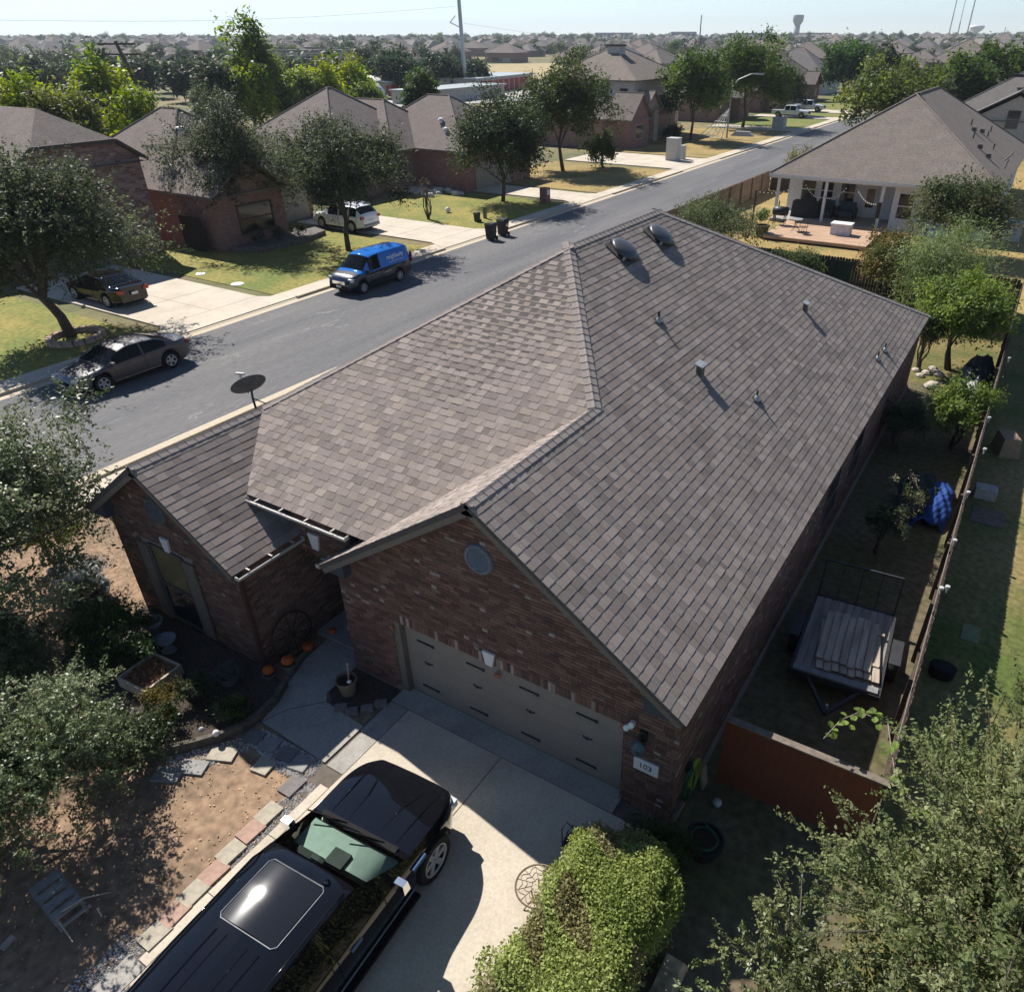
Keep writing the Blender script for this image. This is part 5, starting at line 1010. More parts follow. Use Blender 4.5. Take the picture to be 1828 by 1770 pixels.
fence('long weathered plank fence between the trailer yard and the side lawn', (8.66, 1.3, 0), (8.50, 33.2, 0), 1.6, mfen, 1)
fence('red-brown stained board gate fence joining the house to the long fence', (6.1, 1.2, 0), (8.66, 1.22, 0), 1.58, mred, 1, cap=True)
fence('dark shaded picket fence behind the house in front of the white-walled neighbour', (-12.2, 33.45, 0), (8.5, 33.45, 0), 1.5, mdkf, -1, w_=.14, gap=.008)
fence('tan board fence along the street beside the white-walled house', (-12.3, 33.6, 0), (-12.0, 60, 0), 1.6, mat('fence_tan', (.24, .165, .11), .9, .2, 9, stretch=(1, 1, .15)), -1)
fence('short brown fence between street fence and white-walled house', (-12.0, 60, 0), (-8.2, 60, 0), 1.6, mfen, 1)
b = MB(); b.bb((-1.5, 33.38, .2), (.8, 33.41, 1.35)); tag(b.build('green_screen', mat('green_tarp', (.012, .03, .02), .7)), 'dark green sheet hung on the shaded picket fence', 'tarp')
# little white lamps clipped on the long fence
for i, (x, y) in enumerate([(1712, 968), (1678, 1045), (1676, 1050), (1745, 800), (1757, 745), (1800, 640), (1728, 880)]):
    p = G(x, y, 1.62); p.x = 8.62+(.1 if i % 2 else 0); b = MB(); b.lathe([(.02, -.12), (.02, 0), (.05, .01), (.045, .05), (0, .06)], 10, p); tag(b.build('fence_lamp', mat('lamp_cap', (.42, .41, .39), .6)), 'small white lamp clipped to the top of the long fence', 'lamp', 'small lamps on the long fence')
b = MB(); b.tube([(8.60, 2.0, 1.64), (8.55, 10, 1.66), (8.53, 18, 1.65), (8.46, 30, 1.66)], .004, 5); tag(b.build('fence_wire', mat('pale_wire', (.3, .28, .26), .6)), 'thin pale wire strung along the long fence top', 'wire')
# utility trailer with ramp and boards
TL = thing('utility_trailer', 'utility trailer with weathered plank deck and raised mesh ramp beside the house', 'trailer', (7.22, 5.5, -.07), R(4)); msteel = mat('trailer_steel', (.03, .03, .032), .6, .15, 12); mpl = mat('grey_plank', (.24, .21, .18), .9, .2, 8, bump=.4, stretch=(1, .12, 1)); mpl2 = mat('board_plank', (.36, .30, .23), .9, .22, 8, bump=.4, stretch=(1, .12, 1))
for k in range(10): b = MB(); b.box((-.72+k*.16, 0, .50+.003*(k % 3)), (.152, 2.55, .04)); b.build('deck_plank', mpl, TL, world=False)
for x in (-.83, .83): b = MB(); b.box((x, 0, .47), (.06, 2.6, .12)); b.build('side_rail', msteel, TL, world=False)
for y in (-1.31, 1.31): b = MB(); b.box((0, y, .46), (1.72, .05, .12)); b.build('end_rail', msteel, TL, world=False)
b = MB(); b.box((0, -1.22, .54), (1.6, .16, .05)); b.build('front_board', mat('pale_plank', (.2, .2, .2), .85, .12), TL, world=False)
for x in (-.98, .98):
    Mx = rotM('Y', R(90)); b = MB(); b.lathe([(.15, -.09), (.3, -.09), (.32, -.05), (.32, .05), (.3, .09), (.15, .09)], 20, (x, -.1, .32), Mx); w_ = b.build('wheel', mtyre, TL, world=False, smooth=True, angle=40); b = MB(); b.lathe([(0, -.03), (.17, -.03), (.17, .03), (0, .03)], 14, (x, -.1, .32), Mx); b.build('rim', MATS['steel_wheel'], w_, world=False)
    b = MB(); b.box((x, -.1, .69), (.22, .78, .025)); b.build('mudguard', msteel, TL, world=False)
rp = MB(); a0 = [(-.8, 1.34, .5), (.8, 1.34, .5), (.8, 1.62, 1.3), (-.8, 1.62, 1.3)]
for i in range(4): rp.bar(a0[i], a0[(i+1) % 4], .04, .04)
for x in (-.4, 0, .4): rp.bar((x, 1.34, .5), (x, 1.62, 1.3), .025, .025)
for k in range(9): t_ = (k+1)/10; rp.bar((-.8, 1.34+.28*t_, .5+.8*t_), (.8, 1.34+.28*t_, .5+.8*t_), .006, .006)
rp.build('ramp_gate', msteel, TL, world=False)
b = MB(); b.bar((-.5, -1.3, .44), (0, -2.1, .40), .06, .08); b.bar((.5, -1.3, .44), (0, -2.1, .40), .06, .08); b.build('tongue', msteel, TL, world=False); b = MB(); b.tube([(0, -2.0, .55), (0, -2.0, .06)], .03, 8); b.build('jack', mgalv, TL, world=False)
for j, (rot, dz, oy, n_) in enumerate(((R(10), .60, -.18, 8), (R(5), .65, .02, 7))):
    FP = thing('board_stack', ('lower' if j == 0 else 'upper')+' loose fence panel of weathered boards lying on the trailer', 'fence panel', (7.39, 5.40+oy, dz-.09), rot)
    for k in range(n_): b = MB(); b.box((-.56+k*.15, .02*((k*7) % 3), .012), (.135, 1.55+.05*((k*5) % 3), .02)); b.build('board', mpl2, FP, world=False)
    for y in (-.5, .5): b = MB(); b.box((0, y, -.012), (1.1, .08, .026)); b.build('batten', mpl2, FP, world=False)
# tarps and heaps
def drape(name, label, c, sx, sy, h, m, seed, cat='tarp', amp=.12):
    r_ = np.random.default_rng(seed); n = 34; b = MB(); ph = r_.random(6)*6
    for i in range(n):
        for j in range(n):
            u = i/(n-1)*2-1; v = j/(n-1)*2-1; d_ = max(0, 1-(abs(u)**2.2+abs(v)**2.2)*.62); z = h*d_**.6+amp*(math.sin(u*6+ph[0]+v*3)*math.cos(v*7+ph[1])+.5*math.sin(u*13+v*11+ph[2])+.35*math.sin(u*19-v*23+ph[5]))*(.25+d_*.6)
            b.v.append((c[0]+u*sx*(1+.06*math.sin(v*6+ph[3])), c[1]+v*sy*(1+.06*math.sin(u*6+ph[4])), max(.015, z)))
    b.f = [(i*n+j, (i+1)*n+j, (i+1)*n+j+1, i*n+j+1) for i in range(n-1) for j in range(n-1)]; b.m = [0]*len(b.f); return tag(b.build(name, m, smooth=True), label, cat)
drape('blue_tarp', 'crumpled blue tarpaulin over a heap beside the long fence', G(1680, 895, .3)+Vector((-.15, 0, 0)),   .45, 1.2, .5, mat('blue_tarp', (.008, .042, .18), .7, .1, 4), 3, amp=.05)
drape('green_tarp', 'dark green tarpaulin heap next to the blue tarpaulin', G(1640, 880, .3), .55, 1.2, .6, mat('green_tarp2', (.012, .028, .026), .6), 4)
drape('black_tarp', 'black plastic sheet over a leaning heap at the back of the yard', G(1748, 665, .5), .55, 1.0, 1.05, mat('black_tarp', (.012, .013, .017), .4), 6)
drape('grey_tarp', 'pale grey folded sheet below the black plastic heap', G(1735, 700, .3), .28, 1.3, .6, mat('grey_tarp', (.3, .29, .28), .7), 8, amp=.05)
b = MB(); b.box((9.35, 17.5, .3), (.6, .9, .6), rz=R(20), taper=.8); tag(b.build('cardboard_box', mat('cardboard', (.25, .18, .12), .9)), 'brown slumped box against the lawn side of the long fence', 'box')
b = MB(); b.box((9.1, 14.2, .16), (.55, .4, .32), rz=R(5)); tag(b.build('plastic_tub', mat('pale_tub', (.33, .3, .28), .7)), 'pale tub on the lawn beside the long fence', 'tub')
b = MB(); b.bb((8.9, 12.6, .012), (9.7, 13.5, .04)); tag(b.build('flat_slab', mat('dull_slab', (.13, .10, .08), .9)), 'brown flat slab on the lawn by the fence', 'slab')
b = MB(); b.bb((9.3, 7.4, .012), (9.65, 8.0, .03)); tag(b.build('lawn_plate', mat('green_plate', (.16, .18, .09), .9)), 'pale green square cover in the shaded lawn strip', 'cover')
b = MB(); b.lathe([(.18, 0), (.2, .25), (.17, .26)], 14, (9.1, 6.0, .01), sx=1.3); tag(b.build('dark_tub', mplas), 'black tub on the lawn below the oak branches', 'tub')
# plants of the side and back yard
def gtree(bpx, top_py, half_px, label, pal, name='tree', **k):
    b = G(*bpx); h = max(.3, top_z(b, top_py)); return tree(name, label, b, h, half_px*mpp(b+Vector((0, 0, h*.6))), pal=pal, **k)
gtree((1565, 985), 905, 48, 'small dark bushy tree in the shade by the trailer', OAK, n=5200, leaf=.06, z0=.6, stems=2, limbs=14, trunk=.07, K=34)
tree('crape_myrtle', 'young myrtle with pale cream flower heads beside the blue tarpaulin', Vector((7.35, 11.0, 0)), 1.7, .55, z0=.5, n=900, leaf=.05, pal=((.3, .27, .16), (.22, .21, .1), (.06, .08, .03)), K=16, stems=2, limbs=10, trunk=.04)
gtree((1695, 800), 672, 58, 'bright green bushy shrub beside the long fence', BRIGHT, 'shrub', n=9500, leaf=.10, z0=.15, stems=4, limbs=14, trunk=.08, K=44, cat='shrub', seed=31)
gtree((1600, 800), 705, 42, 'dark shaded shrub between the side wall and bright shrub', OAK, 'shrub', n=5000, leaf=.1, z0=.1, stems=3, limbs=8, cat='shrub', seed=32)
gtree((1692, 660), 490, 92, 'vivid green layered tree at the back corner of the house', BRIGHT, n=21000, leaf=.13, z0=1.15, limbs=18, trunk=.11, K=70, twig=.5, lump=.2, seed=33)
tree('willow_tree', 'weeping feathery green tree by the back fence', Vector((5.2, 31.2, 0)), 4.7, 2.6, 2.1, z0=.3, n=22000, leaf=.16, pal=((.19, .24, .10), (.24, .28, .14), (.15, .2, .07)), K=60, twig=.8, drop=.9, asp=.22, limbs=14, seed=34)
gtree((1640, 660), 560, 34, 'dark multi-stemmed shrub against the back corner of the house', OAK, 'shrub', n=6000, leaf=.09, z0=.9, stems=6, limbs=24, trunk=.1, K=36, cat='shrub', seed=35)
gtree((1275, 470), 352, 92, 'grey-green bushy shrub behind the roof hip by the back fence', ((.11, .13, .06), (.13, .15, .075), (.08, .10, .045)), 'shrub', n=15000, leaf=.12, z0=.2, stems=4, limbs=26, trunk=.09, K=60, cat='shrub', bark=mbark2, seed=36)
gtree((1420, 510), 440, 48, 'small leafy shrub in front of the dark picket fence', ((.05, .075, .025), (.10, .12, .05)), 'shrub', n=5000, leaf=.11, z0=.2, K=30, cat='shrub', seed=37)
gtree((1572, 530), 404, 60, 'bronze-green photinia shrub at the dark picket fence', ((.11, .105, .03), (.14, .12, .04), (.08, .09, .03), (.17, .12, .05)), 'shrub', n=13000, leaf=.12, z0=.25, stems=4, limbs=16, trunk=.09, K=50, cat='shrub', seed=38)
tree('tree', 'dense olive tree beside the white-walled neighbour house', Vector((4.4, 43.2, 0)), 4.4, 3.1, 2.8, z0=.8, n=24000, leaf=.16, pal=((.06, .08, .03), (.085, .10, .04), (.045, .065, .025), (.12, .12, .06)), K=80, limbs=18, trunk=.16, seed=39)
tree('shrub', 'silvery sparse shrub between willow and olive tree', Vector((4.3, 38.2, 0)), 2.2, 1.2, z0=.3, n=4200, leaf=.12, pal=((.19, .22, .17), (.13, .16, .11)), K=30, cat='shrub', seed=40)
for i in range(9):
    p = G(1668+rng.normal()*8, 665+rng.normal()*8) if i < 5 else G(1640+rng.normal()*14, 690+rng.normal()*8); r_ = .12+rng.random()*.08; b = MB(); b.lathe([(r_, 0), (r_*1.1, r_*.4), (r_*.7, r_*.85), (0, r_)], 7, p, sx=1+rng.random()*.4); tag(b.build('garden_rock', mat('pale_rock', (.42, .37, .31), .9, .15)), 'pale rock ringing the vivid green tree' if i < 5 else 'pale rock in the pile by the back corner of the house', 'rock', 'pale rocks in the back yard')
# ------------------------------------------------------------------ neighbouring houses
def roofmat(name, c):
    m = mat(name, c, .95, .13, 9, spec=.12, c2=tuple(x*.86 for x in c), scale2=1.4, mix2=.52); n = m.node_tree.nodes; l = m.node_tree.links; b = n['Principled BSDF']; old = b.inputs['Base Color'].links[0].from_socket
    tc = n.new('ShaderNodeTexCoord'); sp = n.new('ShaderNodeSeparateXYZ'); l.new(tc.outputs['Object'], sp.inputs[0])
    nz = n.new('ShaderNodeTexNoise'); nz.inputs['Scale'].default_value = 3.; l.new(tc.outputs['Object'], nz.inputs['Vector'])
    md = n.new('ShaderNodeMath'); md.operation = 'MULTIPLY_ADD'; l.new(sp.outputs[2], md.inputs[0]); md.inputs[1].default_value = 12.; l.new(nz.outputs[0], md.inputs[2])
    fr = n.new('ShaderNodeMath'); fr.operation = 'FRACT'; l.new(md.outputs[0], fr.inputs[0])
    mr = n.new('ShaderNodeMapRange'); mr.inputs[1].default_value = 0; mr.inputs[2].default_value = .3; mr.inputs[3].default_value = .72; mr.inputs[4].default_value = 1.04; l.new(fr.outputs[0], mr.inputs[0])
    vm = n.new('ShaderNodeVectorMath'); vm.operation = 'SCALE'; l.new(old, vm.inputs[0]); l.new(mr.outputs[0], vm.inputs['Scale']); l.new(vm.outputs[0], b.inputs['Base Color']); return m
def brickmat(name, c1, c2, mort, sc=1.):
    m = bpy.data.materials.new(name); m.use_nodes = True; n = m.node_tree.nodes; l = m.node_tree.links; b = n['Principled BSDF']; b.inputs['Roughness'].default_value = .93; b.inputs['Specular IOR Level'].default_value = .2
    tc = n.new('ShaderNodeTexCoord'); sp = n.new('ShaderNodeSeparateXYZ'); l.new(tc.outputs['Object'], sp.inputs[0]); ad = n.new('ShaderNodeMath'); l.new(sp.outputs[0], ad.inputs[0]); l.new(sp.outputs[1], ad.inputs[1])
    cb = n.new('ShaderNodeCombineXYZ'); l.new(ad.outputs[0], cb.inputs[0]); l.new(sp.outputs[2], cb.inputs[1])
    bt = n.new('ShaderNodeTexBrick'); bt.inputs['Scale'].default_value = 1.; bt.inputs['Brick Width'].default_value = .21*sc; bt.inputs['Row Height'].default_value = .075*sc; bt.inputs['Mortar Size'].default_value = .007*sc; bt.inputs['Color1'].default_value = (*c1, 1); bt.inputs['Color2'].default_value = (*c2, 1); bt.inputs['Mortar'].default_value = (*mort, 1); bt.inputs['Bias'].default_value = -.25; l.new(cb.outputs[0], bt.inputs['Vector'])
    l.new(bt.outputs['Color'], b.inputs['Base Color']); MATS[name] = m; return m
mr1 = roofmat('far_roof_brown', (.195, .162, .143)); mr2 = roofmat('far_roof_tan', (.205, .172, .148)); mr3 = roofmat('far_roof_grey', (.165, .15, .14))
mb1 = brickmat('far_brick_red', (.21, .095, .08), (.30, .17, .135), (.26, .215, .19)); mb2 = brickmat('far_brick_mixed', (.19, .09, .082), (.40, .29, .245), (.24, .2, .18), 1.7); mb3 = brickmat('far_brick_brown', (.22, .12, .095), (.32, .21, .165), (.29, .245, .215)); mst = brickmat('far_stone', (.34, .30, .25), (.24, .2, .165), (.28, .25, .21), 2.5)
msid = mat('grey_siding', (.42, .395, .365), .8, .06, 4); mwin = glassmat('far_window', (.02, .022, .025), rough=.08); mwfr = mat('window_trim', (.35, .33, .30), .7)
def hip(t, x0, x1, y0, y1, ze, p, m, ends=('h', 'h'), axis=None, name='roof', parent=None, th=.14):
    """hip or gable roof on a rectangle; ends are (low, high) along the ridge axis"""
    b = MB(); ax = axis or ('x' if x1-x0 > y1-y0 else 'y'); hw = (y1-y0)/2 if ax == 'x' else (x1-x0)/2; zr = ze+p*hw
    a0, a1 = (x0, x1) if ax == 'x' else (y0, y1); r0 = a0+(hw if ends[0] == 'h' else 0); r1 = a1-(hw if ends[1] == 'h' else 0)
    if r0 > r1: r0 = r1 = (r0+r1)/2
    mid = (y0+y1)/2 if ax == 'x' else (x0+x1)/2
    P = (lambda a, c, z: (a, c, z)) if ax == 'x' else (lambda a, c, z: (c, a, z)); lo, hi = (y0, y1) if ax == 'x' else (x0, x1)
    v = [P(a0, lo, ze), P(a1, lo, ze), P(a1, hi, ze), P(a0, hi, ze), P(r0, mid, zr), P(r1, mid, zr)]; v += [(q[0], q[1], q[2]-th) for q in v]
    f = [(0, 1, 5, 4), (2, 3, 4, 5), (6, 7, 11, 10), (8, 9, 10, 11), (0, 1, 7, 6), (1, 2, 8, 7), (2, 3, 9, 8), (3, 0, 6, 9)]
    f += [(3, 0, 4)] if ends[0] == 'h' else [(3, 4, 10, 9), (4, 0, 6, 10)]; f += [(1, 2, 5)] if ends[1] == 'h' else [(1, 5, 11, 7), (5, 2, 8, 11)]
    b.add(v, f); o = b.build(name, m, parent or t)
    bm = bmesh.new(); bm.from_mesh(o.data); bmesh.ops.recalc_face_normals(bm, faces=bm.faces); bm.to_mesh(o.data); bm.free()
    # ridge caps as a thin strip
    c = MB(); edges = [(4, 5)]+([(4, 0), (4, 3)] if ends[0] == 'h' else [])+([(5, 1), (5, 2)] if ends[1] == 'h' else [])
    for i, j in edges:
        if (Vector(v[i])-Vector(v[j])).length > .1: c.tube([Vector(v[i])+Vector((0, 0, .0)), Vector(v[j])+Vector((0, 0, .0))], .07, 6)
    if c.v: tag(c.build('ridge_strip', m, o), kind='stuff')
    return o
def walls(t, x0, x1, y0, y1, h, m, name='wall'): b = MB(); b.bb((x0, y0, 0), (x1, y1, h)); return b.build(name, m, t)
def gable(t, x, y0, y1, z0, p, m, d=-.2, face='x'):
    b = MB(); hw = (y1-y0)/2; b.slab([(x, y0, z0), (x, y1, z0), (x, (y0+y1)/2, z0+p*hw)] if face == 'x' else [(y0, x, z0), (y1, x, z0), ((y0+y1)/2, x, z0+p*hw)], (1, 0, 0) if face == 'x' else (0, -1, 0), .2); return b.build('gable_wall', m, t)
def window(t, face, pos, a0, a1, z0, z1, cross=True, m=None):
    """face '+x' or '-y'"""
    b = MB(); P = (lambda a, d, z: (pos+d, a, z)) if face == '+x' else (lambda a, d, z: (a, pos-d, z))
    for q in ((a0, a0+.07, z0, z1), (a1-.07, a1, z0, z1), (a0+.07, a1-.07, z0, z0+.07), (a0+.07, a1-.07, z1-.07, z1))+(((a0+.07, a1-.07, (z0+z1)/2-.03, (z0+z1)/2+.03),) if cross else ()): b.bb(P(q[0], .0, q[2]), P(q[1], .06, q[3]))
    o = b.build('window', m or mwfr, t); g = MB(); g.bb(P(a0+.07, .01, z0+.07), P(a1-.07, .02, z1-.07)); g.build('pane', mwin, o); return o
def domevent(t, c, r=.3, m=None): b = MB(); b.lathe([(r*.6, -.1), (r*.6, .12), (r, .14), (r*.8, .26), (0, .32)], 16, c); b.build('roof_vent', m or mwhite, t, smooth=True, angle=40)
# house with clipped gable at the street (behind the left oak)
t = thing('brick_house', 'dark mottled brick house with clipped gable end above the shaded driveway', 'house', (-44, 16.7, 0))
walls(t, -54, -37, 13.2, 20.3, 5.3, mb2); b = MB(); b.slab([(-37, 13.2, 5.3), (-37, 20.3, 5.3), (-37, 18.9, 6.25), (-37, 14.6, 6.25)], (1, 0, 0), .2); b.build('gable_wall', mb2, t)
b = MB(); e, zc, ya, yb, ym = -36.6, 6.3, 14.4, 19.0, 16.7
b.add([(e, 12.8, 5.2), (e, ya, zc), (-39.3, ym, 7.85), (-54, ym, 7.85), (-54, 12.8, 5.2), (e, 20.6, 5.2), (e, yb, zc), (-54, 20.6, 5.2)], [(0, 1, 2, 3, 4), (5, 7, 3, 2, 6), (1, 6, 2)]); b.add([(e, 12.8, 5.08), (e, 20.6, 5.08), (-54, 20.6, 5.08), (-54, 12.8, 5.08)], [(0, 1, 2, 3)]); b.build('roof', mr1, t)
for a, c in (((e, 12.8, 5.15), (e, ya, zc-.05)), ((e, ya, zc-.05), (e, yb, zc-.05)), ((e, yb, zc-.05), (e, 20.6, 5.15))): b = MB(); b.bar(a, c, .05, .18); b.build('rake_board', mat('dark_fascia', (.07, .055, .045), .8), t)
b = MB(); b.bb((-36.99, 13.6, 0), (-36.93, 18.0, 2.1)); b.build('garage_door', mdoor, t)
b = MB(); b.bb((-36.99, 19.4, 1.0), (-36.96, 19.75, 1.25)); b.build('number_plate', mwhite, t)
hip(t, -54, -38, 4.5, 13.2, 3.0, .62, mr1, name='side_roof'); walls(t, -53.6, -38.4, 5, 13.1, 3, mb2, 'side_wall')
# brick house with white dome vent
t = thing('brick_house', 'red brick house with front window bay and white dome vent on its roof', 'house', (-42, 26.5, 0))
walls(t, -49.6, -37.3, 22.0, 32.6, 3.15, mb1); walls(t, -37.29, -33.4, 22.0, 26.9, 3.15, mb1, 'front_room'); gable(t, -33.4, 22.0, 26.9, 3.1, .68, mb3)
r_ = hip(t, -50, -36.9, 21.6, 33, 3.2, .68, mr1); hip(t, -43, -33.0, 21.605, 27.3, 3.195, .68, mr1, ('g', 'g'), 'x', name='front_roof'); domevent(t, (-40.0, 25.5, 6.0), .42); domevent(t, (-38.2, 22.9, 4.2), .22); b = MB(); b.tube([(-37.8, 23.4, 4.3), (-37.8, 23.4, 5.0)], .04, 6); b.build('vent_pipe', mlead, t)
window(t, '+x', -33.4, 23.3, 25.9, .8, 2.5, m=mat('dark_frame', (.06, .045, .04), .7)); b = MB(); b.bb((-37.28, 27.6, 0), (-37.22, 28.5, 2.1)); b.build('front_door', MATS['front_door'], t); b = MB(); b.bb((-37.28, 29.3, 0), (-37.22, 32.2, 2.1)); b.build('garage_door', mdoor, t)
b = MB(); b.bb((-33.35, 21.95, .02), (-32.9, 22.6, 2.7)); 
g_ = thing('side_gate', 'dark wooden side gate between the two brick houses', 'gate', (-36.9, 21.0, 0))
for k in range(8): b = MB(); b.bb((-36.4+k*.25, 21.35, .05), (-36.16+k*.25, 21.4, 2.0)); b.build('board', mat('gate_dark', (.02, .014, .011), .8), g_)
b = MB(); b.prism([(-33.3, 22.2), (-31.6, 23.2), (-31.2, 26), (-31.9, 28.6), (-33.3, 29)], 0, .3); tag(b.build('raised_bed', mat('bed_stone', (.13, .11, .1), .9, .2)), 'dark raised stone bed below the front window of the brick house', 'garden bed')
for i in range(3): tree('shrub', 'dark low shrub in the raised bed below the window', Vector((-32.3+.1*i, 23.6+i*1.5, .28)), .8, .55, z0=.05, n=900, leaf=.1, pal=OAK, K=14, cat='shrub', group='shrubs in the raised bed', limbs=3)
# twin-peaked hip house (two blocks) with brick side
t = thing('brick_house', 'brick house with three hip roofs meeting in valleys behind the bare crape myrtle', 'house', (-42, 46, 0))
walls(t, -51.6, -39.4, 37.4, 50, 3.15, mb3); walls(t, -39.39, -38.5, 42.9, 51.5, 3.15, mb3, 'porch_wall'); walls(t, -44, -33.4, 45.7, 55.6, 3.15, mb1, 'side_wall')
hip(t, -52, -39, 37, 50.4, 3.2, .66, mr1); hip(t, -51, -38.1, 42.5, 52.3, 3.21, .67, mr1, name='porch_roof'); hip(t, -46, -33.0, 45.3, 56.0, 3.2, .67, mr1, name='garage_roof', axis='x'); domevent(t, (-37.2, 47.9, 5.0), .24); domevent(t, (-36.0, 47.0, 4.4), .22); b = MB(); b.bb((-33.39, 47.2, 0), (-33.33, 52.4, 2.1)); b.build('garage_door', mdoor, t); window(t, '+x', -38.5, 43.2, 44.6, .9, 2.3)
# rock bed beside it
for i in range(26): p = G(735+rng.random()*88, 338+rng.random()*14); r_ = .22+rng.random()*.2; b = MB(); b.lathe([(r_, 0), (r_*1.1, r_*.4), (r_*.75, r_*.9), (0, r_)], 7, p, sx=1+rng.random()*.5, sy=.8); tag(b.build('landscape_rock', mat('white_rock', (.5, .47, .43), .9, .15)), 'white boulder in the rock bed by the brick side wall', 'rock', 'boulders in the rock bed')
# two-storey stone-fronted house
t = thing('stone_house', 'two-storey house with pale stone entry arch and red brick gable behind the maple', 'house', (-44, 87, 0))
walls(t, -50, -37.6, 85.2, 99, 6.5, msid); hip(t, -50.5, -37.1, 84.7, 99.5, 6.6, .5, mr2); walls(t, -48, -37.61, 77.2, 85.19, 3.0, mb3, 'garage_block'); hip(t, -48.5, -37.2, 76.8, 85.6, 3.1, .5, mr2, name='garage_roof'); walls(t, -37.59, -34.6, 78.4, 83.4, 3.0, mb1, 'brick_bay'); gable(t, -34.6, 78.4, 83.4, 2.95, .9, mb1); hip(t, -37.8, -34.2, 78, 83.8, 3.0, .9, mr2, ('g', 'g'), 'x', name='bay_roof')
walls(t, -37.59, -35.6, 83.9, 85.4, 3.9, mst, 'stone_pier'); walls(t, -37.59, -35.6, 87.0, 88.2, 3.9, mst, 'stone_pier'); gable(t, -35.6, 84.6, 88.4, 3.5, .9, mst); hip(t, -37.8, -35.2, 83.6, 88.8, 3.6, .75, mr2, ('g', 'g'), 'x', name='entry_roof'); b = MB(); b.bb((-37.58, 85.5, 0), (-37.5, 86.9, 3.6)); b.build('entry_recess', mat('red_recess', (.10, .02, .018), .7), t)
walls(t, -37.59, -36.2, 89.4, 92.6, 2.9, mb3, 'side_bay'); hip(t, -37.8, -35.8, 89, 93, 2.95, .9, mr2, ('g', 'g'), 'x', name='side_bay_roof'); gable(t, -36.2, 89.4, 92.6, 2.9, .9, mb3); window(t, '-y', 85.2, -39.6, -38.4, 4.3, 5.8); window(t, '+x', -34.6, 79.8, 82, .9, 2.4); walls(t, -37.59, -37.2, 93, 97, 3.1, mb3, 'brick_front'); window(t, '+x', -37.2, 94, 95.6, .8, 2.3)
b = MB(); b.bb((-44, 90, 6), (-42.2, 91.4, 10.0)); c_o = b.build('chimney', msid, t); b = MB(); b.bb((-44.1, 89.9, 10.0), (-42.1, 91.5, 10.2)); b.build('chimney_cap', mat('dark_fascia', (.07, .055, .045)), c_o)
tree('shrub', 'dark rounded hedge in front of the stone house', Vector((-34.6, 90.6, 0)), 1.5, 1.5, .9, z0=.05, n=2600, leaf=.22, pal=OAK, K=26, cat='shrub', limbs=3)
# houses further along the street
def house(label, x0, x1, y0, y1, h, p, wm, rm, front=None, name='brick_house', group=None):
    t = thing(name, label, 'house', ((x0+x1)/2, (y0+y1)/2, 0), group=group); walls(t, x0+.4, x1-.4, y0+.4, y1-.4, h-.03, wm); hip(t, x0, x1, y0, y1, h, p, rm)
    for a, c in (front or []): walls(t, x1-.39, x1+1.4, a+.3, c-.3, h-.3, wm, 'front_room'); hip(t, x1-3.2, x1+1.8, a, c, h-.15, .85, rm, ('g', 'g'), 'x', name='front_roof'); gable(t, x1+1.4, a+.3, c-.3, h-.2, .85, wm); window(t, '+x', x1+1.4, (a+c)/2-.7, (a+c)/2+.7, .9, h-.9)
    return t
house('brown brick house with small front gable behind the first white pickup', -52, -37.5, 114, 128, 3.2, .7, mb3, mr3, [(119, 124)]); house('brown brick house with front gable behind the second white pickup', -53, -37.5, 134, 150, 3.2, .75, mb3, mr3, [(136, 141), (144, 148)]); house('grey roofed house beyond the round green tree', -54, -38, 158, 174, 3.2, .7, mb3, mr1, [(162, 167)]); house('far grey roofed house closing the street', -58, -40, 184, 200, 3.2, .7, msid, mr3)
# right: grey neighbours behind
t = thing('grey_house', 'grey house with gable window behind the white-walled house', 'house', (2, 106, 0)); walls(t, -4.4, 9, 100.4, 114, 3.3, msid); hip(t, -5, 9.5, 100, 114.5, 3.3, .58, mr3, axis='x'); walls(t, -1.5, 7.5, 97, 100.39, 3.1, msid, 'gabled_wing'); hip(t, -2.2, 8.2, 96.4, 104, 3.2, .55, mr3, ('g', 'g'), 'y', name='wing_roof'); gable(t, 97, -1.5, 7.5, 3.05, .55, msid, face='y'); window(t, '-y', 97, 2.2, 3.6, 2.3, 4.2)
b = MB(); b.bb((1.0, 104.5, 7.0), (2.4, 105.0, 7.3)); b.build('roof_vent', mblack, t)
house('grey roofed house at the edge behind the gabled grey house', 3, 20, 118, 132, 3.6, .6, msid, mr3, name='grey_house'); house('small grey roofed house beside the big green trees', -10, 2, 124, 138, 3.2, .6, msid, mr3, name='grey_house')
# ---- white-walled neighbour with porch and deck
mww = mat('white_brick', (.62, .63, .65), .85, .05, 6, bump=.1); mwp2 = mat('white_wood', (.62, .61, .59), .7, .05, 6)
N = thing('white_house', 'white brick house with tan hip roof, back porch and wooden deck', 'house', (-1.2, 55, 0))
hip(N, -8.4, 6.0, 47.6, 72, 3.15, .63, mr2); b = MB(); b.bb((-8.4, 47.56, 2.93), (6, 47.6, 3.13)); b.build('fascia', mwp2, N)
walls(N, -7.95, -.21, 51.3, 71.5, 3.0, mww); walls(N, -.2, 5.6, 48.3, 71.5, 3.0, mww, 'flush_wall'); b = MB(); b.bb((-8.3, 47.7, 2.84), (5.9, 71.6, 2.92)); b.build('soffit', mwp2, N); b = MB(); b.bb((-8.0, 47.8, 0), (-.21, 51.29, .22)); b.build('porch_slab', mconc2, N)
for x0, x1 in ((-7.05, -5.95), (-5.65, -4.7), (-4.3, -3.2)): window(N, '-y', 51.3, x0, x1, .95, 2.55, m=mwp2)
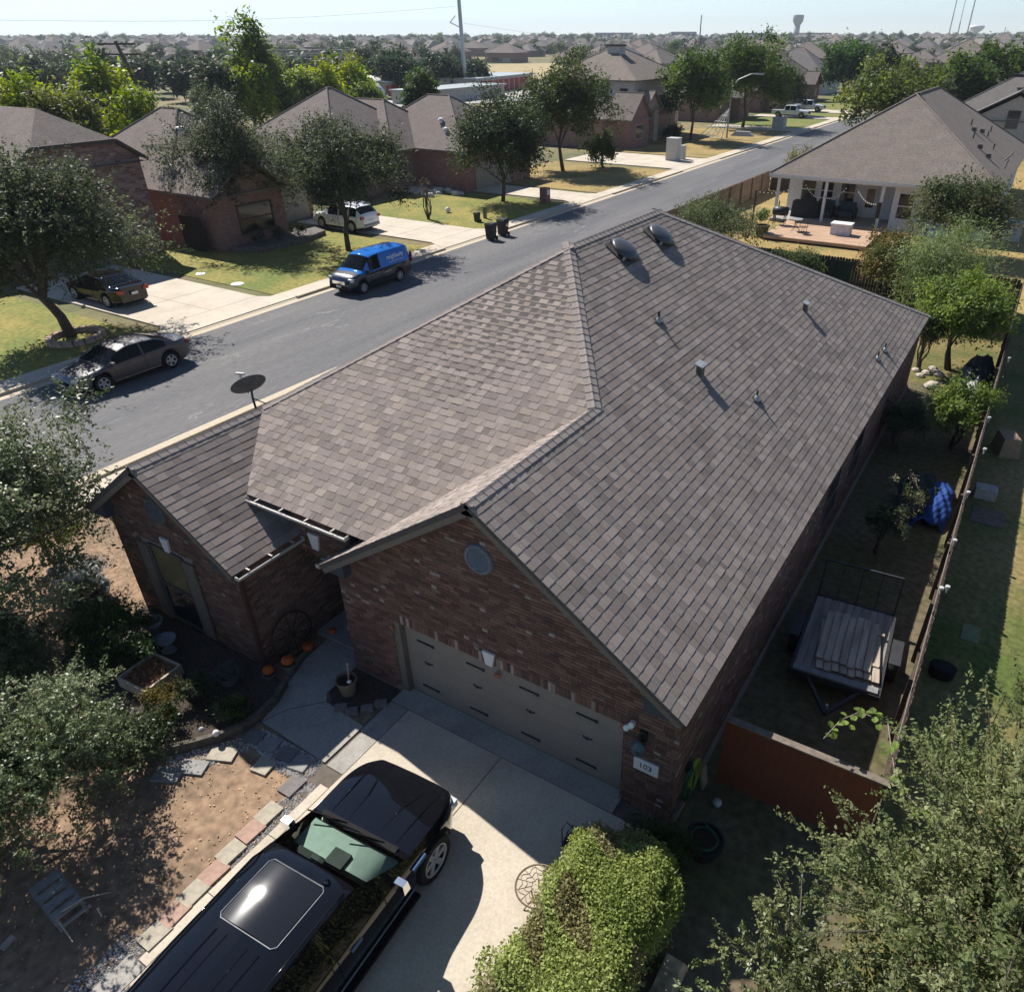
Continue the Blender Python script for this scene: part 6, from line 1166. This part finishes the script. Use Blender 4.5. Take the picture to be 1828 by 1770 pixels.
b = MB(); b.bb((-2.6, 51.22, .22), (-1.7, 51.29, 2.3)); d_ = b.build('back_door', mwp2, N); b = MB(); b.bb((-2.42, 51.2, .9), (-1.88, 51.215, 2.1)); b.build('pane', mwin, d_); window(N, '-y', 48.3, .1, 1.15, .85, 2.5, m=mwp2)
for x in (-7.75, -4.5, -.85): b = MB(); b.bb((x-.09, 47.85, .22), (x+.09, 48.03, 2.85)); b.build('porch_post', mwp2, N)
for x, y, h in ((2.2, 60, .4), (3.3, 64, .4), (4.2, 58, .35), (2.9, 56, .4), (3.4, 61, .35)): b = MB(); z = 3.15+.63*(6-x); b.tube([(x, y, z-.05), (x, y, z+h)], .05, 6); b.build('vent_pipe', mlead, N)
for x, y in ((3.6, 54.2), (4.3, 53.4), (2.6, 58.5), (3.0, 60.5)): b = MB(); z = 3.15+.63*(6-x); b.box((x, y, z+.14), (.35, .35, .26), taper=.8); b.build('roof_vent', mat('brown_vent', (.12, .10, .09), .7), N)
b = MB(); b.box((-1.2, 55.2, 7.66), (.4, .5, .2)); b.build('ridge_vent', mat('brown_vent', (.12, .10, .09)), N)
sd = thing('satellite_dish', 'grey satellite dish at the right eave of the white-walled house', 'satellite dish', (5.4, 54.5, 3.4)); b = MB(); b.tube([(5.4, 54.5, 3.4), (5.5, 54.4, 4.1)], .03, 6); b.build('mast', mlead, sd); b = MB(); b.lathe([(0, 0), (.25, .02), (.42, .08), (.4, .06), (.25, 0), (0, -.02)], 20, (5.5, 54.3, 4.25), rotM('Y', R(-50))); b.build('reflector', MATS['dish_grey'], sd)
b = MB(); b.bb((6.6, 49.5, 0), (7.6, 50.6, 1.1)); tag(b.build('air_conditioner', mat('ac_grey', (.5, .48, .45), .6)), 'pale box unit at the right corner of the white-walled house', 'air conditioner')
# deck of planks
DK = thing('deck', 'low orange-brown plank deck in front of the porch', 'deck', (-3.6, 45, 0)); mdk = mat('deck_wood', (.43, .285, .19), .8, .16, 8, stretch=(.15, 1, 1))
for k in range(39): b = MB(); b.bb((-6.6, 42.0+k*.147, .27), (-.2, 42.0+k*.147+.138, .30+.002*(k % 3))); b.build('plank', mdk, DK)
b = MB(); b.bb((-6.6, 41.95, .12), (-.2, 41.99, .29)); b.build('fascia', mdk, DK); b = MB(); b.bb((-6.5, 42.1, 0), (-.3, 47.6, .25)); b.build('frame', mat('deck_frame', (.03, .02, .015), .9), DK)
# things on the deck and porch
gr = thing('barbecue_grill', 'black barrel barbecue on legs at the deck corner', 'barbecue', (-6.7, 45.6, .3)); b = MB(); b.lathe([(.0, -.5), (.28, -.48), (.3, 0), (.28, .48), (0, .5)], 14, (-6.7, 45.6, 1.15), rotM('Y', R(90))); b.build('barrel', mblack, gr, smooth=True)
for x in (-7.05, -6.35):
    for y in (45.4, 45.8): b = MB(); b.tube([(x, y, .3), (x, y, 1.0)], .03, 6); b.build('leg', mblack, gr)
b = MB(); b.tube([(-6.9, 45.7, 1.4), (-6.9, 45.7, 1.75)], .04, 6); b.build('chimney', mblack, gr); b = MB(); b.bb((-7.0, 45.2, 1.05), (-6.4, 45.32, 1.1)); b.build('shelf', mblack, gr)
bt = thing('bistro_table', 'small round iron table on the plank deck', 'table', (-5.2, 44.2, .3)); b = MB(); b.lathe([(0, .70), (.42, .70), (.42, .73), (0, .73)], 18, (-5.2, 44.2, .3)); b.build('top', mgalv, bt)
for a in (0, 2.1, 4.2): b = MB(); b.tube([(-5.2+.1*math.cos(a), 44.2+.1*math.sin(a), 1.0), (-5.2+.06*math.cos(a), 44.2+.06*math.sin(a), .65), (-5.2+.3*math.cos(a), 44.2+.3*math.sin(a), .3)], .018, 5); b.build('leg', mat('rust_iron', (.12, .06, .04), .7), bt)
bc = thing('deck_chair', 'low wire chair beside the round iron table', 'chair', (-4.5, 43.5, .3)); b = MB(); b.lathe([(0, .42), (.3, .42), (.3, .44), (0, .44)], 14, (-4.5, 43.5, .3)); b.build('seat', MATS['rust_iron'], bc)
for a in (.5, 2.1, 3.7, 5.2): b = MB(); b.tube([(-4.5+.2*math.cos(a), 43.5+.2*math.sin(a), .73), (-4.5+.27*math.cos(a), 43.5+.27*math.sin(a), .3)], .015, 5); b.build('leg', MATS['rust_iron'], bc)
b = MB(); b.tube([(-4.78, 43.6, .73), (-4.7, 43.75, 1.1), (-4.4, 43.8, 1.1), (-4.25, 43.65, .73)], .016, 5); b.build('back', MATS['rust_iron'], bc)
bx = thing('storage_ottoman', 'white cube storage box standing on the deck', 'box', (-2.35, 44.6, .3)); b = MB(); b.bb((-2.95, 44.2, .3), (-1.75, 45.0, .93)); b.build('body', mat('white_box', (.55, .55, .57), .7), bx); b = MB(); b.bb((-3.0, 44.15, .931), (-1.7, 45.05, 1.0)); b.build('lid', mwhite, bx)
mcush = mat('teal_cushion', (.04, .075, .095), .9, .1, 10)
for x, l in ((-4.9, 'teal cushioned porch seat near the middle post'), (-3.4, 'teal cushioned porch seat under the third window')):
    c = thing('armchair', l, 'armchair', (x, 50.2, .22)); b = MB(); b.bb((x-.55, 49.8, .5), (x+.55, 50.6, .72)); b.build('seat', mcush, c); b = MB(); b.bb((x-.55, 50.5, .73), (x+.55, 50.72, 1.25)); b.build('backrest', mcush, c)
    for dx in (-.6, .6): b = MB(); b.bb((x+dx-.06, 49.75, .22), (x+dx+.06, 50.7, .95)); b.build('armrest', mblack, c)
c = thing('covered_grill', 'large black covered grill on the porch beside the first window', 'barbecue', (-6.0, 49.5, .22)); b = MB(); b.box((-6.0, 49.4, .75), (1.9, .8, 1.05), taper=.95); b.build('cover', mat('dark_cover', (.02, .02, .022), .7), c); b = MB(); b.lathe([(.0, -.45), (.35, -.42), (.35, .42), (0, .45)], 12, (-5.9, 49.5, 1.3), rotM('Y', R(90))); b.build('hood', mblack, c)
for x, y, z, l in ((-8.3, 44.8, 2.4, 'tall thin black pole at the left end of the deck'), (-.35, 44.0, 2.5, 'black speaker post at the right end of the deck')): b = MB(); b.tube([(x, y, 0), (x, y, z)], .06 if x < -5 else .05, 8); b.bb((x-.02, y-.16, z-.9), (x+.2, y+.1, z)) if x > -5 else None; tag(b.build('garden_post', mblack), l, 'post')
for i, (a, c) in enumerate((((-8.3, 44.8, 2.4), (-6.0, 47.9, 2.7)), ((-6.0, 47.9, 2.7), (-4.5, 47.8, 1.9)), ((-4.5, 47.8, 1.9), (-3.1, 47.9, 2.7)), ((-2.6, 47.9, 2.7), (-.35, 44.0, 2.4)))):
    a = Vector(a); c = Vector(c); S_ = thing('string_lights', ['sagging white string lights from the thin pole to the eave', 'white string lights dropping to the middle porch post', 'white string lights rising from the middle post to the eave', 'white string lights running from the eave to the speaker post'][i], 'string lights', a); pts = [a.lerp(c, k/12)-Vector((0, 0, .35*math.sin(math.pi*k/12))) for k in range(13)]; b = MB(); b.tube(pts, .012, 4); b.build('cord', mblack, S_)
    for k in range(1, 12): b = MB(); b.lathe([(0, -.09), (.045, -.05), (.03, 0), (0, .01)], 7, pts[k]); b.build('bulb', mwhite, S_)
PT = pot(Vector((-6.9, 42.6, .0)), .45, .75, mat('brown_tub', (.09, .05, .03), .8), 'brown half-barrel pot with a green plant at the deck corner'); P1, N1, L1, W1, C1, T1_, _ = crown_leaves((-6.9, 42.6, 1.25), (.5, .5, .5), 900, .12, MID, K=14); leaves('foliage', P1, N1, L1, W1, C1, mleaf, PT, T1_)
# ------------------------------------------------------------------ street furniture
def bin_(label, c, rz, s=1., m=None):
    t = thing('wheelie_bin', label, 'bin', c, rz); b = MB(); b.box((0, 0, .5*s), (.5*s, .58*s, .92*s)); 
    b = MB(); v = [(-.22, -.24, .06), (.22, -.24, .06), (.22, .24, .06), (-.22, .24, .06), (-.28, -.3, .95), (.28, -.3, .95), (.28, .32, .95), (-.28, .32, .95)]; b.add([tuple(x*s for x in q_) for q_ in v], [(3, 2, 1, 0), (4, 5, 6, 7), (0, 1, 5, 4), (1, 2, 6, 5), (2, 3, 7, 6), (3, 0, 4, 7)]); b.build('body', m or mat('bin_black', (.015, .016, .017), .6), t, world=False)
    b = MB(); b.box((0, .0, 1.0*s), (.62*s, .68*s, .09*s), taper=.8); b.build('lid', m or MATS['bin_black'], t, world=False)
    for x in (-.26, .26): b = MB(); b.lathe([(.0, -.03), (.11, -.03), (.11, .03), (0, .03)], 12, (x*s, .26*s, .11*s), rotM('Y', R(90))); b.build('wheel', mtyre, t, world=False)
    b = MB(); b.tube([(-.25*s, .36*s, .97*s), (.25*s, .36*s, .97*s)], .018, 6); b.build('handle', mplas, t, world=False); return t
bin_('black wheelie bin at the kerb, the one nearer the blue van', G(877, 428), R(-80)); bin_('black wheelie bin at the kerb with a white sticker', G(898, 420), R(-90))
b = MB(); v = G(898, 420); b.bb((v.x+.33, v.y-.1, .6), (v.x+.345, v.y+.1, .75)); o = b.build('sticker', mwhite, [q_ for q_ in col.objects if q_.get('label', '').endswith('white sticker')][0], world=True); o.matrix_parent_inverse = o.parent.matrix_basis.inverted(); 
for vv_ in o.data.vertices: vv_.co += o.parent.location
bin_('small dark green utility bin on the lawn behind the wheelie bins', G(852, 396), 0, .62, mat('bin_green', (.02, .04, .03), .6))
b = MB(); v = G(866, 390); b.bb((v.x-.1, v.y-.1, 0), (v.x+.1, v.y+.1, .75)); b.box((v.x, v.y, .78), (.24, .24, .06)); tag(b.build('utility_pedestal', mat('pedestal_green', (.13, .16, .07), .7)), 'narrow olive green utility pedestal on the lawn', 'utility box')
t = thing('mailbox_pillar', 'small brown brick mailbox pillar at the driveway edge', 'mailbox', G(973, 362)); v = t.location; b = MB(); b.bb((v.x-.3, v.y-.3, 0), (v.x+.3, v.y+.3, 1.1)); b.build('pillar', mb1, t); b = MB(); b.bb((v.x+.301, v.y-.16, .6), (v.x+.33, v.y+.16, .95)); b.build('mail_door', mwhite, t)
for p, w_, h, l in (((1201, 287), 1.2, 2.1, 'tall pale grey utility cabinet between two driveways'), ((1217, 285), .6, 1.3, 'small pale grey utility box beside the tall cabinet'), ((1390, 229), 1.6, 1.3, 'grey-green transformer box on the green lawn by the pickups')):
    v = G(*p); b = MB(); b.bb((v.x-w_/2, v.y-w_/2, 0), (v.x+w_/2, v.y+w_/2, h)); b.bb((v.x-w_/2-.03, v.y-w_/2-.03, h), (v.x+w_/2+.03, v.y+w_/2+.03, h+.08)); tag(b.build('utility_cabinet', mat('cabinet_grey', (.42, .42, .40), .6, .06)), l, 'utility box')
# lamp post
v = G(1297, 247); LP = thing('street_lamp', 'tall grey street lamp with a curved arm over the street', 'street lamp', v); hz = top_z(v, 150); b = MB(); b.tube([v, v+Vector((0, 0, hz*.95))], [.12, .07], 8); b.build('pole', mgalv, LP); b = MB(); b.tube([v+Vector((0, 0, hz*.93)), v+Vector((.7, .1, hz*1.08)), v+Vector((2.2, .2, hz*1.18)), v+Vector((3., .3, hz*1.19))], .06, 6); b.build('arm', mgalv, LP); b = MB(); b.box(v+Vector((3.2, .3, hz*1.18)), (1.1, .3, .16), rz=.1); b.build('lamp_head', mgalv, LP)
# web decoration strung from the lamp post
WB = thing('web_decoration', 'giant white rope spider web strung from the street lamp to the lawn', 'decoration', v+Vector((-1.5, -1, 0))); mrope = mat('white_rope', (.6, .6, .58), .8); topw = v+Vector((0, -.1, 3.4)); ends = [v+Vector((-3.6+.9*k, -.8-.25*k, .05)) for k in range(5)]
for e in ends: b = MB(); b.tube([topw, topw.lerp(e, .5)-Vector((0, 0, .1)), e], .05, 5); b.build('strand', mrope, WB)
for j in (.25, .45, .62, .8, .95):
    for k in range(4): a = topw.lerp(ends[k], j); c = topw.lerp(ends[k+1], j); b = MB(); b.tube([a, a.lerp(c, .5)+Vector((0, 0, .12*j)), c], .035, 4); b.build('cross_strand', mrope, WB)
v2 = G(1325, 243); b = MB(); b.box(v2+Vector((0, 0, .3)), (3., 1.0, .5), rz=.1, taper=.6); tag(b.build('covered_heap', mat('pale_sheet', (.34, .36, .4), .8)), 'low pale covered heap on the driveway behind the web', 'cover')
# stone ring round the left oak, utility covers on the lawn
RC_ = G(140, 606)
for k in range(16):
    a = k/16*2*math.pi; b = MB(); b.box((0, 0, .1), (.42, .26, .24), taper=.85); o = b.build('ring_stone', mat('ring_stone', (.38, .27, .2), .9, .2)); o.location = (RC_.x+math.cos(a)*.95-.1, RC_.y+math.sin(a)*1.05, .02); o.rotation_euler = (0, 0, a+1.57); tag(o, 'pinkish stone of the ring around the oak behind the grey sedan', 'stone', 'stones ringing the oak')
for p, l in (((358, 490), 'white square utility cover in the lawn by the first driveway'), ((424, 508), 'round pale utility cover in the lawn near the kerb'), ((800, 380), 'white ball lying on the lawn near the crape myrtle'), ((530, 418), 'red and white ball ornament at the raised bed corner')):
    v = G(*p)
    if 'ball' in l: b = MB(); b.lathe([(0, 0), (.16, .06), (.2, .2), (.14, .34), (0, .4)], 12, v+Vector((0, 0, .02))); tag(b.build('lawn_ball', mwhite if 'white ball' in l else mat('red_ball', (.5, .12, .06), .6), smooth=True), l, 'ball')
    else: b = MB(); b.lathe([(0, .03), (.33, .03), (.35, .0)], 4 if 'square' in l else 14, v+Vector((0, 0, .02))); tag(b.build('utility_cover', mwhite), l, 'utility cover')
# storage yard
mred2 = mat('red_door', (.34, .035, .03), .6, .08); mmet = mat('metal_roof', (.33, .36, .36), .5, .08, 3, metal=.2)
def storage(label, a, c, d, h, n):
    a = Vector(a); c = Vector(c); L = (c-a).length; rz = math.atan2((c-a).y, (c-a).x); t = thing('storage_building', label, 'building', a, rz); b = MB(); b.bb((0, 0, 0), (L, d, h)); b.build('wall', mat('storage_wall', (.42, .40, .37), .8), t, world=False); b = MB(); b.bb((-.4, -.6, h+.01), (L+.4, d+.4, h+.25)); b.build('roof', mmet, t, world=False)
    for k in range(n): x = (k+.12)*L/n; b = MB(); b.bb((x, -.08, .1), (x+L/n*.76, -.005, h-.45)); b.build('door', mred2, t, world=False)
storage('long storage building with red roller doors right of the steel mast', G(850, 170), G(952, 156), 10, 3.0, 11); storage('storage building with red roller doors left of the steel mast', G(690, 178), G(738, 170), 12, 3.0, 6); storage('low storage building with blue-grey roof in front of the red doors', G(760, 188), G(900, 172), 8, 2.2, 0); storage('pale storage building behind the dark green tree', G(585, 182), G(680, 178), 12, 3.2, 0)
for i, (p, r_) in enumerate((((665, 172), 4.), ((652, 186), 3.))): v = G(*p); b = MB(); b.lathe([(r_, 0), (r_, 2.4), (r_*.7, 3.6), (0, 4.)], 18, v, sx=1.6); tag(b.build('white_canopy', mwhite, smooth=True), ['larger white domed canopy in the storage yard', 'smaller white domed canopy in the storage yard'][i], 'canopy')
# masts and poles
v = G(832, 168); M_ = thing('steel_mast', 'very tall tapering grey steel mast rising beyond the roofs', 'mast', v); b = MB(); b.tube([v, v+Vector((-.4, 0, 20)), v+Vector((-.8, 0, 44))], [.5, .38, .22], 12); b.build('pole', mat('mast_steel', (.45, .46, .47), .5, metal=.3), M_); b = MB(); z = top_z(v, 40); b.bar(v+Vector((-3.2, 0, z)), v+Vector((-.3, 0, z-1)), .16, .16); b.bar(v+Vector((-1.6, 0, z+1.2)), v+Vector((-3.2, 0, z)), .12, .12); b.build('bracket', mgalv, M_)
v = G(265, 216); v = Vector((-70, 44.5, 0)); z = top_z(v, 74); UP = thing('utility_pole', 'leaning wooden utility pole with crossarm among the lime green trees', 'utility pole', v); tp = v+Vector((-3.0, -1.2, z)); b = MB(); b.tube([v, tp], [.28, .16], 8); b.build('pole', mat('pole_wood', (.11, .09, .075), .9, .2), UP)
for j in (.98, .9): q_ = v.lerp(tp, j); b = MB(); b.bar(q_+Vector((-1.3, -1.1, 0)), q_+Vector((1.3, 1.1, 0)), .14, .16); b.build('crossarm', MATS['pole_wood'], UP)
b = MB(); b.tube([v+Vector((2.5, 1.5, 0)), v.lerp(tp, .7)], .03, 5); b.build('guy_wire', mgalv, UP)
def far(px_, dist): d = fw+rt*((px_-PCX)/FPX)+up*((PCY-70)/FPX); d.z = 0; d.normalize(); q_ = Vector((CAM.x, CAM.y, 0))+d*dist; q_.z = ground_z(q_.x, q_.y); return q_
for px_, tp_, ds, r_, l in ((1249, 27, 420, .45, 'slim dark pole above the distant rooftops'), (1692, -20, 1900, 1.2, 'left lattice mast on the horizon near the white water tower'), (1707, -12, 1900, .8, 'thin middle mast on the horizon near the white water tower'), (1724, -30, 1850, 1.4, 'right lattice mast on the horizon beside the white water tower'), (1708, 40, 1500, .6, 'short mast on the horizon between the tall masts'), (1790, 48, 1800, 1.0, 'short antenna on the horizon right of the white water tower')):
    v = far(px_, ds); h = top_z(v, max(tp_, 1)) if tp_ > 0 else 100.; b = MB(); b.tube([v, v+Vector((0, 0, h))], [r_, r_*.5], 6); tag(b.build('mast', mat('far_mast', (.2, .2, .21), .7)), l, 'mast')
v = far(1420, 1700); WT = thing('water_tower', 'grey concrete water tower with flared top on the horizon', 'water tower', v); s = mpp(v); zt = top_z(v, 27); zn = top_z(v, 38); b = MB(); b.lathe([(6.5*s, -2), (5*s, zt*.2), (5*s, zn-6*s)], 20, v); b.build('column', mat('tower_concrete', (.3, .3, .3), .9), WT, smooth=True); b = MB(); b.lathe([(5*s, zn-6*s), (9*s, zn), (9.3*s, zt-2*s), (8.6*s, zt), (0, zt+.5*s)], 24, v); b.build('tank', MATS['tower_concrete'], WT, smooth=True, angle=50)
v = far(1739, 1900); WT = thing('water_tower', 'white bowl-shaped water tower beside the tall masts', 'water tower', v); s = mpp(v); zt = top_z(v, 45); b = MB(); b.lathe([(6*s, -2), (4*s, zt-11*s)], 16, v); b.build('column', mwhite, WT, smooth=True); b = MB(); b.lathe([(4*s, zt-11*s), (9*s, zt-8*s), (13*s, zt-3.4*s), (11*s, zt-.8*s), (5*s, zt), (0, zt)], 24, v); b.build('tank', mwhite, WT, smooth=True)
for a, c, l in ((( -20, 36), (815, 12), 'thin power line left of the steel mast'), ((830, 42), (1100, 66), 'thin power line right of the steel mast')):
    A_ = far(a[0], 190); A_.z = top_z(Vector((A_.x, A_.y, 0)), a[1]); B_ = far(c[0], 205 if c[0] < 1000 else 420); B_.z = top_z(Vector((B_.x, B_.y, 0)), c[1]); b = MB(); b.tube([A_.lerp(B_, k/10)-Vector((0, 0, 1.2*math.sin(math.pi*k/10))) for k in range(11)], .018, 4); tag(b.build('power_line', mat('wire_grey', (.2, .2, .2), .6)), l, 'wire')
# ---- distant suburb: houses and trees, shared meshes
protos = []
for k, (w_, d_, rm, wm) in enumerate(((13, 17, mr1, msid), (15, 12, mr3, mb3), (12, 14, mr2, msid), (16, 15, mr1, mb3))):
    t = thing('suburban_house', 'brown roofed house of the distant suburb', 'house', (0, 0, 0)); walls(t, -w_/2, w_/2, -d_/2, d_/2, 3.0+1.6*(k % 2), wm); hip(t, -w_/2-.5, w_/2+.5, -d_/2-.5, d_/2+.5, 3.05+1.6*(k % 2), .55, rm)
    b = MB(); b.bb((-w_*.28, -d_/2-.05, 1), (-w_*.05, -d_/2-.005, 2.4)); b.build('window', mwin, t); b = MB(); b.bb((w_*.08, -d_/2-.05, .1), (w_*.36, -d_/2-.005, 2.3)); b.build('garage_door', mwfr, t); protos.append(t)
tp_ = []
for k, pal in enumerate((BLUEG, OAK, GREY, MID)):
    t = tree('suburban_tree', 'rounded tree of the distant suburb', (0, 0, 0), 7., 3.4, z0=.8, n=1500, leaf=.75, pal=pal, K=26, limbs=3, seed=50+k); tp_.append(t)
used = []; usedp = set(); rf = random.Random(4); nh = nt2 = 0; tries = 0
MATT = [(px_, ds) for px_ in range(0)]
while nh < 285 and tries < 9000:
    tries += 1; px_ = rf.uniform(-60, 1890); ds = 235*(6.2**rf.random()); 
    if 720 < px_ < 1030 and ds < 430: continue
    if px_ < 640 and ds < 480: continue
    if px_ > 1380 and px_ < 1560 and ds < 260: continue
    v = far(px_, ds)
    if any((v.x-u.x)**2+(v.y-u.y)**2 < 21**2 for u in used): continue
    used.append(v); k = nh % 4; o = protos[k] if k not in usedp else copy_tree(protos[k]); usedp.add(k); o.location = v; o.rotation_euler = (0, 0, rf.choice((0, 1.57, 3.14, 4.71))+rf.uniform(-.3, .3)); o.scale = (1, 1, rf.uniform(.9, 1.15)); o['group'] = 'houses of the distant suburb'; nh += 1
usedp = set(); tries = 0
while nt2 < 285 and tries < 9000:
    tries += 1; px_ = rf.uniform(-60, 1890); ds = 240*(7.5**rf.random())
    if 720 < px_ < 1030 and ds < 400: continue
    v = far(px_, ds)
    if any((v.x-u.x)**2+(v.y-u.y)**2 < 10**2 for u in used): continue
    used.append(v); k = nt2 % 4; o = tp_[k] if k not in usedp else copy_tree(tp_[k]); usedp.add(k); s = rf.uniform(.7, 1.25)*(1 if ds < 900 else 1.25); o.location = v; o.rotation_euler = (0, 0, rf.uniform(0, 6.28)); o.scale = (s, s, s); o['group'] = 'trees of the distant suburb'; nt2 += 1
# flat-roofed blocks on the horizon, school-like buildings, dry field
for px_, ds, w_, h, l in ((1080, 1500, 34, 10, 'long grey block of trees and flats on the horizon'), (1110, 1500, 38, 10, 'second grey block on the horizon'), (1220, 1400, 40, 11, 'pale grey office block on the horizon'), (1330, 1500, 60, 9, 'wide grey block on the horizon left of the concrete water tower'), (1450, 1500, 60, 9, 'wide grey block on the horizon right of the concrete water tower')):
    v = far(px_, ds); t = thing('office_block', l, 'building', v, -YAW); b = MB(); b.bb((-w_/2, 0, 0), (w_/2, 12, h)); b.build('wall', mat('far_block', (.22, .22, .21), .9), t, world=False)
    for k in range(5): x = -w_/2+(k+.2)*w_/5; b = MB(); b.bb((x, -.06, h*.4), (x+w_/9, -.01, h*.8)); b.build('window', mwin, t, world=False)
for px_, ds, w_, l in ((545, 420, 40, 'long dark roofed school building'), (395, 430, 18, 'white flat building above the far roofs'), (490, 520, 46, 'long brown flat-roofed building near the horizon'), (155, 330, 14, 'dark roofed house among the grey-green trees')):
    v = far(px_, ds); t = thing('far_building', l, 'building', v, -YAW); b = MB(); b.bb((-w_/2, 0, 0), (w_/2, 14, 5)); b.build('wall', mwhite if 'white' in l else msid, t, world=False); b = MB(); b.bb((-w_/2-.6, -.6, 5.02), (w_/2+.6, 14.6, 5.9)); b.build('roof', mwhite if 'white' in l else mr3, t, world=False)
pts = [far(855, 250), far(1010, 262), far(1030, 420), far(850, 400)]; b = MB(); b.add([(p.x, p.y, p.z+.25) for p in pts], [(0, 1, 2, 3)]); tag(b.build('dry_field', mat('dry_field', (.33, .26, .13), .95, .15, .2)), kind='structure')
pts = [far(600, 158), far(1010, 178), far(1025, 248), far(850, 240), far(640, 215)]; b = MB(); b.add([(p.x, p.y, .05) for p in pts], [(0, 1, 2, 3, 4)]); tag(b.build('storage_yard', mat('yard_concrete', (.36, .35, .32), .9)), kind='structure')
# ---- the rest of the suburb towards the horizon, one mass
db = MB(); rr2 = random.Random(8); lp = []; lc = []
for k in range(1500):
    v = far(rr2.uniform(-80, 1900), 520*(4.2**rr2.random())); a = rr2.uniform(0, 3.14); ca, sa = math.cos(a), math.sin(a); w_, d_, h = rr2.uniform(6, 9), rr2.uniform(5, 8), rr2.uniform(2.6, 5)
    if k % 5 in (0, 3):
        c = rr2.choice(((.15, .135, .127), (.125, .115, .11), (.17, .148, .132))); wc = rr2.choice(((.3, .28, .26), (.2, .15, .12)))
        pt = lambda x, y, z: (v.x+x*ca-y*sa, v.y+x*sa+y*ca, v.z+z)
        db.add([pt(-w_, -d_, h), pt(w_, -d_, h), pt(w_, d_, h), pt(-w_, d_, h), pt(-w_*.35, 0, h+d_*.55), pt(w_*.35, 0, h+d_*.55)], [(0, 1, 5, 4), (1, 2, 5), (2, 3, 4, 5), (3, 0, 4)], 0, c)
        db.add([pt(-w_+.6, -d_+.6, -1), pt(w_-.6, -d_+.6, -1), pt(w_-.6, d_-.6, -1), pt(-w_+.6, d_-.6, -1), pt(-w_+.6, -d_+.6, h), pt(w_-.6, -d_+.6, h), pt(w_-.6, d_-.6, h), pt(-w_+.6, d_-.6, h)], [(0, 1, 5, 4), (1, 2, 6, 5), (2, 3, 7, 6), (3, 0, 4, 7)], 0, wc)
    else:
        R_ = rr2.uniform(2.5, 5); g = rr2.choice(((.05, .07, .03), (.04, .055, .03), (.07, .085, .04)))
        for j in range(70): q_ = Vector((rr2.gauss(0, 1), rr2.gauss(0, 1), rr2.gauss(0, 1))).normalized()*R_*rr2.uniform(.6, 1.05); lp.append((v.x+q_.x, v.y+q_.y, v.z+R_+q_.z*.9)); f_ = rr2.uniform(.6, 1.4); lc.append((g[0]*f_, g[1]*f_, g[2]*f_))
ds_ = db.build('distant_rooftops', mat('far_piece', (1, 1, 1), .9, .05, 1, attr=True)); tag(ds_, 'mass of far rooftops fading towards the horizon', 'rooftops', kind='stuff')
lp = np.array(lp); dw = leaves('distant_woods', lp, rng.normal(size=lp.shape)+np.array([0, 0, .5]), 2.2, 1.8, np.array(lc), mleaf); tag(dw, 'mass of far trees between the rooftops', 'trees', kind='stuff')
# ---- air
hb = MB(); hb.bb((-6700, -6600, -1.2), (6700, 6700, 125.)); hz_ = hb.build('haze', None if False else mat('haze_dummy', (1, 1, 1))); hz_.data.materials.clear()
hm = bpy.data.materials.new('haze'); hm.use_nodes = True; n_ = hm.node_tree.nodes; n_.remove(n_['Principled BSDF']); pv = n_.new('ShaderNodeVolumePrincipled'); pv.inputs['Color'].default_value = (.72, .81, .91, 1); pv.inputs['Density'].default_value = .00016; pv.inputs['Anisotropy'].default_value = .2; hm.node_tree.links.new(pv.outputs[0], n_['Material Output'].inputs['Volume']); hz_.data.materials.append(hm); tag(hz_, 'pale haze over the whole neighbourhood', 'haze', kind='stuff')
